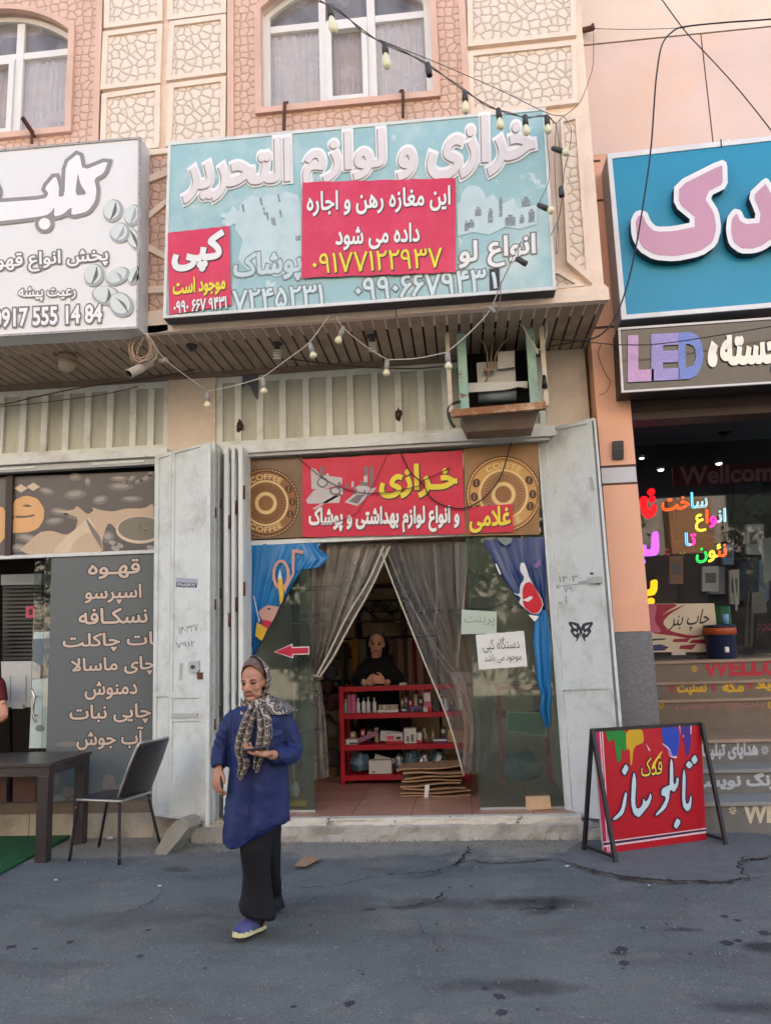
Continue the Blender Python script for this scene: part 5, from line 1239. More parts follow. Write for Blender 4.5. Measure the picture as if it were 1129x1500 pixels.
for a, b in (((304, 575), (304, 598)), ((385, 555), (387, 577)), ((453.5, 503), (460, 524)), ((503, 480), (494, 503)), ((567, 528), (565.5, 551)), ((655, 517), (657, 541))):
    bulb(f2, at(*a, loY(a[0])), at(*b, loY(a[0])), True, SOCKW, 0.031)
m = MB(); m.tube([at(716, 449, 5.66), at(724, 458, 5.66)], 0.017, SOCKW, 8); m.build("cable_joint", f2)
def wire(px, ys, r, m0, label, name="cable", cat="cable", n=8):
    P = smooth_path([at(x, y, yy) for (x, y), yy in zip(px, ys)], n); mb2 = MB(); mb2.tube(P, r, m0, 6); return mb2.build(name, None, label, cat)
wire([(1129 + 60, 20), (1129, 28), (1060, 33), (1003, 39), (985, 46), (969, 66), (961, 110), (957, 160), (953, 215), (943, 290), (925, 390), (905, 455), (880, 490), (845, 500), (808, 507)], [6.3] * 5 + [6.2, 6.15, 6.15, 6.15, 6.15, 6.1, 6.0, 5.95, 6.0, 6.3], 0.0068, WIREB, "thick black cable drooping in front of the bright blue sign to the cooler")
wire([(955, -20), (1000, 42), (1030, 75), (1080, 130), (1140, 206), (1200, 290)], [5.9] * 6, 0.0045, WIREB, "straight dark wire crossing the pink wall diagonally above the blue sign")
wire([(869, 42), (930, 43), (1003, 41)], [6.66, 6.6, 6.35], 0.003, WIREG, "thin grey wire from the iron pipe stub to the cable knot")
wire([(808, 497), (850, 500), (910, 505), (980, 502), (1129, 478), (1200, 464)], [6.5, 6.3, 6.25, 6.25, 6.25, 6.25], 0.0045, WIREB, "thin black wire running across the dark sign box with Latin capitals")
wire([(880, 503), (876, 520), (885, 545), (893, 560), (886, 575), (877, 578)], [6.66] * 6, 0.003, WIREB, "short curled wire hanging on the orange pilaster")
wire([(-60, 597), (0, 593), (60, 580), (130, 566), (260, 547), (355, 521), (430, 527), (520, 537), (600, 540), (648, 537)], [6.8] * 5 + [6.7] * 5, 0.006, mat("brown_cable", (92, 66, 54), 0.6, 0.1), "brown cable strung along the tall narrow windows under the overhang")
wire([(-60, 600), (0, 596), (60, 590), (150, 578), (203, 566)], [6.78] * 5, 0.004, mat("brown_cable", (92, 66, 54)), "thin brown cable hanging below the other across the left windows")
wire([(400, 660), (425, 660), (445, 678), (480, 705), (520, 720), (560, 722), (612, 712), (618, 705), (660, 685)], [6.86] * 9, 0.004, WIREB, "dark wire looping over the left part of the pink red shop banner")
wire([(585, 660), (600, 690), (618, 708), (632, 730), (655, 742), (682, 744), (710, 728), (732, 700), (745, 660), (750, 642)], [6.86] * 10, 0.006, WIREB, "dark wire hanging in a loop over the brown coffee bean poster")
wire([(568, 664), (556, 690), (540, 722), (520, 752), (490, 765), (470, 766)], [6.87] * 6, 0.003, mat("faded_red_wire", (150, 60, 70), 0.6), "thin reddish wire hanging down the pink red shop banner")
m = MB(); CL = mat("tan_wire_coil", (186, 160, 138), 0.6, 0.1)
rr = random.Random(3)
for k in range(8):
    cx, cy, rx, ry, ro = 208 + rr.uniform(-3, 3), 511 + rr.uniform(-3, 3), 15 + rr.uniform(-5, 3), 18 + rr.uniform(-4, 4), rr.uniform(-.5, .5)
    pts = circle(cx, cy, rx, ry, 22, rot=ro); pts.append(pts[0]); yy = 5.86 + 0.012 * k; m.tube([at(x, y, yy) for x, y in pts], 0.0035, CL, 5)
m.tube([at(214, 486, 5.84), at(203, 510, 5.86), at(200, 528, 5.9), at(206, 540, 6.0)], 0.0035, CL, 5)
m.build("cable_coil", None, "tangled coil of tan wire hanging from the corner of the white coffee sign", "cable coil")
sc = thing("security_camera", at(228, 522, 6.1), "grey bullet security camera under the overhang beside the tan wire coil", "security camera")
CAMG = mat("dusty_camera_plastic", (176, 164, 150), 0.5, 0.1, 5, stain=(110, 96, 84), stain_amt=0.4)
a, b = at(191, 547, 5.85), at(221, 532, 6.02); d = (b - a) / np.linalg.norm(b - a)
m = MB(); m.tube([a, a + d * 0.005, b], [0.03, 0.034, 0.034], CAMG, 14); m.tube([a - d * 0.02, a - d * 0.019, a + d * 0.12], [0.036, 0.040, 0.040], CAMG, 14, cap=False); m.build("body", sc)
m = MB(); m.tube([a - d * 0.001, a + d * 0.003], 0.025, mat("camera_lens_black", (18, 18, 20), 0.1, 0), 14); m.build("lens", sc)
m = MB(); m.tube([b - d * 0.05, b + np.array([0.03, 0.03, 0.05]), at(230, 518, 6.1), at(231, 505, 6.1)], 0.013, CAMG, 8); m.tube([at(233, 530, 6.1), at(246, 526, 6.12)], 0.022, CAMG, 10); m.build("mount", sc)
# soffit lamps
def soff(px, py): return gd(px, py, ZS - 0.005)
m = MB(); c = soff(99, 520); m.lathe([(0.075, 0), (0.08, -0.02), (0.075, -0.05), (0.07, -0.055)], c, mat("lamp_base_tan", (150, 128, 112), 0.6, 0.1), 20); lam = thing("ceiling_lamp", c, "round dusty glass lamp under the overhang in front of the coffee shop", "ceiling lamp"); m.build("base", lam)
m = MB(); m.lathe([(0.068, -0.05), (0.074, -0.09), (0.062, -0.13), (0.03, -0.15), (0.002, -0.155)], c, mat("dusty_opal_glass", (182, 166, 148), 0.4, 0.08), 20); m.build("shade", lam)
cfl = None
for k, (px, py, lb) in enumerate(((545, 492, "spiral energy saving lamp under the overhang, just left of the teal cooler"), (406, 503, "spiral energy saving lamp under the overhang, in front of the torn blue film"))):
    c = soff(px, py)
    if cfl is None:
        cfl = thing("spiral_lamp", c, lb, "ceiling lamp", "spiral lamps under the overhang")
        m = MB(); m.lathe([(0.045, 0), (0.045, -0.012), (0.022, -0.02), (0.022, -0.05)], c, SOCK, 14); m.build("base", cfl)
        m = MB(); m.tube([c + np.array([0.028 * math.cos(t), 0.028 * math.sin(t), -0.055 - 0.09 * t / 25]) for t in np.linspace(0, 25, 90)], 0.0085, mat("grey_glass_tube", (196, 192, 184), 0.3), 6); m.build("spiral_tube", cfl)
    else: dup(cfl, c, lb)
m = MB(); c = soff(281, 506); m.lathe([(0.05, 0), (0.05, -0.014), (0.03, -0.03), (0.02, -0.05)], c, SOCK, 12); m.build("lamp_holder", None, "empty black lamp holder on the brown soffit, near the camera", "lamp holder")
# iron stubs by the windows and the pipe on the pink wall
for px, top, bot, hook, lb in (((417, 0), (417, 152), (416, 190), (421, 150), "rusty iron stub under the left side of the middle arched window"), ((591, 0), (590, 134), (590, 172), (586, 134), "rusty iron stub under the right side of the middle arched window")):
    a, b = at(*bot, YU - 0.09), at(*top, YU - 0.11); m = MB(); m.bar(a, b, 0.025, 0.02, RUST, up=(0, 1, 0)); m.bar(b + np.array([0, -0.012, 0.0]), at(*hook, YU - 0.02), 0.02, 0.02, RUST, up=(0, 0, 1)); m.build("iron_bracket", None, lb, "bracket", "iron brackets under the arched windows")
a, b = at(33, 172, YU - 0.2), at(52, 200, YU - 0.03); m = MB(); m.bar(a, b, 0.025, 0.03, RUST); m.bar(at(47, 190, YU - 0.07), at(47, 210, YU - 0.07), 0.02, 0.02, RUST, up=(0, 1, 0)); m.build("iron_bracket", None, "slanted rusty iron arm over the white coffee sign", "bracket", "iron brackets under the arched windows")
a, b = at(851, 45, YR - 0.01), at(868, 41, YR - 0.12); m = MB(); m.tube([a, b], 0.026, RUST, 10); m.tube([b + np.array([0, 0, -0.02]), b + np.array([0, 0, 0.04])], 0.014, RUST, 8); m.build("pipe_stub", None, "rusty pipe stub sticking out at the corner of the pink wall", "pipe")
# torn film on the high window, intercom, band
m = MB(); m.slab([(355, 524), (379, 524), (378, 586), (373, 581), (367, 566), (361, 562), (355, 569)], PY(YF - 0.034), mat("torn_slate_film", (92, 94, 104), 0.5, 0.1, 3), 0.002, 0.002); m.build("torn_film", None, "torn slate blue film hanging over one narrow high window", "window film")
p = PR_; o6 = lambda q_: [(780 + x / 5, 600 + y / 5) for x, y in q_]
it = thing("intercom", p.hit(905, 672), "small black intercom with ribbed lower half on the orange pilaster", "intercom")
m = MB(); m.slab(o6([(584, 232), (655, 226), (664, 232), (666, 356), (660, 360), (590, 362), (585, 356)]), p, mat("black_intercom_plastic", (54, 52, 54), 0.5, 0.1, 6), 0.035, 0.034); m.build("body", it)
m = MB()
for k in range(4): y = 300 + k * 17; m.slab(o6([(588, y), (664, y - 3), (664, y + 4), (588, y + 7)]), p, mat("intercom_groove", (20, 19, 20), 0.6), 0.0362)
m.slab(o6(circle(630, 270, 9, 12, 14)), p, BLACK, 0.04, 0.004); m.build("grille", it)
# pale screws and marks on the windows etc. : burnt spots on the high windows
for px, py in ((351, 624), (584, 607)):
    m = MB(); p = PY(YF - 0.036); m.slab(blob(px, py, 5, 9, 0.3, 18, px), p, mat("soot_mark", (58, 46, 40), 0.9, 0.2), 0.001); c = p.hit(px, py + 2); m.lathe([(0.018, 0), (0.02, 0.02), (0.014, 0.04)], c, RUST, 10, (0, -1, 0)); m.build("burnt_socket", None, "burnt lamp socket on the high window bar " + ("near the torn slate film" if px < 400 else "near the teal cooler"), "socket", "burnt sockets on the high windows")
# ================================================================ sheets hung in the transom of the haberdashery
YT = 6.895; PT = PY(YT)
c6l = lambda q_: [(340 + x / 4.342, 640 + y / 4.342) for x, y in q_]
c6r = lambda q_: [(560 + x / 4.342, 640 + y / 4.342) for x, y in q_]
BRF = mat("brown_coffee_film", (112, 84, 58), 0.35, 0.2, 3, stain=(74, 56, 44), stain_amt=0.6, spec=0.5); GLD = ink("gold_print", (190, 146, 84)); GL2 = ink("pale_gold_print", (220, 190, 130)); BR2 = ink("dark_brown_print", (78, 52, 34)); BR3 = ink("mid_brown_print", (138, 94, 54))
def coffee_round(cx, cy, r, q, label, tone, word, extra=None):
    t = thing("coffee_poster", PT.hit(cx, q[2][1], -0.004), label, "poster")
    m = MB(); m.slab(q, PT, mat(*tone), -0.004, 0.002); m.build("sheet", t)
    m = MB(); k = [0]
    def disc(rad, m_):
        k[0] += 1; p = circle(cx, cy, rad, rad * 1.02, 48)
        p = [(min(max(x, q[0][0] + 0.5), q[1][0] - 0.5), min(max(y, min(q[0][1], q[1][1]) + 2), max(q[2][1], q[3][1]) - 4)) for x, y in p]
        m.slab(p, PT, m_, -0.0036 + 0.0004 * k[0])
    disc(r, BR2); disc(r * 0.97, GLD if extra else BR3); disc(r * 0.93, BR2 if not extra else BR3); disc(r * 0.89, BR3 if not extra else GLD); disc(r * 0.66, GL2); disc(r * 0.60, BR2 if not extra else BR3); disc(r * 0.585, BR3 if not extra else mat("tan_print", (158, 116, 72), 0.5, .1)); disc(r * 0.32, GL2); disc(r * 0.22, BR3); 
    h = 0.0004
    for i in range(60):
        a = 2 * math.pi * i / 60; x, y = cx + r * 0.95 * math.cos(a), cy + r * 0.97 * math.sin(a)
        if q[0][0] + 1 < x < q[1][0] - 1: m.slab(circle(x, y, 0.9, 0.9, 6), PT, GL2, h + 0.001)
    for i in range(40):
        a = 2 * math.pi * i / 40
        c_, s_ = math.cos(a), math.sin(a); p0, p1 = r * 0.36, r * 0.54
        if q[0][0] + 1 < cx + p1 * c_ < q[1][0] - 1: m.slab([(cx + p0 * c_ - .3 * s_, cy + p0 * s_ + .3 * c_), (cx + p1 * c_ - .5 * s_, cy + p1 * s_ + .5 * c_), (cx + p1 * c_ + .5 * s_, cy + p1 * s_ - .5 * c_), (cx + p0 * c_ + .3 * s_, cy + p0 * s_ - .3 * c_)], PT, BR2, h + 0.0008)
    angs = (-0.55, -0.05, 0.42) if not extra else (-2.75, 3.05, 2.6, -0.5, 0.0, 0.42)
    for a in angs:
        x, y = cx + r * 0.78 * math.cos(a), cy + r * 0.78 * math.sin(a)
        if q[0][0] + 4 < x < q[1][0] - 4: m.slab(circle(x, y, r * .10, r * .12, 16, rot=a), PT, BR2, h + 0.001); m.slab([(x - .4, y - 4), (x + .6, y - 4), (x + .2, y + 4), (x - .6, y + 4)], PT, GLD, h + 0.0014)
    m.build("printed_picture", t)
    m = MB()
    for top in (True, False):
        def cv(x, y, top=top):
            u = (x - 0.5) * 1.25
            rr_ = r * (0.70 + 0.155 * (1 - y)) if top else r * (0.70 + 0.155 * y)
            return (cx + rr_ * math.sin(u), cy - rr_ * math.cos(u)) if top else (cx + rr_ * math.sin(u), cy + rr_ * math.cos(u))
        m.text(word, PT, 0.0, 1.0, 0.0, 1.0, GL2, 0, 0.02, h + 0.0012, curve=cv)
    m.build("lettering", t)
    return t
coffee_round(389.5, 737, 50, [(366.5, 668), (443, 664), (443, 787), (366.5, 790)], "dark brown film with a round gold COFFEE emblem, left end above the door", ("brown_coffee_film", (112, 84, 58)), "COFFEE")
coffee_round(737, 724, 55, [(679, 658), (788, 648), (790, 783), (681, 785)], "light brown film with a round gold COFFEE emblem, right end above the door", ("tan_coffee_film", (140, 104, 66), 0.35, 0.2, 3), "COFFEE", 1)
def t_shop(m, pl, f):
    for w, a, b, t, d, k, s in (("خـرازی", 557, 668, 681, 727, INKY, -0.03), ("و انواع لوازم بهداشتی و پوشاک", 453, 672, 743, 779, INKW, -0.015)):
        m.text(w, pl, a + 1, b + 1, t + 1.2, d + 1.2, INKD, s, 0.06, f); m.text(w, pl, a, b, t, d, k, s, 0.04, f + 0.002)
    GP = ink("pale_grey_print", (186, 182, 182)); G2 = ink("mid_grey_print", (120, 108, 112)); r = random.Random(2)
    for q_ in ([(500, 195), (530, 205), (560, 240), (700, 260), (700, 300), (560, 340), (505, 330)], [(470, 400), (520, 340), (620, 330), (690, 380), (680, 420), (480, 425)], [(715, 415), (790, 350), (920, 320), (900, 345), (795, 440)], [(510, 455), (660, 370), (680, 375), (525, 462)]): m.slab(c6l(q_), pl, GP, f + 0.0004)
    for k in range(16): x = 520 + r.uniform(0, 330); y = 250 + r.uniform(-20, 90); w = r.uniform(12, 26); m.slab(c6l([(x, y), (x + w, y - 2), (x + w, y + r.uniform(20, 50)), (x, y + 40)]), pl, GP if k % 2 else G2, f + 0.0007 + 0.0001 * k)
    for x in (560, 840, 875): m.slab(c6l([(x, 190), (x + 22, 188), (x + 22, 320), (x, 322)]), pl, G2, f + 0.0012)
    m.slab(c6l(circle(575, 290, 36, 34)), pl, G2, f + 0.0026); m.slab(c6l(circle(575, 288, 26, 24)), pl, GP, f + 0.0028); m.slab(c6l(circle(655, 345, 36, 26)), pl, G2, f + 0.0027); m.slab(c6l(circle(655, 343, 24, 17)), pl, GP, f + 0.0029)
    m.slab(c6l([(740, 410), (790, 370), (840, 365), (800, 425)]), pl, G2, f + 0.0028); m.slab(c6l(circle(830, 325, 46, 14)), pl, GP, f + 0.003)
RED2 = mat("crimson_shop_banner", (196, 30, 62), 0.4, 0.06, 1.6, 0.35, 7, stain=(214, 66, 92), stain_amt=0.5, stain_scale=2.2)
pasted("shop_banner", [(443, 673), (677, 660), (681, 782), (443, 787)], RED2, 0.004, "crimson banner above the shop door with yellow and white Persian writing and grey goods", "banner", 0.4, seed=6, pl=PT, amp=0.003, build_text=t_shop)
pasted("name_sheet", [(686, 743), (750, 738), (752, 779), (686, 781)], RED2, 0.012, "small crimson sheet with one yellow Persian word on the brown coffee film", "poster", 0.2, 12, 8, 0.002, 7, None, PT, lambda m, pl, f: (m.text("غلامی", pl, 689, 748, 744, 779, INKD, -0.06, 0.05, f), m.text("غلامی", pl, 688, 747, 743, 778, INKY, -0.06, 0.03, f + 0.002)))
m = MB(); p = PY(YF + 0.0); m.slab([(368, 662), (787, 641), (787, 650), (680, 660), (445, 671), (368, 668)], PY(YF - 0.02), DARK, 0, 0.02); m.build("lintel_shadow_strip", bld) if False else None

# ================================================================ curtains
def plast(name, rgb, alpha, rough):
    if name in _MATS: return _MATS[name]
    m = mat(name, rgb, rough, 0.12, 3, 0.8, 9, spec=0.9, stain=(110, 104, 96), stain_amt=0.4, streak=True)
    nt = m.node_tree; N = nt.nodes; L = nt.links; b = N["Principled BSDF"]; b.inputs["Coat Weight"].default_value = 0.5; b.inputs["Coat Roughness"].default_value = 0.08
    lw = N.new("ShaderNodeLayerWeight"); lw.inputs[0].default_value = 0.35; mr = N.new("ShaderNodeMapRange"); mr.inputs[3].default_value = alpha; mr.inputs[4].default_value = min(0.95, alpha + 0.4)
    L.new(lw.outputs["Facing"], mr.inputs[0]); L.new(mr.outputs[0], b.inputs["Alpha"])
    return m
PLA = plast("smoky_plastic_curtain", (128, 121, 112), 0.54, 0.18); PLB = plast("clear_plastic_curtain", (140, 141, 140), 0.22, 0.1)
def lerp_path(pts, t):
    P = np.array(pts, float); s = np.concatenate([[0], np.cumsum(np.linalg.norm(np.diff(P, axis=0), axis=1))]); s /= s[-1]
    return np.array([np.interp(t, s, P[:, 0]), np.interp(t, s, P[:, 1])])
def drape(left, right, y0, folds, amp, phase=0.0, pinch=None):
    """cloth between two photographed edges; folds run down, deeper where it is gathered"""
    def fn(u, v):
        a, b = lerp_path(left, v), lerp_path(right, v); p = a + (b - a) * u
        w = amp * (0.4 + 0.9 * v) * (math.sin(folds * u * 6.283 + phase + 1.3 * math.sin(3 * v)) + 0.45 * math.sin(folds * 2.3 * u * 6.283 + 2 * v + phase))
        yy = y0 + w + 0.10 * (math.sin(3.14 * min(1, v)) if pinch else 0)
        return at(p[0], p[1], yy)
    return fn
t = thing("plastic_curtain", at(460, 1150, 7.06), "smoky plastic curtain tied back on the left of the shop door", "curtain")
m = MB()
m.grid(drape([(440, 796), (445, 850), (452, 920), (453, 960), (457, 990)], [(575, 796), (552, 846), (520, 905), (490, 960), (470, 990)], 7.05, 5.5, 0.020, 0.4), 120, 44, PLA)
m.grid(drape([(454, 990), (446, 1060), (442, 1120), (441, 1148)], [(468, 990), (476, 1050), (480, 1100), (482, 1138)], 7.05, 3.5, 0.022, 0.2), 60, 24, PLA)
m.build("sheet", t)
m = MB(); m.tube([at(453, 988, 7.0), at(460, 990, 6.97), at(471, 991, 7.0), at(465, 989, 7.1), at(453, 988, 7.0)], 0.006, WIREW, 6)
for q in ([(571, 800), (545, 858), (515, 912), (488, 962), (468, 992)], [(562, 800), (540, 850), (510, 900), (480, 960), (464, 990)]): m.tube(smooth_path([at(x, y, 7.0) for x, y in q], 6), 0.010, mat("rolled_plastic_hem", (178, 168, 152), 0.35, 0.1, 6, spec=0.7), 7)
m.build("hem", t)
t = thing("plastic_curtain", at(700, 1140, 7.06), "clear crumpled plastic curtain hanging on the right of the shop door", "curtain")
m = MB()
m.grid(drape([(560, 796), (582, 865), (620, 965), (655, 1050), (677, 1134)], [(692, 793), (688, 870), (705, 980), (716, 1070), (716, 1136)], 7.06, 6, 0.030, 1.1), 150, 60, PLB)
m.grid(drape([(664, 795), (668, 860), (670, 930), (664, 975)], [(688, 794), (682, 860), (674, 930), (669, 978)], 7.0, 2, 0.012, 0.5), 24, 24, PLB)
m.grid(drape([(660, 985), (680, 1060), (676, 1134)], [(708, 985), (722, 1060), (714, 1128)], 7.02, 4, 0.014, 2.0), 44, 22, PLA)
m.build("sheet", t)
m = MB()
HEM = mat("rolled_plastic_hem", (178, 168, 152)); HEW = mat("fold_glint_plastic", (186, 188, 188), 0.10, 0.05, 6, spec=1.0, alpha=0.6)
for q, r_, mm in (([(557, 805), (580, 866), (620, 966), (655, 1052), (679, 1136)], 0.011, HEM), ([(563, 798), (590, 862), (640, 950), (690, 1010)], 0.007, HEW), ([(585, 800), (600, 850), (640, 930), (700, 990)], 0.005, HEW), ([(636, 796), (640, 870), (636, 920)], 0.006, HEW), ([(684, 796), (679, 880), (668, 978)], 0.008, HEM), ([(600, 880), (640, 960), (690, 1030), (712, 1080)], 0.006, HEW), ([(612, 800), (622, 850), (656, 930)], 0.004, HEW), ([(640, 985), (680, 1040), (700, 1100)], 0.005, HEW)):
    m.tube(smooth_path([at(x, y, 7.005) for x, y in q], 6), r_ * (0.8 if mm is HEM else 0.34), mm, 6)  # thin pale tubes imitate gloss lines along the folds
m.build("hem", t)
PRB = mat("printed_blue_vinyl", (22, 118, 178), 0.3, 0.1, 2, spec=0.6, stain=(20, 74, 124), stain_amt=0.6); PRN = mat("printed_navy_vinyl", (38, 62, 112), 0.3, 0.12, 2, spec=0.6, stain=(28, 36, 74), stain_amt=0.6)
t = thing("printed_curtain", at(380, 960, 6.98), "bright blue printed vinyl curtain draped aside at the left of the shop door", "curtain")
m = MB(); m.grid(drape([(366, 797), (366, 850), (366, 910), (366, 962)], [(470, 796), (432, 850), (400, 905), (371, 962)], 6.925, 3.2, 0.014, 0.7), 80, 40, PRB)
m.grid(drape([(438, 800), (440, 818), (434, 836)], [(455, 794), (482, 816), (470, 830)], 6.90, 1.2, 0.018, 0.2), 24, 14, PRB); m.build("sheet", t)
m = MB(); pcu = PY(6.898); o7 = lambda q_: [(350 + x / 4.909, 780 + y / 4.909) for x, y in q_]
PNK = ink("dusky_pink_print", (190, 146, 132)); YLW = ink("ochre_print", (214, 170, 48))
m.flat([np.array(o7(circle(303, 305, 64, 110, 30))), np.array(o7(circle(303, 300, 42, 84, 30)))], lambda x, y: pcu.hit(x, y, 0), PNK, 0, None, 'odd')
m.slab(o7([(380, 120), (465, 130), (460, 155), (402, 145), (398, 300), (345, 400), (330, 440), (322, 400), (382, 300)]), pcu, PNK, 0.001)
m.slab(o7([(280, 330), (312, 330), (322, 455), (312, 500), (296, 520)]), pcu, YLW, 0.002); m.slab(o7([(280, 330), (295, 262), (312, 330)]), pcu, ink("pale_blue_letter", (190, 212, 220)), 0.0022)
m.slab(o7([(140, 570), (200, 520), (290, 535), (262, 600), (235, 650), (165, 630)]), pcu, PNK, 0.001); m.slab(o7([(165, 625), (238, 640), (212, 690), (165, 668)]), pcu, ink("crimson_print", (184, 30, 60)), 0.0014); m.slab(o7([(130, 645), (206, 692), (165, 780), (118, 745)]), pcu, YLW, 0.0012); m.slab(o7(circle(216, 550, 14, 7)), pcu, INKD, 0.002)
m.slab(o7([(104, 455), (110, 455), (150, 640), (144, 642)]), pcu, INKW, 0.002)
m.build("printed_picture", t)
t = thing("printed_curtain", at(790, 1060, 6.93), "navy blue printed vinyl curtain with red patch, gathered at the right of the shop front", "curtain")
m = MB(); m.grid(drape([(707, 791), (732, 840), (760, 882), (784, 911)], [(797, 786), (799, 830), (800, 860), (801, 893)], 6.93, 2.6, 0.016, 1.9), 70, 40, PRN)
m.grid(drape([(783, 895), (781, 940), (785, 985), (787, 1003), (793, 1018), (790, 1040), (799, 1066)], [(800, 893), (806, 930), (807, 980), (806, 1000), (808, 1022), (806, 1040), (806, 1064)], 6.91, 2.2, 0.02, 0.4), 40, 50, PRB); m.build("sheet", t)
m = MB(); pcu = PY(6.895); o8 = lambda q_: [(550 + x / 3.893, 780 + y / 3.893) for x, y in q_]
traced(m, [[(775, 340), (830, 370), (815, 400), (840, 425), (890, 465), (935, 462), (960, 400), (880, 270), (850, 175), (828, 170), (820, 215), (850, 260), (822, 300), (820, 355)]], (550, 780), 3.893, pcu, ink("white_vinyl_print", (206, 208, 212)), 0, 0)
traced(m, [[(840, 420), (835, 330), (850, 290), (880, 280), (905, 310), (955, 405), (928, 458), (890, 462)]], (550, 780), 3.893, pcu, ink("red_vinyl_print", (190, 20, 40)), 0, 0.001); traced(m, [[(830, 385), (870, 395), (900, 370), (880, 362), (862, 375)]], (550, 780), 3.893, pcu, ink("white_vinyl_print", (206, 208, 212)), 0, 0.0015)
m.slab(o8([(690, 30), (780, 30), (770, 60), (740, 75), (710, 55)]), pcu, ink("pale_teal_print", (116, 132, 130)), 0.001); m.slab(o8([(680, 175), (690, 180), (715, 235), (706, 240)]), pcu, INKW, 0.001); m.slab(o8([(868, 468), (930, 478), (914, 500), (905, 508)]), pcu, INKW, 0.001); m.slab(o8([(900, 190), (940, 150), (942, 185), (915, 205)]), pcu, ink("mauve_print", (120, 90, 150)), 0.001)
m.build("printed_picture", t)
# arrow and hand written papers on the panes
p = PY(YF - 0.004)
a_ = [(402, 955), (427.4, 944.3), (427.2, 949), (452, 948), (452, 957.5), (428.2, 958.2), (428.4, 963)]
m = MB(); traced(m, [a_], (0, 0), 1, p, INKW, 1.0, 0.002, 0.001, rnd=0); traced(m, [a_], (0, 0), 1, p, ink("crimson_print", (184, 30, 60)), -0.2, 0.003, rnd=0); m.build("arrow_sticker", None, "crimson arrow with white edge pointing left on the dark left pane", "sticker")
PAPER = mat("white_paper", (214, 216, 212), 0.8, 0.04, 5, 0.1, 20); PEN = ink("black_pen", (40, 40, 46))
pasted("paper_notice", [(696.5, 930), (767, 924), (772, 976), (701, 981)], PAPER, 0.004, "white sheet with two lines of black handwriting on the right pane", "paper", 0.3, 14, 10, 0.003, 9, None, PY(YF), lambda m, pl, f: (m.text("دستگاه کپی", pl, 706, 760, 933, 957, PEN, -0.05, -0.006, f + 0.001, lean=-0.2), m.text("موجود می باشد", pl, 709, 763, 957, 971, PEN, -0.06, -0.004, f + 0.001)))
pasted("paper_notice", [(676, 893), (705, 892.5), (727, 908), (727, 928), (675, 929)][:1] + [(727, 896), (727, 928), (675, 929)], mat("pale_green_paper", (176, 190, 176), 0.8, 0.05, 5), 0.002, "pale green torn sheet with faint writing above the white notice", "paper", 0.3, 12, 8, 0.002, 10, None, PY(YF), lambda m, pl, f: m.text("پرینت", pl, 680, 724, 903, 917, ink("faint_pen", (120, 134, 124)), 0.0, -0.006, f + 0.001))

# ================================================================ counter, goods and room of the haberdashery
FC = gd(500, 1150, ZFL); YC = FC[1]; PC = PY(YC)
REDP = mat("red_shelf_paint", (180, 18, 40), 0.4, 0.07, 3, stain=(120, 12, 30), stain_amt=0.4)
xL = PC.hit(498, 1080)[0]; xR = PC.hit(686, 1080)[0]
def zc(py, px=590): return float(PC.hit(px, py)[2])
tb = [zc(1010, 500), zc(1050, 500), zc(1096, 500), zc(1140, 500)]
sh = thing("display_counter", ((xL + xR) / 2, YC, ZFL), "red metal counter with three open shelves of small goods inside the shop", "shop counter")
for k, z in enumerate(tb):
    m = MB(); h = 0.05; m.box((xL + 0.045, YC + 0.002, z - h / 2), (xR - 0.045, YC + 0.03, z + h / 2), REDP); m.box((xL + 0.045, YC + 0.031, z + 0.0), (xR - 0.045, YC + 0.46, z + h / 2 - 0.004), REDP if k else mat("counter_glass_top", (120, 126, 128), 0.15, 0.1)); m.build("shelf", sh)
for x, yy in ((xL, YC), (xR - 0.045, YC), (xL, YC + 0.43), (xR - 0.045, YC + 0.43)):
    m = MB(); m.box((x, yy, ZFL), (x + 0.045, yy + 0.045, tb[0] + 0.028), REDP); m.build("post", sh)
SHZ = [tb[1] + 0.026, tb[2] + 0.026, tb[3] + 0.026]
def gx(px): return float(PC.hit(px, 1080)[0])
rg = random.Random(4)
def bottle(px, h, r, body, capm, label, zi=0, dy=0.10, grp="small bottles on the counter shelf"):
    c = (gx(px), YC + dy, SHZ[zi] + 0.001); t = thing("bottle", c, label, "bottle", grp)
    m = MB(); m.lathe([(r * 0.9, 0), (r, 0.006), (r, h * 0.62), (r * 0.8, h * 0.70), (r * 0.4, h * 0.75), (r * 0.4, h * 0.78)], c, body, 14); m.build("body", t)
    m = MB(); m.lathe([(r * 0.5, h * 0.781), (r * 0.5, h * 0.97), (r * 0.42, h)], c, capm, 12); m.build("cap", t)
WB = mat("white_plastic_bottle", (208, 212, 210), 0.35, 0.05, 6); GB = mat("green_white_bottle", (150, 190, 160), 0.35, 0.1, 6); CAPG = ink("grey_cap", (170, 172, 176)); CAPT = ink("teal_cap", (60, 120, 120))
lbs = ["white bottle with green tint at the left of the top counter shelf", "first white bottle right of the pink packs", "second white bottle right of the pink packs", "tallest white bottle in the middle of the top counter shelf", "white bottle beside the cream jars", "white bottle behind the clear curtain, near the pink carton", "white bottle behind the clear curtain, near the right post"]
for px, h, r, bm_, cm, lb in ((505.5, 0.145, 0.020, GB, CAPG, lbs[0]), (524, 0.15, 0.022, WB, CAPG, lbs[1]), (532, 0.155, 0.022, WB, CAPT, lbs[2]), (539, 0.16, 0.022, WB, CAPG, lbs[3]), (548, 0.15, 0.021, WB, CAPG, lbs[4]), (655, 0.16, 0.026, WB, CAPG, lbs[5]), (675, 0.15, 0.026, WB, CAPT, lbs[6])): bottle(px, h, r, bm_, cm, lb)
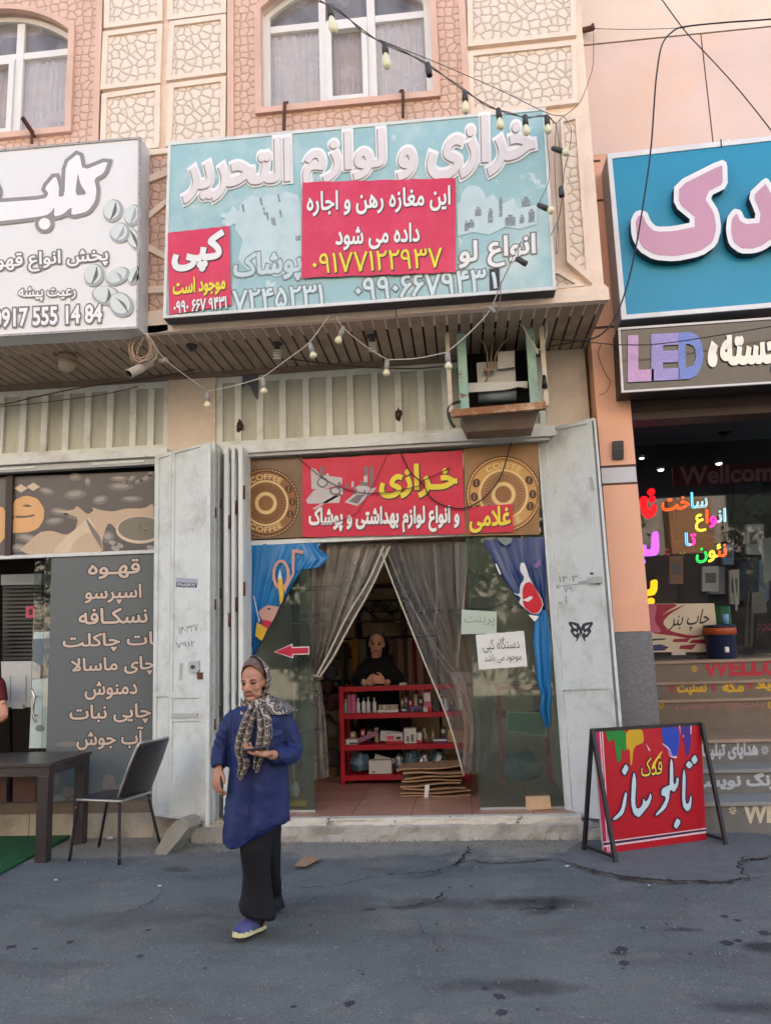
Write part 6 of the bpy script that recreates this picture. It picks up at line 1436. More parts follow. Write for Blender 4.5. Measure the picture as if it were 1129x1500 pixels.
def carton(name, px0, px1, h, zi, m0, label, cat="box", dy=0.06, d=0.12, tilt=0.0, stripe=None, grp=None):
    x0, x1_ = gx(px0), gx(px1); z = SHZ[zi] + 0.001
    m = MB(); w = x1_ - x0; c, s = math.cos(tilt), math.sin(tilt)
    P = [(0, 0), (w, 0), (w, h), (0, h)]; P = [(x0 + x * c - z_ * s, z + x * s + z_ * c + (max(0, -w * s))) for x, z_ in P]
    vs_ = [(x, YC + dy, zz) for x, zz in P] + [(x, YC + dy + d, zz) for x, zz in P]
    m.add(vs_, [(0, 1, 2, 3), (4, 7, 6, 5), (0, 4, 5, 1), (1, 5, 6, 2), (2, 6, 7, 3), (3, 7, 4, 0)], m0)
    t = None
    if stripe:
        e = [np.array(v) for v in vs_[:4]]
        for (u0, v0, u1, v1, sm) in stripe:
            q = [e[0] + (e[1] - e[0]) * u + (e[3] - e[0]) * v + np.array([0, -0.001, 0]) for u, v in ((u0, v0), (u1, v0), (u1, v1), (u0, v1))]
            m.add(q, [(0, 1, 2, 3)], sm)
    return m.build(name, None, label, cat, grp)
PKB = mat("pink_pack", (196, 96, 140), 0.4, 0.15, 8); CRM = mat("cream_card", (206, 198, 180), 0.7, 0.08, 6); WCD = mat("white_card", (206, 206, 204), 0.6, 0.06, 6); BCD = mat("dark_card", (58, 58, 66), 0.5, 0.15, 6); RCD = ink("red_print", (190, 36, 52)); TCD = mat("tan_card", (166, 138, 108), 0.75, 0.1, 6); PUR = mat("purple_pack", (120, 84, 140), 0.5, 0.1); BLP = mat("crumpled_blue_plastic", (84, 116, 140), 0.2, 0.2, 9, 0.6, 24, spec=0.8); FOI = mat("crumpled_foil", (176, 178, 182), 0.15, 0.15, 12, 0.8, 30, metal=0.7)
carton("carton", 509.5, 514, 0.19, 0, PKB, "narrow pink pack left of the white bottles, nearer the green bottle", "pack"); carton("carton", 515, 520.5, 0.19, 0, PKB, "narrow pink pack left of the white bottles, nearer the first white bottle", "pack")
for k, px in enumerate((557, 563, 569, 575, 581)):
    c = (gx(px), YC + 0.08, SHZ[0] + 0.03); m = MB(); m.lathe([(0.018, 0), (0.02, 0.004), (0.02, 0.03), (0.021, 0.031), (0.021, 0.045), (0.019, 0.048)], c, CRM if k % 2 else mat("beige_jar", (188, 172, 150), 0.4, 0.1), 14); m.build("cream_jar", None, ["cream jar on the white tray, first from the left", "beige jar on the white tray, second from the left", "cream jar on the white tray, middle of the row", "beige jar on the white tray, second from the right", "cream jar on the white tray, first from the right"][(0, 1, 2, 3, 4)[k]], "jar", "cream jars on the counter shelf")
m = MB(); m.box((gx(553), YC + 0.05, SHZ[0] + 0.001), (gx(584), YC + 0.2, SHZ[0] + 0.028), WCD, 0.003); m.build("tray", None, "low white tray under the row of small cream jars", "tray")
carton("carton", 588, 600, 0.04, 0, BCD, "flat dark box right of the cream jars", stripe=[(.1, .3, .6, .7, WCD)]); carton("carton", 602, 619, 0.05, 0, PUR, "flat purple box near the pink carton", stripe=[(.2, .2, .8, .5, WCD)]); carton("carton", 606, 618, 0.035, 0, BCD, "flat dark box lying in front of the purple one", dy=0.035, d=0.02)
carton("carton", 622, 633, 0.2, 0, PKB, "upright pink carton in the middle of the top counter shelf", stripe=[(.1, .5, .9, .9, WCD)]); carton("carton", 621, 634, 0.045, 0, WCD, "small white and red box before the upright pink carton", dy=0.03, d=0.02, stripe=[(.5, 0, 1, 1, RCD)])
carton("carton", 636, 645, 0.12, 0, BCD, "dark upright box behind the curtain, right of the pink carton")
carton("carton", 505, 522, 0.05, 1, WCD, "flat white box at the left of the middle counter shelf", stripe=[(.3, .1, 1, .4, INKD)]); carton("carton", 521, 555, 0.045, 1, mat("mauve_bag", (150, 106, 128), 0.5, 0.2, 9), "tilted mauve packet on the middle counter shelf", "packet", tilt=0.38, dy=0.1)
carton("carton", 554, 582, 0.10, 1, WCD, "white box turned askew behind the red striped one", tilt=-0.1, dy=0.16, d=0.1); carton("carton", 564, 589, 0.10, 1, WCD, "white box with red band on the middle counter shelf", stripe=[(0, .0, 1, .3, RCD), (.06, .4, .5, .8, ink("pink_tag", (206, 80, 110))), (.6, .4, .9, .7, INKD)])
carton("carton", 591, 609, 0.145, 1, WCD, "tall white box with grey pictures on the middle counter shelf", stripe=[(.2, .1, .4, .5, INKG), (.55, .1, .8, .6, INKG)]); carton("carton", 610, 617, 0.1, 1, WCD, "thin white box with red foot on the middle counter shelf", stripe=[(0, 0, 1, .3, RCD)])
m = MB()
for k in range(6): x = gx(622 + 2.2 * k); m.tube([(x, YC + 0.1, SHZ[1] + 0.008), (x + rg.uniform(-.05, .06), YC + 0.14, SHZ[1] + rg.uniform(.12, .18))], 0.006, (TCD, INKD, CRM)[k % 3], 6)
m.build("brush_bundle", None, "loose bundle of thin brushes leaning on the middle counter shelf", "brushes")
carton("carton", 634, 654, 0.035, 1, PUR, "flat mauve box with white band behind the curtain", stripe=[(0, .5, 1, 1, WCD)]); carton("carton", 655, 680, 0.12, 1, TCD, "tan box on the middle shelf behind the curtain")
m = MB()
def lump(m, c, r, m0, seed, k=0.3):
    rr_ = random.Random(seed); bm = bmesh.new(); bmesh.ops.create_icosphere(bm, subdivisions=3, radius=1.0)
    ph = [rr_.uniform(0, 6) for _ in range(6)]
    for v in bm.verts:
        d = v.co.normalized(); f = 1 + k * (0.5 * math.sin(5 * d.x + ph[0]) * math.sin(6 * d.y + ph[1]) + 0.35 * math.sin(11 * d.z + ph[2] + 4 * d.x) + 0.25 * math.sin(19 * d.y + ph[3]) * math.sin(17 * d.x))
        z = d.z * f; v.co = Vector((c[0] + d.x * f * r[0], c[1] + d.y * f * r[1], max(c[2] + z * r[2], c[2] - r[2] * 0.75)))
    m.bm(bm, m0, True)
lump(m, (gx(522), YC + 0.2, SHZ[2] + 0.10), (0.10, 0.1, 0.115), BLP, 1); m.build("plastic_bundle", None, "crumpled blue plastic bundle on the lowest counter shelf", "bundle")
carton("carton", 538, 571, 0.13, 2, WCD, "white box at the front of the lowest counter shelf", stripe=[(.1, .1, .3, .2, INKG)]); carton("carton", 541, 574, 0.12, 2, BCD, "dark box with white lid tilted over the white one", tilt=-0.28, dy=0.2, d=0.14, stripe=[(0, .6, 1, 1, WCD)])
m = MB(); lump(m, (gx(582), YC + 0.12, SHZ[2] + 0.085), (0.045, 0.05, 0.10), FOI, 5, 0.45); m.build("foil_bag", None, "crumpled silver foil bag on the lowest counter shelf", "bag")
for k, (px, w_, h_, mm) in enumerate(((600, 12, 0.16, BLP), (618, 14, 0.13, FOI), (640, 16, 0.15, BLP))):
    m = MB(); lump(m, (gx(px), YC + 0.2, SHZ[2] + h_ * .72), (0.07, 0.08, h_ * .8), mm, 20 + k); m.build("plastic_bundle", None, ("grey blue plastic bundle behind the cardboard, beside the foil bag", "silver plastic bundle behind the cardboard, middle", "blue plastic bundle behind the cardboard, near the curtain")[k], "bundle")
carton("carton", 628, 634, 0.18, 2, WCD, "white stick of card leaning among the plastic bundles", "card", tilt=-0.5, dy=0.05, d=0.01)
m = MB(); a = (gx(640), YC + 0.3, tb[0] + 0.024)
m = MB(); m.box((gx(586), YC + 0.12, tb[0] + 0.0215), (gx(596), YC + 0.3, tb[0] + 0.04), WCD); m.build("paper_stack", None, "small stack of white paper on the counter beside the shopkeeper", "paper")
for k, (pa_, pb_, h_, zi, mm, lb) in enumerate(((586, 590, .12, 0, TCD, "slim tan pack standing behind the flat dark box, right of the jars"), (592, 596, .15, 0, PUR, "slim purple tube box behind the flat dark box"), (598, 603, .11, 0, RCD, "slim red pack behind the flat purple box"), (606, 611, .16, 0, CRM, "slim cream pack behind the flat purple box"), (613, 619, .13, 0, BCD, "slim black pack left of the upright pink carton"), (646, 650, .14, 0, RCD, "red pack behind the curtain on the top shelf"), (660, 667, .10, 0, PUR, "purple pack behind the curtain on the top shelf"),
                                                 (508, 516, .11, 1, TCD, "tan pack standing behind the flat white box"), (524, 530, .13, 1, RCD, "red pack behind the tilted mauve packet"), (533, 541, .12, 1, BCD, "black pack behind the tilted mauve packet"), (545, 551, .14, 1, CRM, "cream pack behind the tilted mauve packet"), (645, 652, .13, 1, BCD, "black pack behind the flat mauve box"))):
    carton("carton", pa_, pb_, h_, zi, mm, lb, "pack", dy=0.24, d=0.06, stripe=[(.15, .55, .85, .85, WCD)])
# flattened cartons on the floor
CB = mat("brown_cardboard", (160, 128, 98), 0.85, 0.12, 4, 0.2, 30, stain=(110, 84, 62), stain_amt=0.4); CE = mat("cardboard_edge", (110, 84, 64), 0.9, 0.3, 60)
F0 = gd(640, 1168, ZFL); rr = random.Random(8); z = ZFL + 0.002
nm = ["lowest", "second lowest", "third", "fourth", "fifth", "sixth", "seventh", "topmost"]
for k in range(8):
    xa, xb = F0[0] - 0.30 + rr.uniform(-.06, .05), F0[0] + 0.26 + rr.uniform(-.04, .05); ya, yb = F0[1] - rr.uniform(-.02, .05), F0[1] + 0.36; a = rr.uniform(-.06, .06)
    th = 0.012; tip = rr.uniform(0.0, 0.034)
    def fn(u, v, xa=xa, xb=xb, ya=ya, yb=yb, z=z, tip=tip, k=k, a=a):
        x = xa + (xb - xa) * u; y = ya + (yb - ya) * v; xm = (xa + xb) / 2
        return (x - a * (y - ya), y + a * (x - xm), z + th + tip * (u - .5) * (1 if k % 2 else -1) + tip * .5 + 0.006 * math.sin(7 * u + k) * (1 - v))
    m = MB(); m.grid(fn, 14, 6, CB, False, th)
    if k == 2: m.slab([(622, 1150), (629, 1149), (627, 1170), (621, 1170)], PY(ya - 0.012), WCD, 0)
    m.build("cardboard_sheet", None, nm[k] + " flattened brown carton in the pile on the shop floor", "cardboard", "flattened cartons piled on the floor"); z += th + tip + 0.010
# things standing on the step
def brickish(px, pl_y, m0, name, label, cat, h_px, depth):
    p = PY(pl_y); m = MB(); m.slab(px, p, m0, 0, depth); return m.build(name, None, label, cat)
YB1 = gd(788, 1187, ZFL)[1]; brickish([(770, 1168), (805, 1167), (807, 1185), (771, 1187)], YB1, mat("yellow_brick", (206, 176, 138), 0.9, 0.12, 8, 0.4, 50, chips=(160, 130, 100), chip_scale=20, chip_at=0.62), "brick", "pale yellow brick lying on the doorstep against the right pane", "brick", 0, 0.1)
c = gd(424, 1182, ZFL); m = MB(); m.tube([c + np.array([-0.12, 0.02, 0.03]), c + np.array([0.16, 0.0, 0.03])], 0.03, mat("yellow_vinyl_roll", (206, 160, 44), 0.4, 0.1), 12); m.tube([c + np.array([0.155, 0.0, 0.03]), c + np.array([0.162, 0.0, 0.03])], 0.024, INKD, 10); m.build("vinyl_roll", None, "yellow roll lying on the doorstep behind the walking woman", "roll")
m = MB(); c = gd(429, 1172, ZFL) + np.array([0, 0.08, 0.07]); lump(m, c, (0.045, 0.05, 0.09), mat("white_plastic_bag", (190, 192, 192), 0.3, 0.1, 8, 0.6, 25, spec=0.7), 9); m.build("plastic_bag", None, "crumpled white plastic bag standing by the left pane", "bag")
m = MB(); p = PY(7.3); m.tube([p.hit(430, 1150), p.hit(431, 1000)], 0.011, mat("pale_wood_stick", (178, 156, 112), 0.6, 0.1, 9), 8); m.build("wooden_stick", None, "pale wooden stick standing behind the dark left pane", "stick")
# the room behind: back shelf, rails of clothes, a second red rack, framed green picture
rs = thing("back_shelf", (-1.5, 9.9, ZFL), "dim wall shelf stuffed with bundles at the back left of the shop", "shelf")
WOODB = mat("brown_shelf_wood", (96, 68, 52), 0.7, 0.15, 3)
m = MB()
for z in (0.5, 0.95, 1.4, 1.85, 2.3): m.box((x2 + 0.05, 9.9, z), (-0.75, 10.38, z + 0.025), WOODB)
for x in (x2 + 0.02, -1.35, -0.76): m.box((x, 9.88, ZFL), (x + 0.03, 10.38, 2.6), WOODB)
m.build("frame", rs)
rr = random.Random(21)
tones = [(150, 120, 96), (120, 96, 90), (88, 74, 84), (160, 140, 120), (110, 60, 70), (70, 80, 96)]
for k in range(18):
    z = (0.525, 0.975, 1.425, 1.875)[k % 4]; x = -1.75 + (k // 4) * 0.24 + rr.uniform(-.02, .02); s = rr.uniform(.07, .1)
    m = MB(); lump(m, (x, 10.05, z + s * 1.0), (s * 1.1, s * 1.1, s * 1.3), mat("cloth_%d" % (k % 6), tones[k % 6], 0.9, 0.2, 6), 40 + k, 0.25); m.build("cloth_bundle", None, "folded cloth bundle on the dim back shelf", "bundle", "bundles on the back shelf")
PRX = PY(9.55)
rk = thing("clothes_rail", PRX.hit(570, 1000), "dark metal clothes rail with empty wire hangers behind the shopkeeper", "clothes rail")
m = MB(); za = PRX.hit(570, 934)[2]; xa, xb = PRX.hit(500, 934)[0], PRX.hit(640, 934)[0]; m.tube([(xa, 9.55, za), (xb, 9.55, za)], 0.014, BLACK, 8)
for x in (xa, xb): m.tube([(x, 9.55, ZFL), (x, 9.55, za)], 0.014, BLACK, 8)
m.build("rail", rk)
zb2_ = PRX.hit(560, 880)[2]; m = MB(); m.tube([(PRX.hit(540, 880)[0], 9.5, zb2_), (PRX.hit(600, 880)[0], 9.5, zb2_)], 0.012, BLACK, 8); m.build("rail", rk)
for k, px in enumerate((548, 556, 563, 571)):
    c = PRX.hit(px, 882); m = MB(); m.tube(smooth_path([c + np.array(q) for q in ((0, 0, 0.03), (0.02, 0, 0.02), (0, 0, -0.03), (-0.09, 0.0, -0.10), (-0.08, 0, -0.115), (0.08, 0, -0.115), (0.09, 0, -0.10), (0, 0, -0.03))], 3), 0.005, BLACK, 5); m.build("clothes_hanger", None, "empty black hanger on the upper rail behind the shopkeeper", "hanger", "empty hangers on the rail")
gar = ((520, (176, 124, 40), "ochre"), (530, (130, 130, 132), "grey patterned"), (579, (120, 86, 80), "dusky brown"), (586, (146, 116, 112), "rose grey"), (593, (90, 60, 60), "dark brown"), (600, (150, 130, 118), "beige"), (606, (120, 30, 56), "maroon"), (613, (158, 134, 124), "pale brown"), (621, (96, 72, 70), "brown"))
for px, rgb, nm_ in gar:
    a = PRX.hit(px - 4.5, 938); b = PRX.hit(px + 4.5, 938)
    def fn(u, v, a=a, b=b): w = 1 + 0.25 * v; x = (a[0] + b[0]) / 2 + (u - .5) * (b[0] - a[0]) * w; return (x, 9.55 + 0.04 * math.sin(u * 14), a[2] - 0.75 * v - 0.02 * (1 - 4 * (u - .5) ** 2) * (v < 0.01) * -1)
    m = MB(); m.grid(fn, 16, 8, mat("garment_" + nm_.replace(" ", "_"), rgb, 0.9, 0.15, 8), True, 0.012); m.build("garment", None, nm_ + " garment hanging on the rail behind the shopkeeper", "garment", "garments on the rail")
pw2 = PY(9.95)
for k, (px, py, s, rgb, nm_) in enumerate(((498, 905, .09, (150, 110, 84), "tan"), (507, 862, .08, (120, 128, 140), "slate"), (516, 905, .08, (176, 150, 110), "straw"), (527, 880, .07, (90, 60, 70), "plum"), (536, 905, .08, (176, 168, 156), "cream"), (543, 862, .06, (140, 60, 60), "brick red"), (583, 905, .08, (150, 140, 120), "beige"), (594, 880, .08, (110, 80, 100), "mauve"), (605, 905, .09, (176, 120, 110), "rose"), (616, 890, .08, (90, 110, 120), "blue grey"), (628, 908, .09, (160, 140, 90), "mustard"))):
    m = MB(); c = pw2.hit(px, py); lump(m, c, (s * .8, s * .6, s * 1.3), mat("hung_" + nm_.replace(" ", "_"), rgb, 0.8, 0.2, 7), 120 + k, 0.25); m.tube([c + np.array([0, 0, s * 1.2]), c + np.array([0.01, 0.1, s * 1.2 + .14])], 0.005, BLACK, 5); m.build("hanging_bag", None, nm_ + " bag of goods hung on the back wall of the shop", "bag", "bags hung on the back wall")
for k, (px, py, w_, h_, rgb, nm_) in enumerate(((1040, 848, 24, 36, (206, 206, 204), "white"), (1066, 812, 16, 30, (120, 150, 190), "pale blue"), (990, 835, 20, 40, (160, 120, 90), "tan"), (1105, 790, 26, 44, (170, 176, 180), "silver"), (1075, 860, 14, 50, (196, 190, 180), "cream"), (1118, 850, 14, 60, (84, 120, 160), "blue"))):
    pl = PY(YG + .75); m = MB(); m.slab([(px - w_ / 2, py - h_ / 2), (px + w_ / 2, py - h_ / 2 - 1), (px + w_ / 2, py + h_ / 2), (px - w_ / 2, py + h_ / 2)], pl, mat("sign_stock_%d" % k, rgb, 0.4, 0.15, 5), 0, 0.05); m.slab([(px - w_ / 3, py - h_ / 4), (px + w_ / 3, py - h_ / 4), (px + w_ / 3, py + h_ / 6), (px - w_ / 3, py + h_ / 6)], pl, INKG, 0.002); m.build("sign_blank", None, nm_ + " sign blank standing in the sign maker's shop behind the glass", "panel", "sign blanks in the sign shop")
cl = MB(); pk = PY(8.9)
for k, (px, py, s, rgb) in enumerate(((488, 1030, .09, (80, 44, 52)), (486, 1070, .1, (100, 92, 84)), (488, 1110, .1, (70, 60, 66)), (487, 1135, .08, (110, 84, 60)), (484, 985, .09, (60, 60, 70)))):
    m = MB(); c = pk.hit(px, py); lump(m, c, (s, s, s * 1.1), mat("stock_%d" % k, rgb, 0.85, 0.2, 7), 70 + k, 0.3); m.build("stock_bundle", None, ("wine red", "grey", "dark mauve", "tan", "slate")[k] + " bundle of stock in the gap left of the red counter", "bundle", "bundles left of the counter")
m = MB(); xs = pk.hit(486, 1050)[0]
for z in (0.32, 0.62, 0.9, 1.16): m.box((xs - 0.25, 8.85, z), (xs + 0.14, 9.2, z + 0.015), BLACK)
m.box((xs + 0.13, 8.85, ZFL), (xs + 0.15, 9.2, 1.6), BLACK); m.build("stock_rack", None, "thin black rack of bundles in the gap left of the red counter", "rack")
pr = PY(8.2); r2 = thing("display_rack", pr.hit(760, 1140), "dim red metal rack behind the right pane", "rack")
m = MB(); za = pr.hit(760, 1004)[2]; xa, xb = pr.hit(726, 1004)[0], x3 - 0.03
for z in (za, pr.hit(760, 1045)[2]): m.box((xa, 8.2, z - 0.04), (xb, 8.235, z), REDP); m.box((xa, 8.236, z - 0.02), (xb, 8.55, z - 0.005), REDP)
m.build("shelf", r2)
for x in (xa, xb - 0.045): m = MB(); m.box((x, 8.195, ZFL), (x + 0.045, 8.24, za + 0.001), REDP); m.build("post", r2)
gp = PY(7.35); gf = thing("picture_frame", gp.hit(770, 1080), "green panel in a white frame leaning behind the right pane", "picture frame")
q = [(741, 1042), (799, 1044), (801, 1080), (741, 1072)]
m = MB(); fi = frame_ring(m, q, 2.2, gp, INKW, 0.0, 0.02); m.build("frame", gf); m = MB(); m.slab(fi, gp, mat("green_panel", (70, 140, 96), 0.5, 0.1, 3), -0.008, 0.006); m.build("panel", gf)
m = MB(); lump(m, gp.hit(765, 1125), (0.16, 0.1, 0.14), BLP, 31, 0.3); m.build("plastic_bundle", None, "large slate blue bundle low behind the right pane", "bundle")
m = MB(); m.box((x2 + 0.05, 10.36, 1.0), (x3 - 0.05, 10.395, 1.04), WOODB); m.box((x2 + 0.05, 10.34, 1.95), (x3 - 0.05, 10.395, 1.99), WOODB); m.build("wall_rail", bld)

# ================================================================ the sign maker's shop: stair writing, glass writing, goods
st_px = 1060
def riser_plane(k): return PY(rows[k][0])
WELL = [(0, [("✻", 1066, 1079, 1178, 1195, "star"), ("WELLCOME", 1090, 1250, 1178, 1203, "pale")], ink("cream_stair_letter", (196, 186, 160))),
        (1, [("رنگ نویسی", 1012, 1136, 1133, 1156, "t")], ink("grey_stair_letter", (176, 182, 186))),
        (2, [("هدایای تبلیغاتی", 1010, 1109, 1088, 1112, "t"), ("✻", 1113, 1126, 1091, 1107, "star")], ink("grey_stair_letter", (176, 182, 186))),
        (3, [("✻", 962, 973, 1027, 1040, "star"), ("ساخت انواع تابلو تبلیغاتی و ...", 977, 1119, 1028, 1041, "red"), ("✻", 1122, 1134, 1025, 1040, "star")], ink("ochre_stair_letter", (200, 160, 40))),
        (4, [("✻", 978, 990, 1003, 1016, "rstar"), ("تسلیت", 992, 1034, 999, 1017, "t"), ("✻", 1039, 1050, 1001, 1014, "rstar"), ("مکه", 1058, 1088, 998, 1013, "t"), ("✻", 1092, 1103, 998, 1011, "rstar"), ("کربلا", 1107, 1150, 995, 1012, "t")], ink("ochre_stair_letter", (200, 160, 40))),
        (5, [("✻", 1011, 1022, 974, 986, "star"), ("WELLCOME", 1031, 1210, 966, 988, "red")], ink("ochre_stair_letter", (200, 160, 40)))]
REDL = ink("dull_red_letter", (176, 44, 60)); FRED = ink("faded_red_letter", (150, 104, 96)); CREAML = ink("cream_stair_letter", (196, 186, 160))
for k, items, base in WELL:
    pl = riser_plane(k); m = MB()
    ztop, zbot = rows[k][2] - 0.03, rows[k][1]
    for w, a, b, t_, d, kind in items:
        py_t = t_; py_b = d
        # keep the writing inside its riser
        zt2_, zb2__ = pl.hit((a + b) / 2, t_)[2], pl.hit((a + b) / 2, d)[2]
        sh_ = 0.0
        lim = ztop - 0.012
        if w == "✻":
            cx, cy, rx, ry = (a + b) / 2, (t_ + d) / 2, (b - a) / 2, (d - t_) / 2
            mm = REDL if kind == "rstar" else base
            for i in range(8):
                an = math.pi * i / 4 + 0.2; c_, s_ = math.cos(an), math.sin(an)
                m.slab([(cx + rx * .12 * c_, cy + ry * .12 * s_), (cx + rx * .6 * c_ - rx * .17 * s_, cy + ry * .6 * s_ + ry * .17 * c_), (cx + rx * c_, cy + ry * s_), (cx + rx * .6 * c_ + rx * .17 * s_, cy + ry * .6 * s_ - ry * .17 * c_)], pl, mm, 0.0026 + 0.0001 * i)
        else:
            mm = base if kind == "t" else CREAML if kind == "pale" else (FRED if k == 3 else REDL)
            m.text(w, pl, a, b, t_, d, mm, -0.02, 0.05 if k != 3 else 0.03, 0.003)
    m.build("lettering", [c for c in st.children if c.name.startswith("step")][k])
PG = PY(YG - 0.012)
GI = PY(YG - 0.02)
o10 = lambda q_: [(900 + x / 4.166, 600 + y / 4.166) for x, y in q_]
def neon(name, rgb, e=2.2): return mat(name, rgb, 0.4, 0, emit=e * 0.17)
nt_ = thing("neon_sign", PG.hit(1020, 825), "thin coloured neon tubes spelling Persian words on the sign maker's window", "neon sign")
def neon_word(s, x0, x1_, yt, yb, cols, r=0.0055, slope=-0.08):
    lp = outlines(s, 2); allp = np.vstack(lp); lo, hi = allp.min(0), allp.max(0); m = MB()
    for c in lp:
        cx = (c[:, 0].mean() - lo[0]) / (hi[0] - lo[0]); col = cols[min(int(cx * len(cols)), len(cols) - 1)]
        pts = [PG.hit(x0 + (x - lo[0]) / (hi[0] - lo[0]) * (x1_ - x0), yb - (y - lo[1]) / (hi[1] - lo[1]) * (yb - yt) + slope * ((x0 - (x0 + x1_) / 2) + (x - lo[0]) / (hi[0] - lo[0]) * (x1_ - x0)), 0.0) for x, y in c]
        pts.append(pts[0]); pts.append(pts[1]); m.tube(pts, r, col, 5, cap=False)
    return m
NO, NB, NY, NP, NG, NW = neon("neon_orange", (255, 96, 40)), neon("neon_sky_blue", (110, 200, 255)), neon("neon_yellow", (230, 220, 70)), neon("neon_pink", (255, 60, 170)), neon("neon_green", (50, 200, 90)), neon("neon_pale_blue", (190, 230, 240), 1.2)
for w, a, b, t_, d, cols in (("ساخت", 969, 1035, 722, 746, (NO, NO, NB, NW)), ("انواع", 1018, 1062, 746, 777, (NY, NO, NP, NW)), ("تا", 1003, 1018, 780, 799, (NB, NP)), ("نئون", 1019, 1063, 798, 823, (NG, NG, NY, NO))):
    neon_word(w, a, b, t_, d, cols).build("neon_word", nt_)
m = MB(); m.tube([PG.hit(x, y) for x, y in o10(circle(320, 870, 14, 16, 10, 0.5, 5.5))], 0.004, neon("neon_dull_red", (200, 70, 60), 0.8), 5); m.tube([PG.hit(x, y) for x, y in o10(circle(412, 868, 16, 14, 10, 0.0, 3.1))], 0.004, neon("neon_dull_green", (130, 150, 30), 0.6), 5); m.build("neon_word", nt_)
lt = thing("lit_letters", GI.hit(945, 880), "big glowing red, violet and orange Persian letters stacked behind the shop window edge", "lit letters")
def solid(cs_, m0, holes=()):
    m = MB(); traced(m, cs_, (900, 600), 4.166, GI, m0, 0, 0.0, 0.05, holes, rnd=2); m.build("letter", lt)
solid([[(60, 520), (85, 520), (85, 640), (120, 655), (20, 660), (20, 630), (60, 630)]], neon("lit_red_letter", (255, 16, 30), 1.6)); solid([[(158, 528), (200, 528), (200, 600), (215, 620), (225, 580), (252, 575), (258, 620), (235, 655), (205, 665), (175, 645), (160, 600)], circle(224, 500, 22, 20), circle(230, 545, 20, 20)], neon("lit_red_letter", (255, 16, 30)))
solid([[(228, 748), (266, 740), (272, 850), (262, 885), (235, 892), (130, 894), (130, 868), (150, 850), (152, 828), (190, 822), (195, 855), (225, 852)], circle(168, 928, 20, 20)], neon("lit_violet_letter", (190, 90, 255), 1.7)); solid([[(222, 1040), (260, 1036), (260, 1100), (240, 1136), (100, 1140), (100, 1104), (222, 1100)], circle(222, 1168, 22, 20)], neon("lit_orange_letter", (255, 160, 10), 2.0))
wc = thing("welcome_board", PY(YG + 0.9).hit(1060, 708), "dull red board reading Wellcome inside the sign maker's shop", "sign")
pw = PY(YG + 0.9); m = MB(); m.slab([(984, 686), (1180, 672), (1180, 702), (986, 712)], pw, mat("dull_red_board", (96, 26, 36), 0.5, 0.1), 0, 0.03); m.build("board", wc); m = MB(); m.text("Wellcome", pw, 996, 1150, 681, 706, mat("grey_pink_letter", (150, 110, 112), 0.5), -0.05, 0.03, 0.003); m.build("lettering", wc)
LAMP = mat("downlight_glow", (255, 255, 250), 0.4, 0, emit=3.5)
for k, (px, py, r_, yy) in enumerate(((967, 688, 0.035, YG + 1.0), (1052, 679, 0.035, YG + 1.0), (955, 622, 0.03, YG + 0.25), (939, 671, 0.025, YG + 0.4))):
    c = PY(yy).hit(px, py); t = thing("downlight", c, ("round lit downlight left of the dull red board", "round lit downlight above the dull red board", "lit downlight just under the dark shutter box", "small lit downlight by the orange pilaster")[k], "ceiling lamp", "downlights in the sign shop")
    m = MB(); m.lathe([(r_ * 1.35, 0.03), (r_ * 1.35, 0.0), (r_ * 1.05, -0.004), (r_ * 1.05, 0.004)], c, ALU, 18); m.build("rim", t); m = MB(); m.ell(c + np.array([0, -0.006, -0.003]), (r_, r_, r_ * .5), LAMP, 16, 8); m.build("bulb", t)
bp_ = thing("print_poster", PG.hit(990, 955), "crimson and cream print poster with black Persian brush writing behind the stairs' top", "poster")
pp = PY(YG - 0.05)
m = MB(); m.slab(o10([(172, 1186), (605, 1182), (618, 1290), (620, 1480), (190, 1480)]), pp, mat("cream_poster_paper", (206, 194, 172), 0.5, 0.06), 0, 0.012); m.build("board", bp_)
m = MB(); CRI = ink("crimson_poster_print", (150, 26, 62)); 
traced(m, [[(172, 1188), (400, 1186), (300, 1240), (272, 1300), (310, 1350), (400, 1385), (480, 1395), (190, 1360)]], (900, 600), 4.166, pp, CRI, 0, 0.001); traced(m, [[(172, 1190), (260, 1188), (240, 1290), (290, 1360), (190, 1360)]], (900, 600), 4.166, pp, ink("rose_poster_print", (186, 100, 126)), 0, 0.0014)
traced(m, [[(400, 1200), (440, 1186), (330, 1250), (290, 1300), (330, 1350), (460, 1380), (590, 1370), (460, 1400), (330, 1375), (270, 1310), (290, 1250)]], (900, 600), 4.166, pp, CRI, 0, 0.0018)
for q_ in ([(360, 1400), (460, 1395), (440, 1420), (350, 1418)], [(470, 1405), (580, 1400), (560, 1430), (450, 1425)], [(400, 1440), (500, 1430), (470, 1465), (390, 1460)]): m.slab(o10(q_), pp, CRI, 0.001)
m.slab(o10([(195, 1440), (280, 1432), (330, 1450), (300, 1470), (195, 1475)]), pp, ink("navy_poster_print", (60, 60, 110)), 0.001); m.slab(o10([(205, 1400), (320, 1395), (300, 1405), (210, 1412)]), pp, INKD, 0.001)
m.text("چاپ بنر", pp, *[o10([(340, 1215)])[0][0], o10([(575, 1215)])[0][0]], o10([(0, 1225)])[0][1], o10([(0, 1350)])[0][1], INKD, -0.08, 0.012, 0.0022, lean=0.25)
m.build("printed_picture", bp_)
m = MB(); m.slab(o10([(350, 1482), (432, 1478), (432, 1496), (350, 1498)]), PY(YG - 0.12), ink("pale_block", (190, 190, 186)), 0, 0.05); m.build("card_block", None, "small pale block at the foot of the print poster", "block")
wc_ = PY(YG + 0.02).hit(1057, 960); cyl = thing("water_cooler", wc_, "dark blue water cooler with orange band and white tap on the top stair", "water cooler")
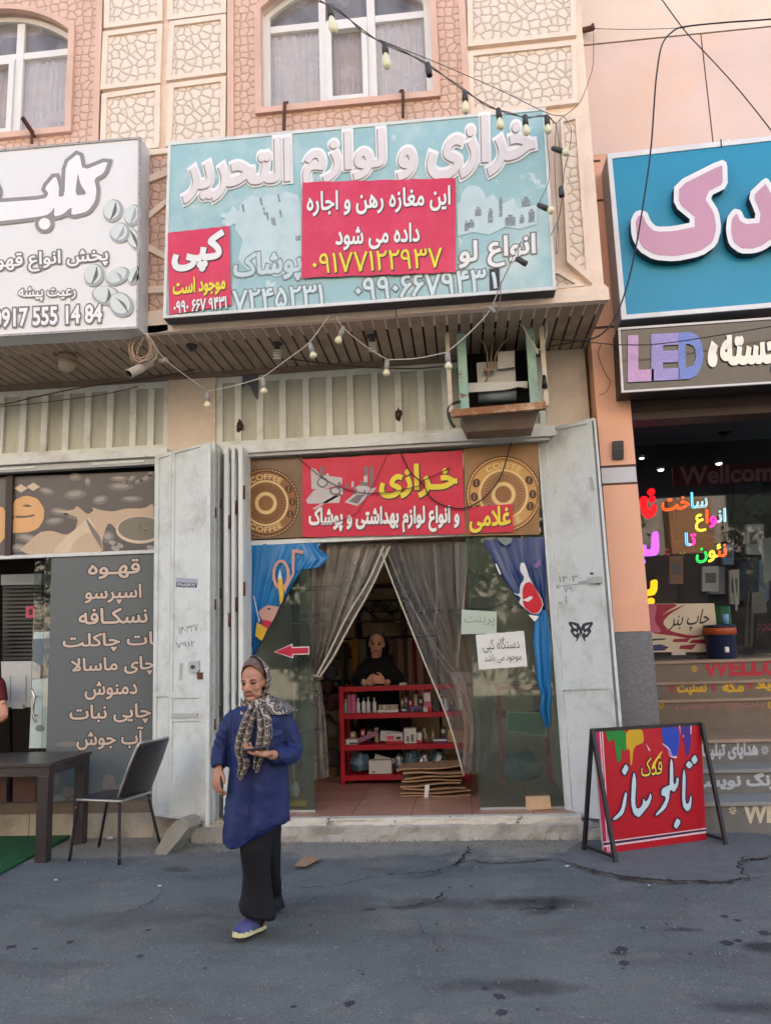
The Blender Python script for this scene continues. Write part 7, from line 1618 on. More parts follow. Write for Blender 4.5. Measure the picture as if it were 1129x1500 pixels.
rB = 0.155; NAV = mat("navy_plastic", (26, 31, 66), 0.35, 0.1, 3); ORB = mat("orange_band_plastic", (160, 74, 36), 0.4, 0.1)
cb_ = wc_.copy(); cb_[1] = YG - 0.2; cb_ = np.array([PY(YG - 0.2).hit(1057, 960)[0], YG - 0.2, ZG + 0.002]); H_ = (PY(YG - 0.2).hit(1057, 915)[2] - cb_[2])
rows_top = rows[-1]
m = MB(); m.lathe([(rB * .9, 0), (rB * .93, 0.01), (rB, H_ * .68), (rB * 1.02, H_ * .7)], cb_, NAV, 24); m.build("body", cyl)
m = MB(); m.lathe([(rB * 1.05, H_ * .7), (rB * 1.06, H_ * .9), (rB * 1.02, H_ * .91)], cb_, ORB, 24); m.build("band", cyl)
m = MB(); m.lathe([(rB * 1.04, H_ * .911), (rB * 1.04, H_ * .97), (rB * .9, H_)], cb_, NAV, 24); m.build("lid", cyl)
m = MB(); m.box(cb_ + np.array([-0.02, -rB - 0.03, H_ * .18]), cb_ + np.array([0.02, -rB * .92, H_ * .34]), INKW, 0.008); m.build("tap", cyl)
cyl.location = cyl.location
m = MB(); c = np.array([PY(YG + .12).hit(1057, 900)[0], YG + 0.12, ZG + 0.002]); hh = PY(YG + .12).hit(1057, 887)[2] - c[2]; m.lathe([(0.085, 0), (0.09, hh * .95), (0.08, hh)], c, mat("green_plastic_drum", (30, 120, 66), 0.4, 0.1), 20); m.build("green_drum", None, "green plastic drum standing behind the navy water cooler", "drum")
m = MB(); c2 = np.array([PY(YG + .03).hit(1051, 900)[0], YG + 0.0, ZG + 0.26]); m.lathe([(0.03, 0), (0.034, 0.09), (0.03, 0.1)], c2 + np.array([0, -0.2, H_ - 0.25]), mat("pale_blue_cup", (120, 170, 214), 0.3), 14); m.build("cup", None, "pale blue cup on the lid of the navy water cooler", "cup")
for k, q_ in enumerate(([(720, 1010), (730, 1006), (748, 1225), (738, 1230)], [(810, 1110), (822, 1105), (808, 1450), (792, 1450)], [(835, 1120), (920, 1100), (925, 1240), (850, 1440), (826, 1450)], [(858, 1245), (960, 1235), (960, 1450), (850, 1450)], [(900, 800), (960, 775), (960, 1040), (905, 1060)])):
    m = MB(); m.slab(o10(q_), PY(YG + 0.5 - 0.06 * k), mat("leaning_panel_%d" % k, ((200, 200, 204), (120, 100, 84), (120, 118, 112), (34, 28, 34), (120, 132, 138))[k], 0.4, 0.1), 0, 0.02)
    if k == 3: m.text("محرم", PY(YG + 0.5 - 0.18), *[o10([(870, 0)])[0][0], o10([(955, 0)])[0][0]], o10([(0, 1300)])[0][1], o10([(0, 1400)])[0][1], ink("dull_rose_letter", (150, 70, 90)), 0, 0.0, 0.003)
    m.build("leaning_panel", None, ("bright metal strip", "tall tan batten", "grey board", "black board with rose writing", "pale blue grey panel")[k] + " leaning inside the sign maker's shop", "panel", "panels leaning inside the sign shop")
for k, (px, py, w_, h_, rgb) in enumerate(((975, 870, 30, 60, (70, 52, 44)), (1010, 860, 26, 70, (50, 44, 46)), (1050, 850, 22, 40, (150, 156, 160)), (1095, 850, 30, 60, (40, 52, 76)), (1020, 760, 60, 60, (44, 46, 54)), (1095, 730, 40, 70, (60, 64, 72)))):
    pl = PY(YG + 1.3); m = MB(); m.slab([(px - w_ / 2, py - h_ / 2), (px + w_ / 2, py - h_ / 2), (px + w_ / 2, py + h_ / 2), (px - w_ / 2, py + h_ / 2)], pl, mat("dim_stock_%d" % k, rgb, 0.5, 0.2, 4), 0, 0.3); m.build("storage_cabinet", None, ("brown", "charcoal", "pale grey", "blue", "slate", "grey")[k] + " cabinet in the dark back of the sign maker's shop", "cabinet")
m = MB(); pl = PY(YG + .9); m.slab([(1040, 612), (1080, 610), (1078, 630), (1060, 637), (1045, 630)], pl, BLACK, 0, 0.05); m.build("ceiling_speaker", None, "round black speaker under the ceiling of the sign maker's shop", "speaker")

# ================================================================ table, chair, carpet, stone
tfr, tbr = gd(58, 1264), gd(121, 1235)
DKW = mat("dark_brown_table", (58, 50, 50), 0.3, 0.12, 2, 0.03, 30, spec=0.5, stain=(84, 76, 74), stain_amt=0.4)
zt3 = float(at(69, 1127, tfr[1] - 0.03)[2]); X1 = tfr[0] + 0.085; zt3 += 0.05; X0 = X1 - 1.15; Y0_ = tfr[1] - 0.05; Y1_ = tbr[1] + 0.05
tab = thing("cafe_table", ((X0 + X1) / 2, (Y0_ + Y1_) / 2, 0), "dark brown square legged table in front of the coffee shop", "table")
m = MB(); m.box((X0, Y0_, zt3 - 0.03), (X1, Y1_, zt3), DKW, 0.004); m.build("table_top", tab)
m = MB(); m.box((X0 + .02, Y0_ + .015, zt3 - 0.10), (X1 - .015, Y0_ + .04, zt3 - 0.0305), DKW); m.box((X1 - .04, Y0_ + .041, zt3 - 0.10), (X1 - .015, Y1_ - .04, zt3 - 0.0305), DKW); m.box((X0 + .02, Y1_ - .04, zt3 - 0.10), (X1 - .015, Y1_ - .015, zt3 - 0.0305), DKW); m.build("apron", tab)
for x, y in ((X1 - 0.105, Y0_ + 0.012), (X1 - 0.105, Y1_ - 0.1), (X0 + 0.02, Y0_ + 0.012), (X0 + 0.02, Y1_ - 0.1)):
    m = MB(); m.box((x, y, 0), (x + 0.088, y + 0.088, zt3 - 0.101), DKW, 0.004); m.build("leg", tab)
# chair
cf = [gd(102, 1262), gd(175, 1268), gd(145, 1241), gd(236, 1244)]
VIN = mat("black_vinyl", (40, 36, 40), 0.4, 0.12, 6, 0.1, 80, spec=0.5); LEGM = mat("scuffed_black_tube", (46, 44, 46), 0.35, 0.2, 10, metal=0.4, chips=(190, 180, 170), chip_scale=40, chip_at=0.62); EDG = mat("dull_chrome_edge", (170, 166, 158), 0.3, 0.1, 6, metal=0.7)
cen = (cf[0] + cf[1] + cf[2] + cf[3]) / 4
ch = thing("metal_chair", cen, "black vinyl chair with thin metal legs facing the dark table", "chair")
sz = 0.455
fx = cf[0] * .5 + cf[2] * .5; bx = cf[1] * .5 + cf[3] * .5
ax_ = (bx - fx); ax_[2] = 0; ax_ /= np.linalg.norm(ax_); sd = np.array([-ax_[1], ax_[0], 0])
cc = (fx + bx) / 2
def ch_p(u, v, z): return cc + ax_ * u + sd * v + np.array([0, 0, z])
m = MB()
def seat(u, v): a = (u - .5) * 2; b = (v - .5) * 2; k = 1 - 0.12 * (abs(b) ** 4) ; return ch_p(-0.20 + 0.41 * u, 0.20 * b * (1 - 0.08 * (1 - u)), sz + 0.022 * (1 - a ** 4) * (1 - b ** 4) - 0.015 * (1 - a * a) * 0)
m.grid(seat, 16, 16, VIN, True, 0.012); m.build("seat", ch)
m = MB(); ed = [seat(t_, 0) for t_ in np.linspace(0, 1, 8)] + [seat(1, t_) for t_ in np.linspace(0, 1, 8)] + [seat(1 - t_, 1) for t_ in np.linspace(0, 1, 8)] + [seat(0, 1 - t_) for t_ in np.linspace(0, 1, 8)]
m.tube([p - np.array([0, 0, .008]) for p in ed], 0.011, EDG, 7); m.build("seat_frame", ch)
def back(u, v): b = (u - .5) * 2; w = 0.215 * (1 - 0.28 * max(0, v - .55) ** 1.3 - 0.05 * (1 - v)); return ch_p(0.185 + 0.17 * v + 0.035 * (1 - b * b), w * b, sz + 0.02 + 0.40 * v)
m = MB(); m.grid(back, 16, 16, VIN, True, -0.018); m.build("backrest", ch)
m = MB(); ed = [back(0, t_) for t_ in np.linspace(0, 1, 10)] + [back(t_, 1) for t_ in np.linspace(0, 1, 12)] + [back(1, 1 - t_) for t_ in np.linspace(0, 1, 10)]; m.tube(ed, 0.011, EDG, 7); m.build("back_frame", ch)
for k, (u, v) in enumerate(((-0.17, -0.18), (0.17, -0.18), (-0.17, 0.18), (0.17, 0.18))):
    top = ch_p(u * 0.8, v * 0.95, sz - 0.005); ft_ = np.array(cf[k]); ft_[2] = 0.0; m = MB(); kn = ch_p(u * 1.12, v * 1.06, sz - 0.035); m.tube(smooth_path([top, kn, ft_ * .12 + kn * .88 + np.array([0, 0, -0.01]), ft_ + np.array([0, 0, 0.002])], 6), 0.012, LEGM, 8); m.build("leg", ch)
GRN = mat("green_turf_carpet", (26, 92, 50), 0.95, 0.25, 60, 0.9, 160, stain=(16, 62, 36), stain_amt=0.5, stain_scale=5)
q = [gd(106, 1226), gd(-260, 1224), gd(-260, 1440), gd(-60, 1316), gd(0, 1284)]
m = MB(); m.flat([[(p[0], p[1]) for p in q]], lambda x, y: (x, y, 0.024), GRN, 0.03, (0, 0, -1)); m.build("turf_carpet", None, "green artificial turf mat under the dark table", "carpet")
# leaning stone
bm = bmesh.new()
sp_ = PY(6.28); prof = [(779, 645), (826, 552), (860, 505), (902, 474), (938, 486), (946, 520), (900, 585), (838, 664), (802, 668)]
pts = [sp_.hit(x / 3.42, 1060 + y / 3.42) for x, y in prof]
m = MB(); SLABM = mat("grey_stone_slab", (142, 138, 126), 0.9, 0.12, 5, 0.6, 30, stain=(110, 108, 96), stain_amt=0.5, stain_scale=5); m.flat([[(p[0], p[2]) for p in pts]], lambda x, z: (x, 6.24 + 0.22 * (z - 0.0) + 0.012 * math.sin(20 * x) , max(z, 0.0)), SLABM, 0.16, (0.3, 0.95, 0.0), 'odd'); m.build("stone_slab", None, "rough grey stone propped against the foot of the white door leaf", "stone")
# scraps on the street
m = MB(); q = [gd(432, 1272), gd(448, 1257), gd(468, 1262), gd(448, 1273)]; m.add([p + np.array([0, 0, 0.022]) for p in q] + [p + np.array([0, 0, 0.016]) for p in q], [(0, 1, 2, 3), (4, 7, 6, 5), (0, 4, 5, 1), (1, 5, 6, 2), (2, 6, 7, 3), (3, 7, 4, 0)], CB); m.build("cardboard_scrap", None, "flat scrap of cardboard lying on the asphalt behind the woman", "cardboard")
for k, (px, py, s_) in enumerate(((162, 1231, .022), (82, 1292, .010), (234, 1301, .010), (830, 1272, .011), (950, 1300, .006))):
    c = gd(px, py); m = MB(); lump(m, c + np.array([0, 0, s_ * .3 + .012]), (s_ * 1.3, s_, s_ * .4), ink("white_litter", (196, 194, 188)), 90 + k, 0.5); m.build("paper_litter", None, ("crumpled white scrap under the black chair", "tiny white scrap near the turf mat", "tiny white scrap left of the woman", "tiny white scrap left of the red board", "tiny white scrap before the red board")[k], "litter", "scraps on the asphalt")
# ================================================================ people
def skin_mat(name, rgb, blot=(150, 84, 70)):
    m = mat(name, rgb, 0.5, 0.10, 14, 0.12, 90, spec=0.35, stain=blot, stain_amt=0.18, stain_scale=16)
    b = m.node_tree.nodes["Principled BSDF"]
    b.inputs["Subsurface Weight"].default_value = 0.12; b.inputs["Subsurface Radius"].default_value = (0.9, 0.35, 0.2); b.inputs["Subsurface Scale"].default_value = 0.006
    return m
SKIN = skin_mat("aged_skin", (178, 130, 106)); LIPM = mat("lip_skin", (142, 84, 72), 0.45, 0.1, 20); EYED = mat("dark_eye", (30, 22, 20), 0.15, 0.0, spec=0.8); EYEW = mat("eye_shade_skin", (116, 76, 62), 0.5, 0.1, 20); BROW = mat("brow_hair", (104, 78, 66), 0.9, 0.2, 60)
def limb(mb, pts, rad, n=5, seg=14):
    P = smooth_path(pts, n); k = np.linspace(0, 1, len(pts)); r = np.interp(np.linspace(0, 1, len(P)), k, rad)
    mb.tube(P, r, SKIN, seg)
def rotm(yaw=0.0, pitch=0.0, roll=0.0):
    return np.array(Matrix.Rotation(yaw, 3, 'Z') @ Matrix.Rotation(pitch, 3, 'X') @ Matrix.Rotation(roll, 3, 'Y'))
def head(mb, c, s, Rm_):
    """skull, jaw, nose, brow, cheeks, lips, ears in head space: -y looks forward, eyes at z = 0"""
    T = lambda p: np.array(c) + Rm_ @ (np.array(p, float) * s)
    def e(p, r): mb.ell(T(p), np.array(r) * s, SKIN, 24, 16, Rm_)
    e((0, .018, .03), (.072, .090, .084)); e((0, -.018, -.02), (.062, .068, .080)); e((0, -.024, -.066), (.057, .052, .046)); e((0, -.060, -.096), (.028, .022, .018))
    mb.tube([T((0, -.074, .016)), T((0, -.088, -.006)), T((0, -.104, -.032))], [.0105 * s, .013 * s, .0165 * s], SKIN, 12); e((0, -.105, -.036), (.0165, .0135, .0125))
    for x in (-1, 1):
        e((.0155 * x, -.094, -.040), (.0105, .011, .0095)); e((.036 * x, -.052, -.028), (.023, .019, .024)); e((.031 * x, -.0700, .000), (.0155, .012, .0105)); e((.072 * x, .006, -.012), (.010, .020, .032))
        mb.tube([T((.050 * x, -.060, .014)), T((.030 * x, -.077, .021)), T((.006 * x, -.080, .016))], [.009 * s, .0105 * s, .009 * s], SKIN, 10)
        mb.tube([T((.018 * x, -.090, -.040)), T((.030 * x, -.080, -.062)), T((.032 * x, -.064, -.080))], [.005 * s, .006 * s, .004 * s], SKIN, 8)
    e((0, -.0775, -.0635), (.027, .012, .0052)); e((0, -.0765, -.0735), (.025, .012, .0056)); e((0, -.074, -.054), (.024, .012, .012))
    limb(mb, [T((0, .03, -.06)), T((0, .036, -.13)), T((0, .045, -.19))], [.048 * s, .050 * s, .058 * s])
def head_paint(c, s, Rm_, brow=True):
    def f(p):
        q = Rm_.T @ (np.array(p) - np.array(c)) / s; x, y, z = abs(q[0]), q[1], q[2]
        if y > -.052 or z > .06 or z < -.12: return None
        if ((x - .031) / .0125) ** 2 + ((z + .0005) / .0042) ** 2 < 1: return EYED
        if ((x - .031) / .017) ** 2 + ((z + .001) / .0095) ** 2 < 1: return EYEW
        if brow and ((x - .033) / .020) ** 2 + ((z - .021 + .12 * (x - .02)) / .0048) ** 2 < 1: return BROW
        if (q[0] / .026) ** 2 + ((z + .0685 + 5 * q[0] ** 2) / .0065) ** 2 < 1: return LIPM
        if (q[0] / .006) ** 2 < 1 and abs(z + .0685) < .0: return EYED
        return None
    return f
def hand(mb, o, d, n, s, curl=(0.5, 0.6, 0.7, 0.8), L=1.0, thumb=0.7, spread=0.12):
    """palm, four jointed fingers of different lengths and a thumb; d along the hand, n out of the palm, s to the thumb"""
    o, d, n, s = (np.array(v, float) for v in (o, d, n, s)); d /= np.linalg.norm(d); n -= d * np.dot(n, d); n /= np.linalg.norm(n); s -= d * np.dot(s, d) + n * np.dot(s, n); s /= np.linalg.norm(s)
    B = np.stack([s, n, d], 1)
    mb.ell(o + d * .048 * L, np.array([.040, .0155, .054]) * L, SKIN, 20, 12, B); mb.ell(o + (d * .030 + s * .024 + n * .006) * L, np.array([.018, .015, .030]) * L, SKIN, 16, 10, B)
    for k, (of, ln) in enumerate(zip((.029, .0100, -.0100, -.028), (.072, .080, .074, .058))):
        p = o + (d * (.088 - abs(of - .004) * .25) + s * of) * L; a = 0.0; pts = [p - d * .02 * L, p]; dd = d + s * of * spread * 12 * 0.3
        for seg, bend in zip((.44, .32, .24), (0.75, 1.1, 0.8)):
            a += curl[k] * bend; v = dd * math.cos(a) + n * math.sin(a); p = p + v / np.linalg.norm(v) * ln * seg * L; pts.append(p)
        mb.tube(smooth_path(pts, 4), np.interp(np.linspace(0, 1, (len(pts) - 1) * 4 + 1), [0, .3, 1], [.0098 * L, .0092 * L, .0072 * L]), SKIN, 10)
        mb.ell(pts[-1], np.array([.0072] * 3) * L, SKIN, 10, 8)
    b = o + (d * .026 + s * .032) * L; v1 = d * .72 + s * .62 + n * .25 * thumb; v2 = d * .92 + s * .1 + n * .55 * thumb
    q1 = b + v1 / np.linalg.norm(v1) * .040 * L; q2 = q1 + v2 / np.linalg.norm(v2) * .030 * L
    mb.tube(smooth_path([b - v1 * .02 * L, b, q1, q2], 4), np.interp(np.linspace(0, 1, 13), [0, .4, 1], [.0125 * L, .0115 * L, .0085 * L]), SKIN, 10); mb.ell(q2, np.array([.0085] * 3) * L, SKIN, 10, 8)
def remeshed(mb, name, voxel, parent, smooth=2, paint=None, disp=None, base=None, label=None):
    me = bpy.data.meshes.new("tmp"); me.from_pydata(mb.v, [], mb.f); me.update()
    o = bpy.data.objects.new("tmp", me); COL.objects.link(o)
    r = o.modifiers.new("r", 'REMESH'); r.mode = 'VOXEL'; r.voxel_size = voxel; r.adaptivity = 0.0
    if smooth: sm = o.modifiers.new("s", 'SMOOTH'); sm.iterations = smooth; sm.factor = 0.5
    dg = bpy.context.evaluated_depsgraph_get(); dg.update(); ev = bpy.data.meshes.new_from_object(o.evaluated_get(dg))
    V = np.array([v.co[:] for v in ev.vertices]); F = [tuple(p.vertices) for p in ev.polygons]
    if disp is not None:
        N = np.array([v.normal[:] for v in ev.vertices]); V = V + N * disp(V)[:, None]
    bpy.data.objects.remove(o); bpy.data.meshes.remove(me); bpy.data.meshes.remove(ev)
    out = MB(); out.v = [tuple(p) for p in V]; out.f = F; out.sm = [True] * len(F); out.mats = [base or SKIN]
    if paint:
        cen = np.array([V[list(f)].mean(0) for f in F]); idx = []
        for c in cen:
            m = paint(c); idx.append(out.mi(m) if m else 0)
        out.m = idx
    else: out.m = [0] * len(F)
    return out.build(name, parent, label)
def folds(amp, seed=0, k=(9, 23, 47)):
    r = np.random.RandomState(seed); D = r.randn(12, 3); ph = r.rand(12) * 6.28
    def f(V):
        h = np.zeros(len(V))
        for i in range(12):
            d = D[i] / np.linalg.norm(D[i]); q = k[i % 3]
            h += np.sin(V @ d * q + ph[i] + 1.6 * np.sin(V @ D[(i + 3) % 12] * q * 0.35 + ph[(i + 5) % 12])) / (1, 2, 4)[i % 3]
        return amp * h / 5
    return f
def rings(mb, R_, m, seg=40, ruff=0.0, nf=9, ph=0.0):
    """closed loft through elliptical rings (centre, half width, half depth, dz(angle))"""
    n = len(R_); vs_ = []
    for i, (c, a, b, *k) in enumerate(R_):
        for j in range(seg):
            t = 2 * math.pi * j / seg; w = 1 + ruff * (i / n) * math.sin(nf * t + ph + 0.4 * i); x, y = a * math.cos(t) * w, b * math.sin(t) * w
            dz = k[0](x / a, y / b) if k else 0
            vs_.append((c[0] + x, c[1] + y, c[2] + dz))
    fs = [(i * seg + j, i * seg + (j + 1) % seg, (i + 1) * seg + (j + 1) % seg, (i + 1) * seg + j) for i in range(n - 1) for j in range(seg)]
    fs += [tuple(range(seg))[::-1], tuple((n - 1) * seg + j for j in range(seg))]
    return mb.add(vs_, fs, m, True)

# ---------------------------------------------------------------- the walking woman
YWM = 4.56; K = lambda px, py, dy=0.0: at(px, py, YWM + dy)
MPX = 0.00394
hc = K(371.5, 998.5, -0.035); hs = 0.93; HR = rotm(R(-9), R(5), R(-3))
wm = thing("person", (K(375, 1200)[0], YWM, 0), "elderly woman in a long blue coat and patterned headscarf walking with a phone", "person")
b = MB(); head(b, hc, hs, HR)
rings(b, [(K(378, 1036), .05, .05), (K(379, 1044), .10, .065), (K(380, 1060), .125, .09), (K(380, 1110), .135, .105), (K(378, 1160), .150, .115), (K(377, 1195), .14, .11)], SKIN, 24)
RA = [K(342, 1046, 0.0), K(324, 1098, 0.0), K(319, 1124, -0.06)]; LA = [K(420, 1050, 0.0), K(430, 1104, 0.0), K(397, 1106, -0.19)]
limb(b, [K(352, 1058, 0.0)] + RA[1:], [.036, .034, .026]); limb(b, [K(408, 1060, 0.0)] + LA[1:], [.036, .034, .026])
hand(b, RA[2], K(317, 1143, -.085) - K(319, 1124, -.06), (0.62, 0.75, 0.0), (0.75, -0.65, 0), (0.50, 0.55, 0.62, 0.7), 1.05, 0.5)
LH = K(397, 1104, -0.19)
hand(b, LH, K(362, 1101, -.225) - K(397, 1104, -.19), (0.0, -0.25, 1.0), (0.1, -0.95, 0.2), (0.30, 0.34, 0.40, 0.5), 1.0, 0.9)
limb(b, [K(377, 1195, -.01), K(374, 1240, -.04), K(375, 1280, -.03), K(377, 1345, 0.0)], [.07, .055, .046, .036]); limb(b, [K(390, 1195, .03), K(393, 1240, .09), K(393, 1280, .17), gd(395, 1338) + np.array([0, 0, .09])], [.065, .052, .042, .036])
G1 = gd(366, 1374); fd = np.array([-0.40, -0.92, 0.0]); fd /= np.linalg.norm(fd); fs_ = np.array([-fd[1], fd[0], 0])
G2 = gd(394, 1338); fd2 = np.array([-0.25, -0.97, 0.0]); fd2 /= np.linalg.norm(fd2)
limb(b, [K(377, 1345, 0.0), G1 - fd * .06 + np.array([0, 0, .05]), G1 + fd * .08 + np.array([0, 0, .045])], [.042, .04, .03]); limb(b, [G2 + np.array([0, 0, .09]), G2 + np.array([0, 0, .05]), G2 + fd2 * .12 + np.array([0, 0, .035])], [.042, .04, .028])
def crease(V):
    q = (V - hc) @ HR / hs; m = (np.abs(q[:, 0]) < .07) & (q[:, 1] < -.03) & (q[:, 2] > -.12) & (q[:, 2] < .06)
    return np.where(m, 0.0009 * np.sin(q[:, 2] * 520 + 2 * np.sin(q[:, 0] * 60)) * (q[:, 2] > .026) + 0.0008 * np.sin(q[:, 0] * 300 + q[:, 2] * 240) * (q[:, 2] < -.02), 0)
remeshed(b, "body", 0.0036, wm, 3, head_paint(hc, hs, HR), crease)
HT = lambda p: np.array(hc) + HR @ (np.array(p, float) * hs)
HAIR = mat("grey_brown_hair", (104, 82, 74), 0.6, 0.35, 60, 0.4, 120, spec=0.4)
m = MB()
def hairf(u, v):
    ph = math.pi * (-0.14 + 1.28 * u); fr_ = 1 - max(0, math.sin(ph)); th0 = 43 + 30 * fr_ ** 1.3; th = R(th0 + (100 - th0) * v)
    p = np.array([.0775 * math.sin(th) * math.cos(ph) * -1, .018 - .098 * math.cos(th), .026 + .122 * math.sin(th) * math.sin(ph) * 1.0])
    e = 0.0022 * math.sin(u * 70 + v * 3) + 0.0012 * math.sin(u * 150)
    return HT(p * (1 + e * 6))
m.grid(hairf, 70, 14, HAIR, True, 0.004); m.build("hair", wm)
SCF = bpy.data.materials.new("patterned_scarf_cloth"); SCF.use_nodes = True; _MATS["patterned_scarf_cloth"] = SCF
nt = SCF.node_tree; N = nt.nodes; L = nt.links; bs_ = N["Principled BSDF"]; bs_.inputs["Roughness"].default_value = 0.7
tc = N.new("ShaderNodeTexCoord"); mp = N.new("ShaderNodeMapping"); mp.inputs["Rotation"].default_value = (0, R(52), R(20)); wv = N.new("ShaderNodeTexWave"); wv.inputs["Scale"].default_value = 10.5; wv.inputs["Distortion"].default_value = 4.5; wv.inputs["Detail"].default_value = 3.0; wv.inputs["Detail Scale"].default_value = 2.2
L.new(tc.outputs["Object"], mp.inputs[0]); L.new(mp.outputs[0], wv.inputs[0])
cr_ = N.new("ShaderNodeValToRGB"); cr_.color_ramp.interpolation = 'CONSTANT'
cr_.color_ramp.elements[0].color = (*lin((174, 162, 146)), 1); cr_.color_ramp.elements[1].position = 0.20; cr_.color_ramp.elements[1].color = (*lin((34, 30, 42)), 1)
for p_, c_ in ((0.5, (104, 94, 92)), (0.62, (40, 35, 46)), (0.78, (150, 142, 128)), (0.95, (30, 27, 38))):
    el = cr_.color_ramp.elements.new(p_); el.color = (*lin(c_), 1)
L.new(wv.outputs[1] if len(wv.outputs) > 1 else wv.outputs[0], cr_.inputs[0]); L.new(cr_.outputs[0], bs_.inputs["Base Color"])
scf = thing("headscarf", hc, None, None); scf.parent = wm; scf.location = Vector(hc) - wloc(wm)
m = MB()
def hood(u, v):
    ph = 2 * math.pi * u - math.pi / 2; th = R(84 + 92 * v)
    top = 0.5 + 0.5 * math.sin(ph)
    th = R((84 + 9 * top - 14 * math.cos(ph)) * (1 - v) + 176 * v); rx_ = .0855 + .0095 * math.cos(ph)
    w = 1 + 0.016 * math.sin(ph * 9 + 5 * v) * (1 - v)
    p = np.array([.004 + rx_ * math.sin(th) * math.cos(ph) * w, .010 - .108 * math.cos(th), .016 + (.139 if top > .5 else .120) * math.sin(th) * math.sin(ph) * w])
    return HT(p)
m.grid(hood, 72, 26, SCF, True, 0.004)
def under(u, v):      # from the cheeks under the chin
    t = (u - .5) * 2; a = t * 1.35
    y = -.020 - .052 * math.cos(a) * (1 - 0.2 * v) ; x = .078 * math.sin(a) * (1 + .15 * v); z = -.075 - .036 * math.cos(a) - .075 * v + 0.004 * math.sin(14 * t + 6 * v)
    return HT((x, y, z))
m.grid(under, 40, 12, SCF, True, 0.004)
m.build("hood", scf)
m = MB()
def cape(u, v):       # cloth swept over the far shoulder
    a = R(-175 + 350 * u); vv = v
    side = 0.5 + 0.5 * math.cos(a)                  # 1 towards the viewer's right
    rx = .070 + .060 * vv + .078 * vv * side ** 1.5; ry = .076 + .062 * vv
    cx = .014 + .022 * vv; z = -.074 - .070 * vv - .034 * vv * vv * side - .022 * max(0, math.sin(a)) - .02 * max(0, -math.cos(a))
    w = 1 + .05 * vv * math.sin(7 * a + 4 * vv) + .03 * math.sin(17 * a)
    p = np.array([cx + rx * math.cos(a) * w, .034 - ry * math.sin(a) * w, z])
    return np.array(hc) + np.array([[1, 0, 0], [0, 1, 0], [0, 0, 1]]) @ (p * 0.97)
m.grid(cape, 80, 16, SCF, True, 0.005); m.build("cape", scf)
def tail(px, wid, dy, seed):
    P = smooth_path([K(x, y, d) for (x, y), d in zip(px, dy)], 8); W = np.interp(np.linspace(0, 1, len(P)), np.linspace(0, 1, len(wid)), wid) * MPX
    def f(u, v):
        i = v * (len(P) - 1); k = int(min(i, len(P) - 2)); p = P[k] + (P[k + 1] - P[k]) * (i - k); w = np.interp(i, range(len(W)), W)
        return p + np.array([(u - .5) * w, 0.016 * math.sin(u * 13 + seed + 2 * v) - 0.006 * math.cos((u - .5) * 3), 0.01 * math.sin(u * 5 + seed)])
    mm = MB(); mm.grid(f, 22, 40, SCF, True, 0.004); return mm
tail([(374, 1030), (364, 1052), (356, 1078), (352, 1100), (357, 1118), (351, 1140)], [12, 18, 20, 17, 17, 6], [-.12, -.155, -.168, -.172, -.168, -.165], 0.3).build("tail", scf)
tail([(379, 1030), (386, 1052), (388, 1078), (383, 1100), (376, 1128)], [12, 20, 22, 18, 7], [-.12, -.155, -.168, -.170, -.165], 1.7).build("tail", scf)
m = MB(); m.ell(K(376.5, 1031, -.125), (.024, .018, .020), SCF, 16, 10); m.build("knot", scf)
COAT = mat("blue_raincoat_cloth", (28, 42, 90), 0.55, 0.10, 3, 0.9, 11, spec=0.3, stain=(23, 28, 66), stain_amt=0.5, stain_scale=3)
c = MB()
hem = lambda x, y: MPX * 28 * (lambda t: t * t * (3 - 2 * t))(min(1, max(0, (x + .42) / .95)))
rings(c, [(K(377, 1029), .060, .056), (K(378, 1033), .100, .074), (K(379, 1038), .148, .095), (K(380, 1046), .172, .115), (K(380, 1056), .176, .128), (K(380, 1080), .166, .138), (K(380, 1110), .165, .142), (K(379, 1140), .172, .146), (K(378, 1170), .178, .150), (K(377, 1198), .183, .155), (K(376, 1222), .184, .158, hem), (K(376, 1234), .185, .158, hem)], COAT, 48, 0.045, 7, 0.5)
limb(c, [K(349, 1048, .0), K(336, 1066, .0), K(325, 1098, .0), K(322, 1110, -.03), K(321, 1124, -.055)], [.058, .058, .053, .049, .045])
limb(c, [K(411, 1050, .0), K(423, 1078, .01), K(428, 1099, .0), K(420, 1107, -.08), K(403, 1107, -.165)], [.060, .060, .057, .053, .045])
fc = folds(0.006, 5)
def coatd(V):
    z = V[:, 2]; drag = 0.0055 * np.sin(V[:, 0] * 38 + 2.0 * np.sin(z * 3.2) + V[:, 1] * 14) * np.clip((1.05 - z) * 2.2, 0, 1)
    arm = ((V[:, 0] > K(418, 1090)[0]) & (z < 1.05) & (z > .8)) | (V[:, 0] < K(333, 1090)[0])
    cr2 = 0.0028 * np.sin(z * 70 + V[:, 0] * 110 + 3.5 * np.sin(V[:, 1] * 21 + z * 17)) * arm
    return fc(V) + drag + cr2
remeshed(c, "coat", 0.0062, wm, 2, None, coatd, COAT)
coat = [o for o in wm.children if o.name.startswith("coat")][0]
COATD = mat("blue_coat_seam", (20, 26, 62), 0.55, 0.1, 6)
def onfront(x, y, dy): return K(x, y, dy)
def strip(pts, w, dy, mm_):
    P = smooth_path([K(x, y, d) for (x, y), d in zip(pts, dy)], 5); m = MB()
    m.tube(P, w, mm_, 6); return m
m = MB()
for sgn, cx in ((-1, 0), (1, 0)):
    pass
def collar(side):
    def f(u, v):
        a = R(-85 + 100 * u) if side < 0 else R(-95 - 100 * u)
        r0 = 1 + 0.32 * v
        p = K(378, 1031.5 + 7.5 * v) + np.array([.068 * r0 * math.cos(a) * (1 if side > 0 else 1), .066 * r0 * math.sin(a) - .004 * v, 0.006 * math.sin(3 * u)])
        return p
    return f
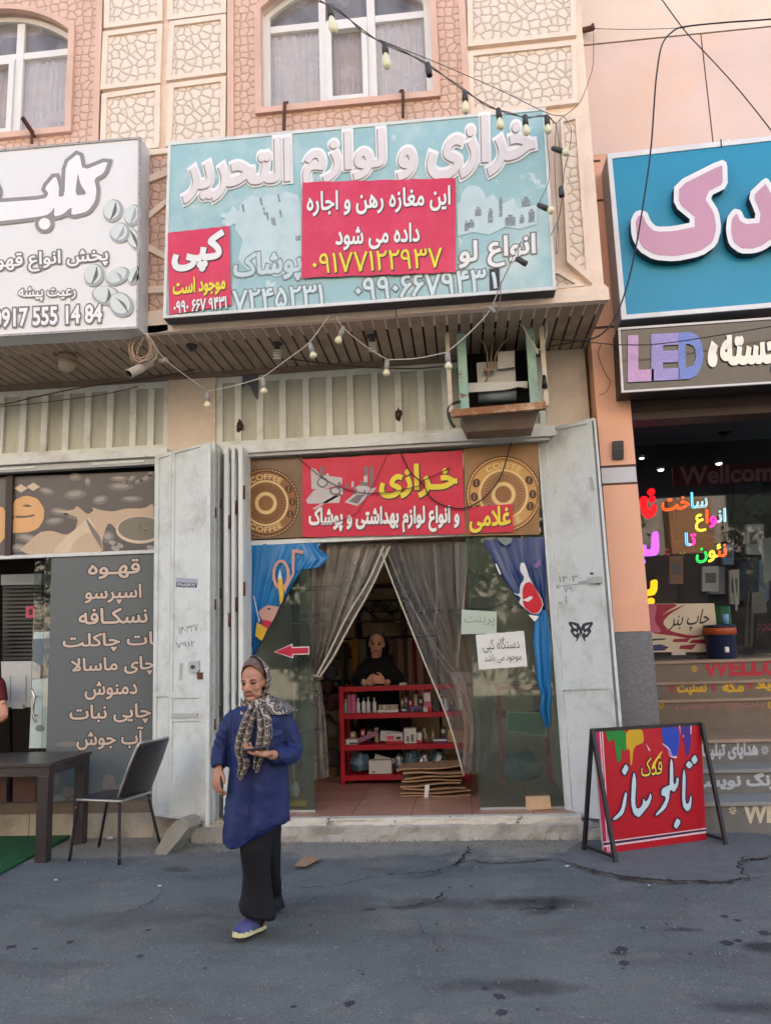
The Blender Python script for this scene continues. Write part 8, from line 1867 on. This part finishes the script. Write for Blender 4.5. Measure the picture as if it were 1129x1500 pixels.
for s_ in (-1, 1):
    def cf_(u, v, s_=s_):
        a = R(100 + (85 if s_ < 0 else -85) * u * 1.0); a = R(270 + s_ * (8 + 105 * u)); r0 = 1 + 0.62 * v * (1 - .3 * u)
        return K(377, 1027 + 11 * v) + np.array([.072 * r0 * math.cos(a), .076 * r0 * math.sin(a), 0.0])
    mm = MB(); mm.grid(cf_, 20, 6, COAT, True, 0.006); mm.build("collar", coat)
for pts, dy in (([(392, 1069), (402, 1071), (413, 1069)], (-.134, -.128, -.118)),):
    def fl_(u, v): p = lerp_path(pts, u); d = np.interp(u, np.linspace(0, 1, len(dy)), dy); return K(p[0], p[1] + 8.5 * v * (1 - .25 * (2 * u - 1) ** 2), d - .020 - .007 * v)
    mm = MB(); mm.grid(fl_, 14, 5, COAT, True, 0.006); mm.build("pocket_flap", coat)
for q_, dy_ in (([(371, 1040), (369, 1090), (367, 1140), (364, 1190), (361, 1230)], [-.105, -.146, -.152, -.158, -.166]), ([(340, 1044), (338, 1070), (337, 1092)], [-.095, -.105, -.118]), ([(416, 1048), (417, 1070), (415, 1088)], [-.085, -.10, -.118])):
    strip(q_, .0035, dy_, COATD).build("seam", coat)
TRS = mat("black_trouser_cloth", (11, 12, 19), 0.75, 0.15, 5, 0.15, 80)
t_ = MB()
def tz(sl): return lambda x, y: -MPX * sl * x
rings(t_, [(K(377, 1190, -.01), .10, .11), (K(374, 1215, -.03), .098, .11), (K(373, 1240, -.04), .086, .10), (K(376, 1280, -.03), .072, .080), (K(376, 1305, -.02), .080, .082), (K(376, 1333, -.005), .102, .10, tz(8)), (K(376, 1336, -.005), .102, .10, tz(8))], TRS, 30, 0.05, 6)
rings(t_, [(K(392, 1190, .03), .09, .11), (K(392, 1215, .06), .086, .10), (K(393, 1240, .09), .080, .09), (K(393, 1280, .17), .062, .075), (gd(396, 1338) + np.array([0, 0, .10]), .064, .08), (gd(397, 1338) + np.array([0, 0, .035]), .078, .09)], TRS, 30, 0.05, 5)
ft2 = folds(0.006, 8)
remeshed(t_, "trousers", 0.0065, wm, 1, None, lambda V: ft2(V) + 0.006 * np.sin(V[:, 0] * 55 + 1.5 * np.sin(V[:, 2] * 4)), TRS)
SHOE = mat("lilac_blue_shoe", (74, 76, 118), 0.45, 0.08, 6, 0.1, 60); SOLE = mat("pale_yellow_sole", (206, 204, 150), 0.6, 0.08, 6); SOLB = mat("dark_sole_tread", (30, 30, 34), 0.8)
def shoe(o, d, tilt):
    s_ = np.array([-d[1], d[0], 0]); up = np.array([0, 0, 1.0]); dd = d * math.cos(tilt) + up * math.sin(tilt); uu = up * math.cos(tilt) - d * math.sin(tilt)
    sh_ = thing("shoe", o, None, None); sh_.parent = wm; sh_.location = Vector(o) - wloc(wm)
    prof = [(-.115, .022, .060), (-.10, .034, .088), (-.06, .040, .104), (-.02, .042, .100), (.03, .046, .086), (.07, .047, .070), (.10, .040, .054), (.122, .018, .030)]
    vs_ = []; seg = 16
    for x, w, h in prof:
        for j in range(seg):
            t = math.pi * j / (seg - 1); vs_.append(o + dd * x + s_ * w * math.cos(t) + uu * (.026 + (h - .026) * math.sin(t) ** .8))
    n = len(prof); fs = [(i * seg + j, i * seg + j + 1, (i + 1) * seg + j + 1, (i + 1) * seg + j) for i in range(n - 1) for j in range(seg - 1)]
    m = MB(); m.add(vs_, fs + [tuple(range(seg)), tuple((n - 1) * seg + j for j in range(seg))[::-1]], SHOE, True); m.build("upper", sh_)
    ol = [(-.118, 0), (-.11, .028), (-.06, .040), (0, .040), (.05, .047), (.09, .045), (.118, .026), (.126, 0)]; ol = ol + [(x, -w) for x, w in ol[1:-1]][::-1]
    for nm_, mm, z0, z1, g_ in (("sole", SOLE, .007, .031, 1.0), ("tread", SOLB, 0.0, .0065, .97)):
        m = MB(); k = len(ol); wob = lambda i: 0.004 * math.sin(i * 1.9) if nm_ == "sole" else 0
        P = [o + dd * x * g_ + s_ * w * g_ + uu * z0 for x, w in ol] + [o + dd * x * g_ + s_ * w * g_ + uu * (z1 + wob(i)) for i, (x, w) in enumerate(ol)]
        m.add(P, [tuple(range(k))[::-1], tuple(range(k, 2 * k))] + [(i, (i + 1) % k, k + (i + 1) % k, k + i) for i in range(k)], mm); m.build(nm_, sh_)
    m = MB(); m.tube([o + dd * (-.085 + .055 * math.cos(t) * .8) + s_ * .034 * math.sin(t) + uu * (.094 - .012 * math.cos(t)) for t in np.linspace(0, 6.283, 20)], .006, ink("pale_shoe_rim", (190, 190, 196)), 6, cap=False); m.build("rim", sh_)
m = MB(); m.tube([K(377, 1330, 0.0), K(377, 1346, 0.0), G1 - fd * .055 + np.array([0, 0, .06])], [.046, .045, .044], mat('dark_sock', (40, 38, 46), 0.9, 0.1), 14); m.build('sock', wm)
shoe(G1 + np.array([0, 0, .022]), fd, R(5)); shoe(G2 + np.array([0, 0, .016]), fd2, 0.0)
# phone on her left hand
pa_, pb_ = K(354, 1091, -.245), K(383, 1087, -.20); m = MB(); u_ = pb_ - pa_; u_ /= np.linalg.norm(u_); vv = np.array([0.15, -0.85, 0.35]); vv -= u_ * np.dot(vv, u_); vv /= np.linalg.norm(vv); nn = np.cross(u_, vv)
m.bar(LH + u_ * -.155 + np.array([0, -.0, .030]), LH + u_ * -.025 + np.array([0, 0, .030]), .068, .009, mat("black_phone", (18, 18, 20), 0.15, 0.1, 3, spec=0.6), up=nn); m.build("phone", None, "black mobile phone lying on the walking woman's open hand", "phone")

# ---------------------------------------------------------------- the shopkeeper leaning on the counter
YK = YC + 0.40; K2 = lambda px, py, dy=0.0: at(px, py, YK + dy); ctop = tb[0] + 0.0215
h2 = K2(551.5, 942, -.06); s2 = 1.10; R2 = rotm(R(2), R(7), R(4))
sk = thing("person", (h2[0], YK, ZFL), "shopkeeper in black leaning with clasped hands on the red counter", "person")
b = MB(); head(b, h2, s2, R2); WR = np.array([h2[0] - .10, YC + .17, ctop + .03]); WL_ = np.array([h2[0] + .09, YC + .16, ctop + .03])
rings(b, [(K2(551, 966, 0), .06, .06), (K2(551, 973), .16, .09), (K2(551, 985), .18, .11), (K2(551, 1010, .05), .17, .12), ((h2[0], YK + .12, .8), .17, .13), ((h2[0], YK + .14, .45), .14, .12)], SKIN, 24)
for x in (-.07, .07): limb(b, [(h2[0] + x, YK + .14, .6), (h2[0] + x, YK + .14, .2)], [.08, .05])
EL, ER = np.array([h2[0] - .24, YC + .33, ctop + .045]), np.array([h2[0] + .23, YC + .33, ctop + .045])
limb(b, [K2(533, 977), EL, WR], [.05, .042, .028]); limb(b, [K2(570, 977), ER, WL_], [.05, .042, .028])
hand(b, WR, (0.9, -0.25, 0.25), (0.3, 0.9, -.2), (0.1, .1, 1), (.5, .55, .6, .7), 1.12, .5); hand(b, WL_ + np.array([0, -.028, .012]), (-0.9, -0.15, 0.3), (-.2, 0.95, -.2), (0, .1, 1), (.7, .75, .8, .9), 1.12, .6)
SKIN2 = skin_mat("warm_skin", (216, 160, 134)); remeshed(b, "body", 0.0055, sk, 3, head_paint(h2, s2, R2), None, SKIN2)
GH = mat("grey_hair", (104, 100, 100), 0.6, 0.25, 60, 0.3, 100); H2T = lambda p: np.array(h2) + R2 @ (np.array(p, float) * s2)
m = MB()
def hair2(u, v):
    ph = math.pi * (-0.12 + 1.24 * u); t0 = 46 + 28 * (1 - max(0, math.sin(ph))) ** 1.3; th = R(t0 + (104 - t0) * v)
    return H2T((-.079 * math.sin(th) * math.cos(ph), .018 - .098 * math.cos(th), .022 + .106 * math.sin(th) * math.sin(ph) * (1 + .02 * math.sin(u * 60))))
m.grid(hair2, 50, 14, GH, True, 0.004); m.build("hair", sk)
BLKC = mat("black_cloth", (16, 16, 22), 0.85, 0.2, 5)
m = MB(); m.grid(lambda u, v: H2T((.092 * math.sin(R(88 + 88 * v)) * math.cos(6.283 * u), .018 - .112 * math.cos(R(88 + 88 * v)), .016 + .104 * math.sin(R(88 + 88 * v)) * math.sin(6.283 * u))), 48, 16, BLKC, True, 0.004); m.build("headscarf", sk)
c = MB(); vneck = lambda x, y: 0
rings(c, [(K2(552, 960, .055), .10, .075), (K2(552, 966, .03), .15, .10), (K2(552, 973, .01), .20, .12), (K2(552, 985, .02), .225, .14), (K2(552, 1005, .06), .23, .15), ((h2[0], YK + .13, .75), .21, .16), ((h2[0], YK + .14, .3), .22, .17)], BLKC, 40, .03, 7)
limb(c, [K2(536, 976), EL + np.array([0, .02, .01]), WR + np.array([-.045, .03, .008])], [.07, .06, .045]); limb(c, [K2(567, 976), ER + np.array([0, .02, .01]), WL_ + np.array([.05, .03, .008])], [.07, .06, .045])
fk = folds(.008, 3); remeshed(c, "cloak", 0.012, sk, 2, None, fk, BLKC)
m = MB(); m.add([tuple(H2T((-.030, -.060, -.125))), tuple(H2T((.030, -.060, -.125))), tuple(H2T((.0, -.115, -.235)))], [(0, 2, 1)], SKIN2); m.add([tuple(H2T((-.030, -.058, -.125))), tuple(H2T((.030, -.058, -.125))), tuple(H2T((.0, -.110, -.235)))], [(0, 1, 2)], SKIN2)
m = MB(); m.lathe([(.038, 0), (.041, .004), (.041, .018), (.038, .022)], WR + np.array([-.03, .012, 0.0]) - np.array([.01, 0, 0]), ink("pale_bangle", (196, 190, 186)), 14, (1, -.2, 0.1)); m.build("bangle", sk)
# ---------------------------------------------------------------- customer at the left edge, inside the coffee shop
YM = 7.25; K3 = lambda px, py, dy=0.0: at(px, py, YM + dy)
mn = thing("person", (K3(-42, 1000)[0], YM, 0.12), "person in a dark red shirt at the left edge, only an arm and hand showing", "person")
b = MB(); hx = K3(-42, 935); head(b, hx, 1.0, rotm(R(40)))
rings(b, [((hx[0], YM + .02, 1.38), .06, .06), ((hx[0], YM + .02, 1.33), .19, .10), ((hx[0], YM + .02, 1.1), .17, .12), ((hx[0], YM + .02, .82), .16, .12)], SKIN, 24)
HA = K3(5, 1032, -.06); limb(b, [(hx[0] + .17, YM, 1.30), K3(-2, 1000, 0), HA], [.05, .042, .028]); hand(b, HA, K3(6, 1050, -.1) - HA, (-.4, .5, 0), (-.5, -.8, 0), (.5, .55, .6, .65), 1.1, .5); limb(b, [(hx[0] - .17, YM, 1.30), (hx[0] - .22, YM, 1.05), (hx[0] - .2, YM - .1, .85)], [.05, .042, .028])
for x in (-.08, .08): limb(b, [(hx[0] + x, YM + .02, .85), (hx[0] + x, YM + .02, .5), (hx[0] + x, YM + .02, .2), (hx[0] + x, YM - .12, .17)], [.085, .06, .045, .035])
remeshed(b, "body", 0.006, mn, 3, head_paint(hx, 1.0, rotm(R(40))), None, SKIN2)
m = MB(); MAR = mat("dark_red_shirt", (96, 28, 34), 0.8, 0.12, 5); rings(m, [((hx[0], YM + .02, 1.39), .07, .07), ((hx[0], YM + .02, 1.35), .20, .115), ((hx[0], YM + .02, 1.1), .19, .135), ((hx[0], YM + .02, .80), .19, .14)], MAR, 30); limb(m, [(hx[0] + .17, YM, 1.30), K3(-3, 1000, 0), K3(4, 1027, -.05)], [.068, .06, .05]); limb(m, [(hx[0] - .17, YM, 1.30), (hx[0] - .22, YM, 1.05), (hx[0] - .2, YM - .09, .88)], [.068, .06, .05]); remeshed(m, "shirt", 0.012, mn, 2, None, folds(.006, 4), MAR)
m = MB()
for x in (-.08, .08): limb(m, [(hx[0] + x, YM + .02, .90), (hx[0] + x, YM + .02, .5), (hx[0] + x, YM + .02, .15)], [.11, .085, .075])
remeshed(m, "trousers", 0.014, mn, 2, None, folds(.005, 6), TRS)
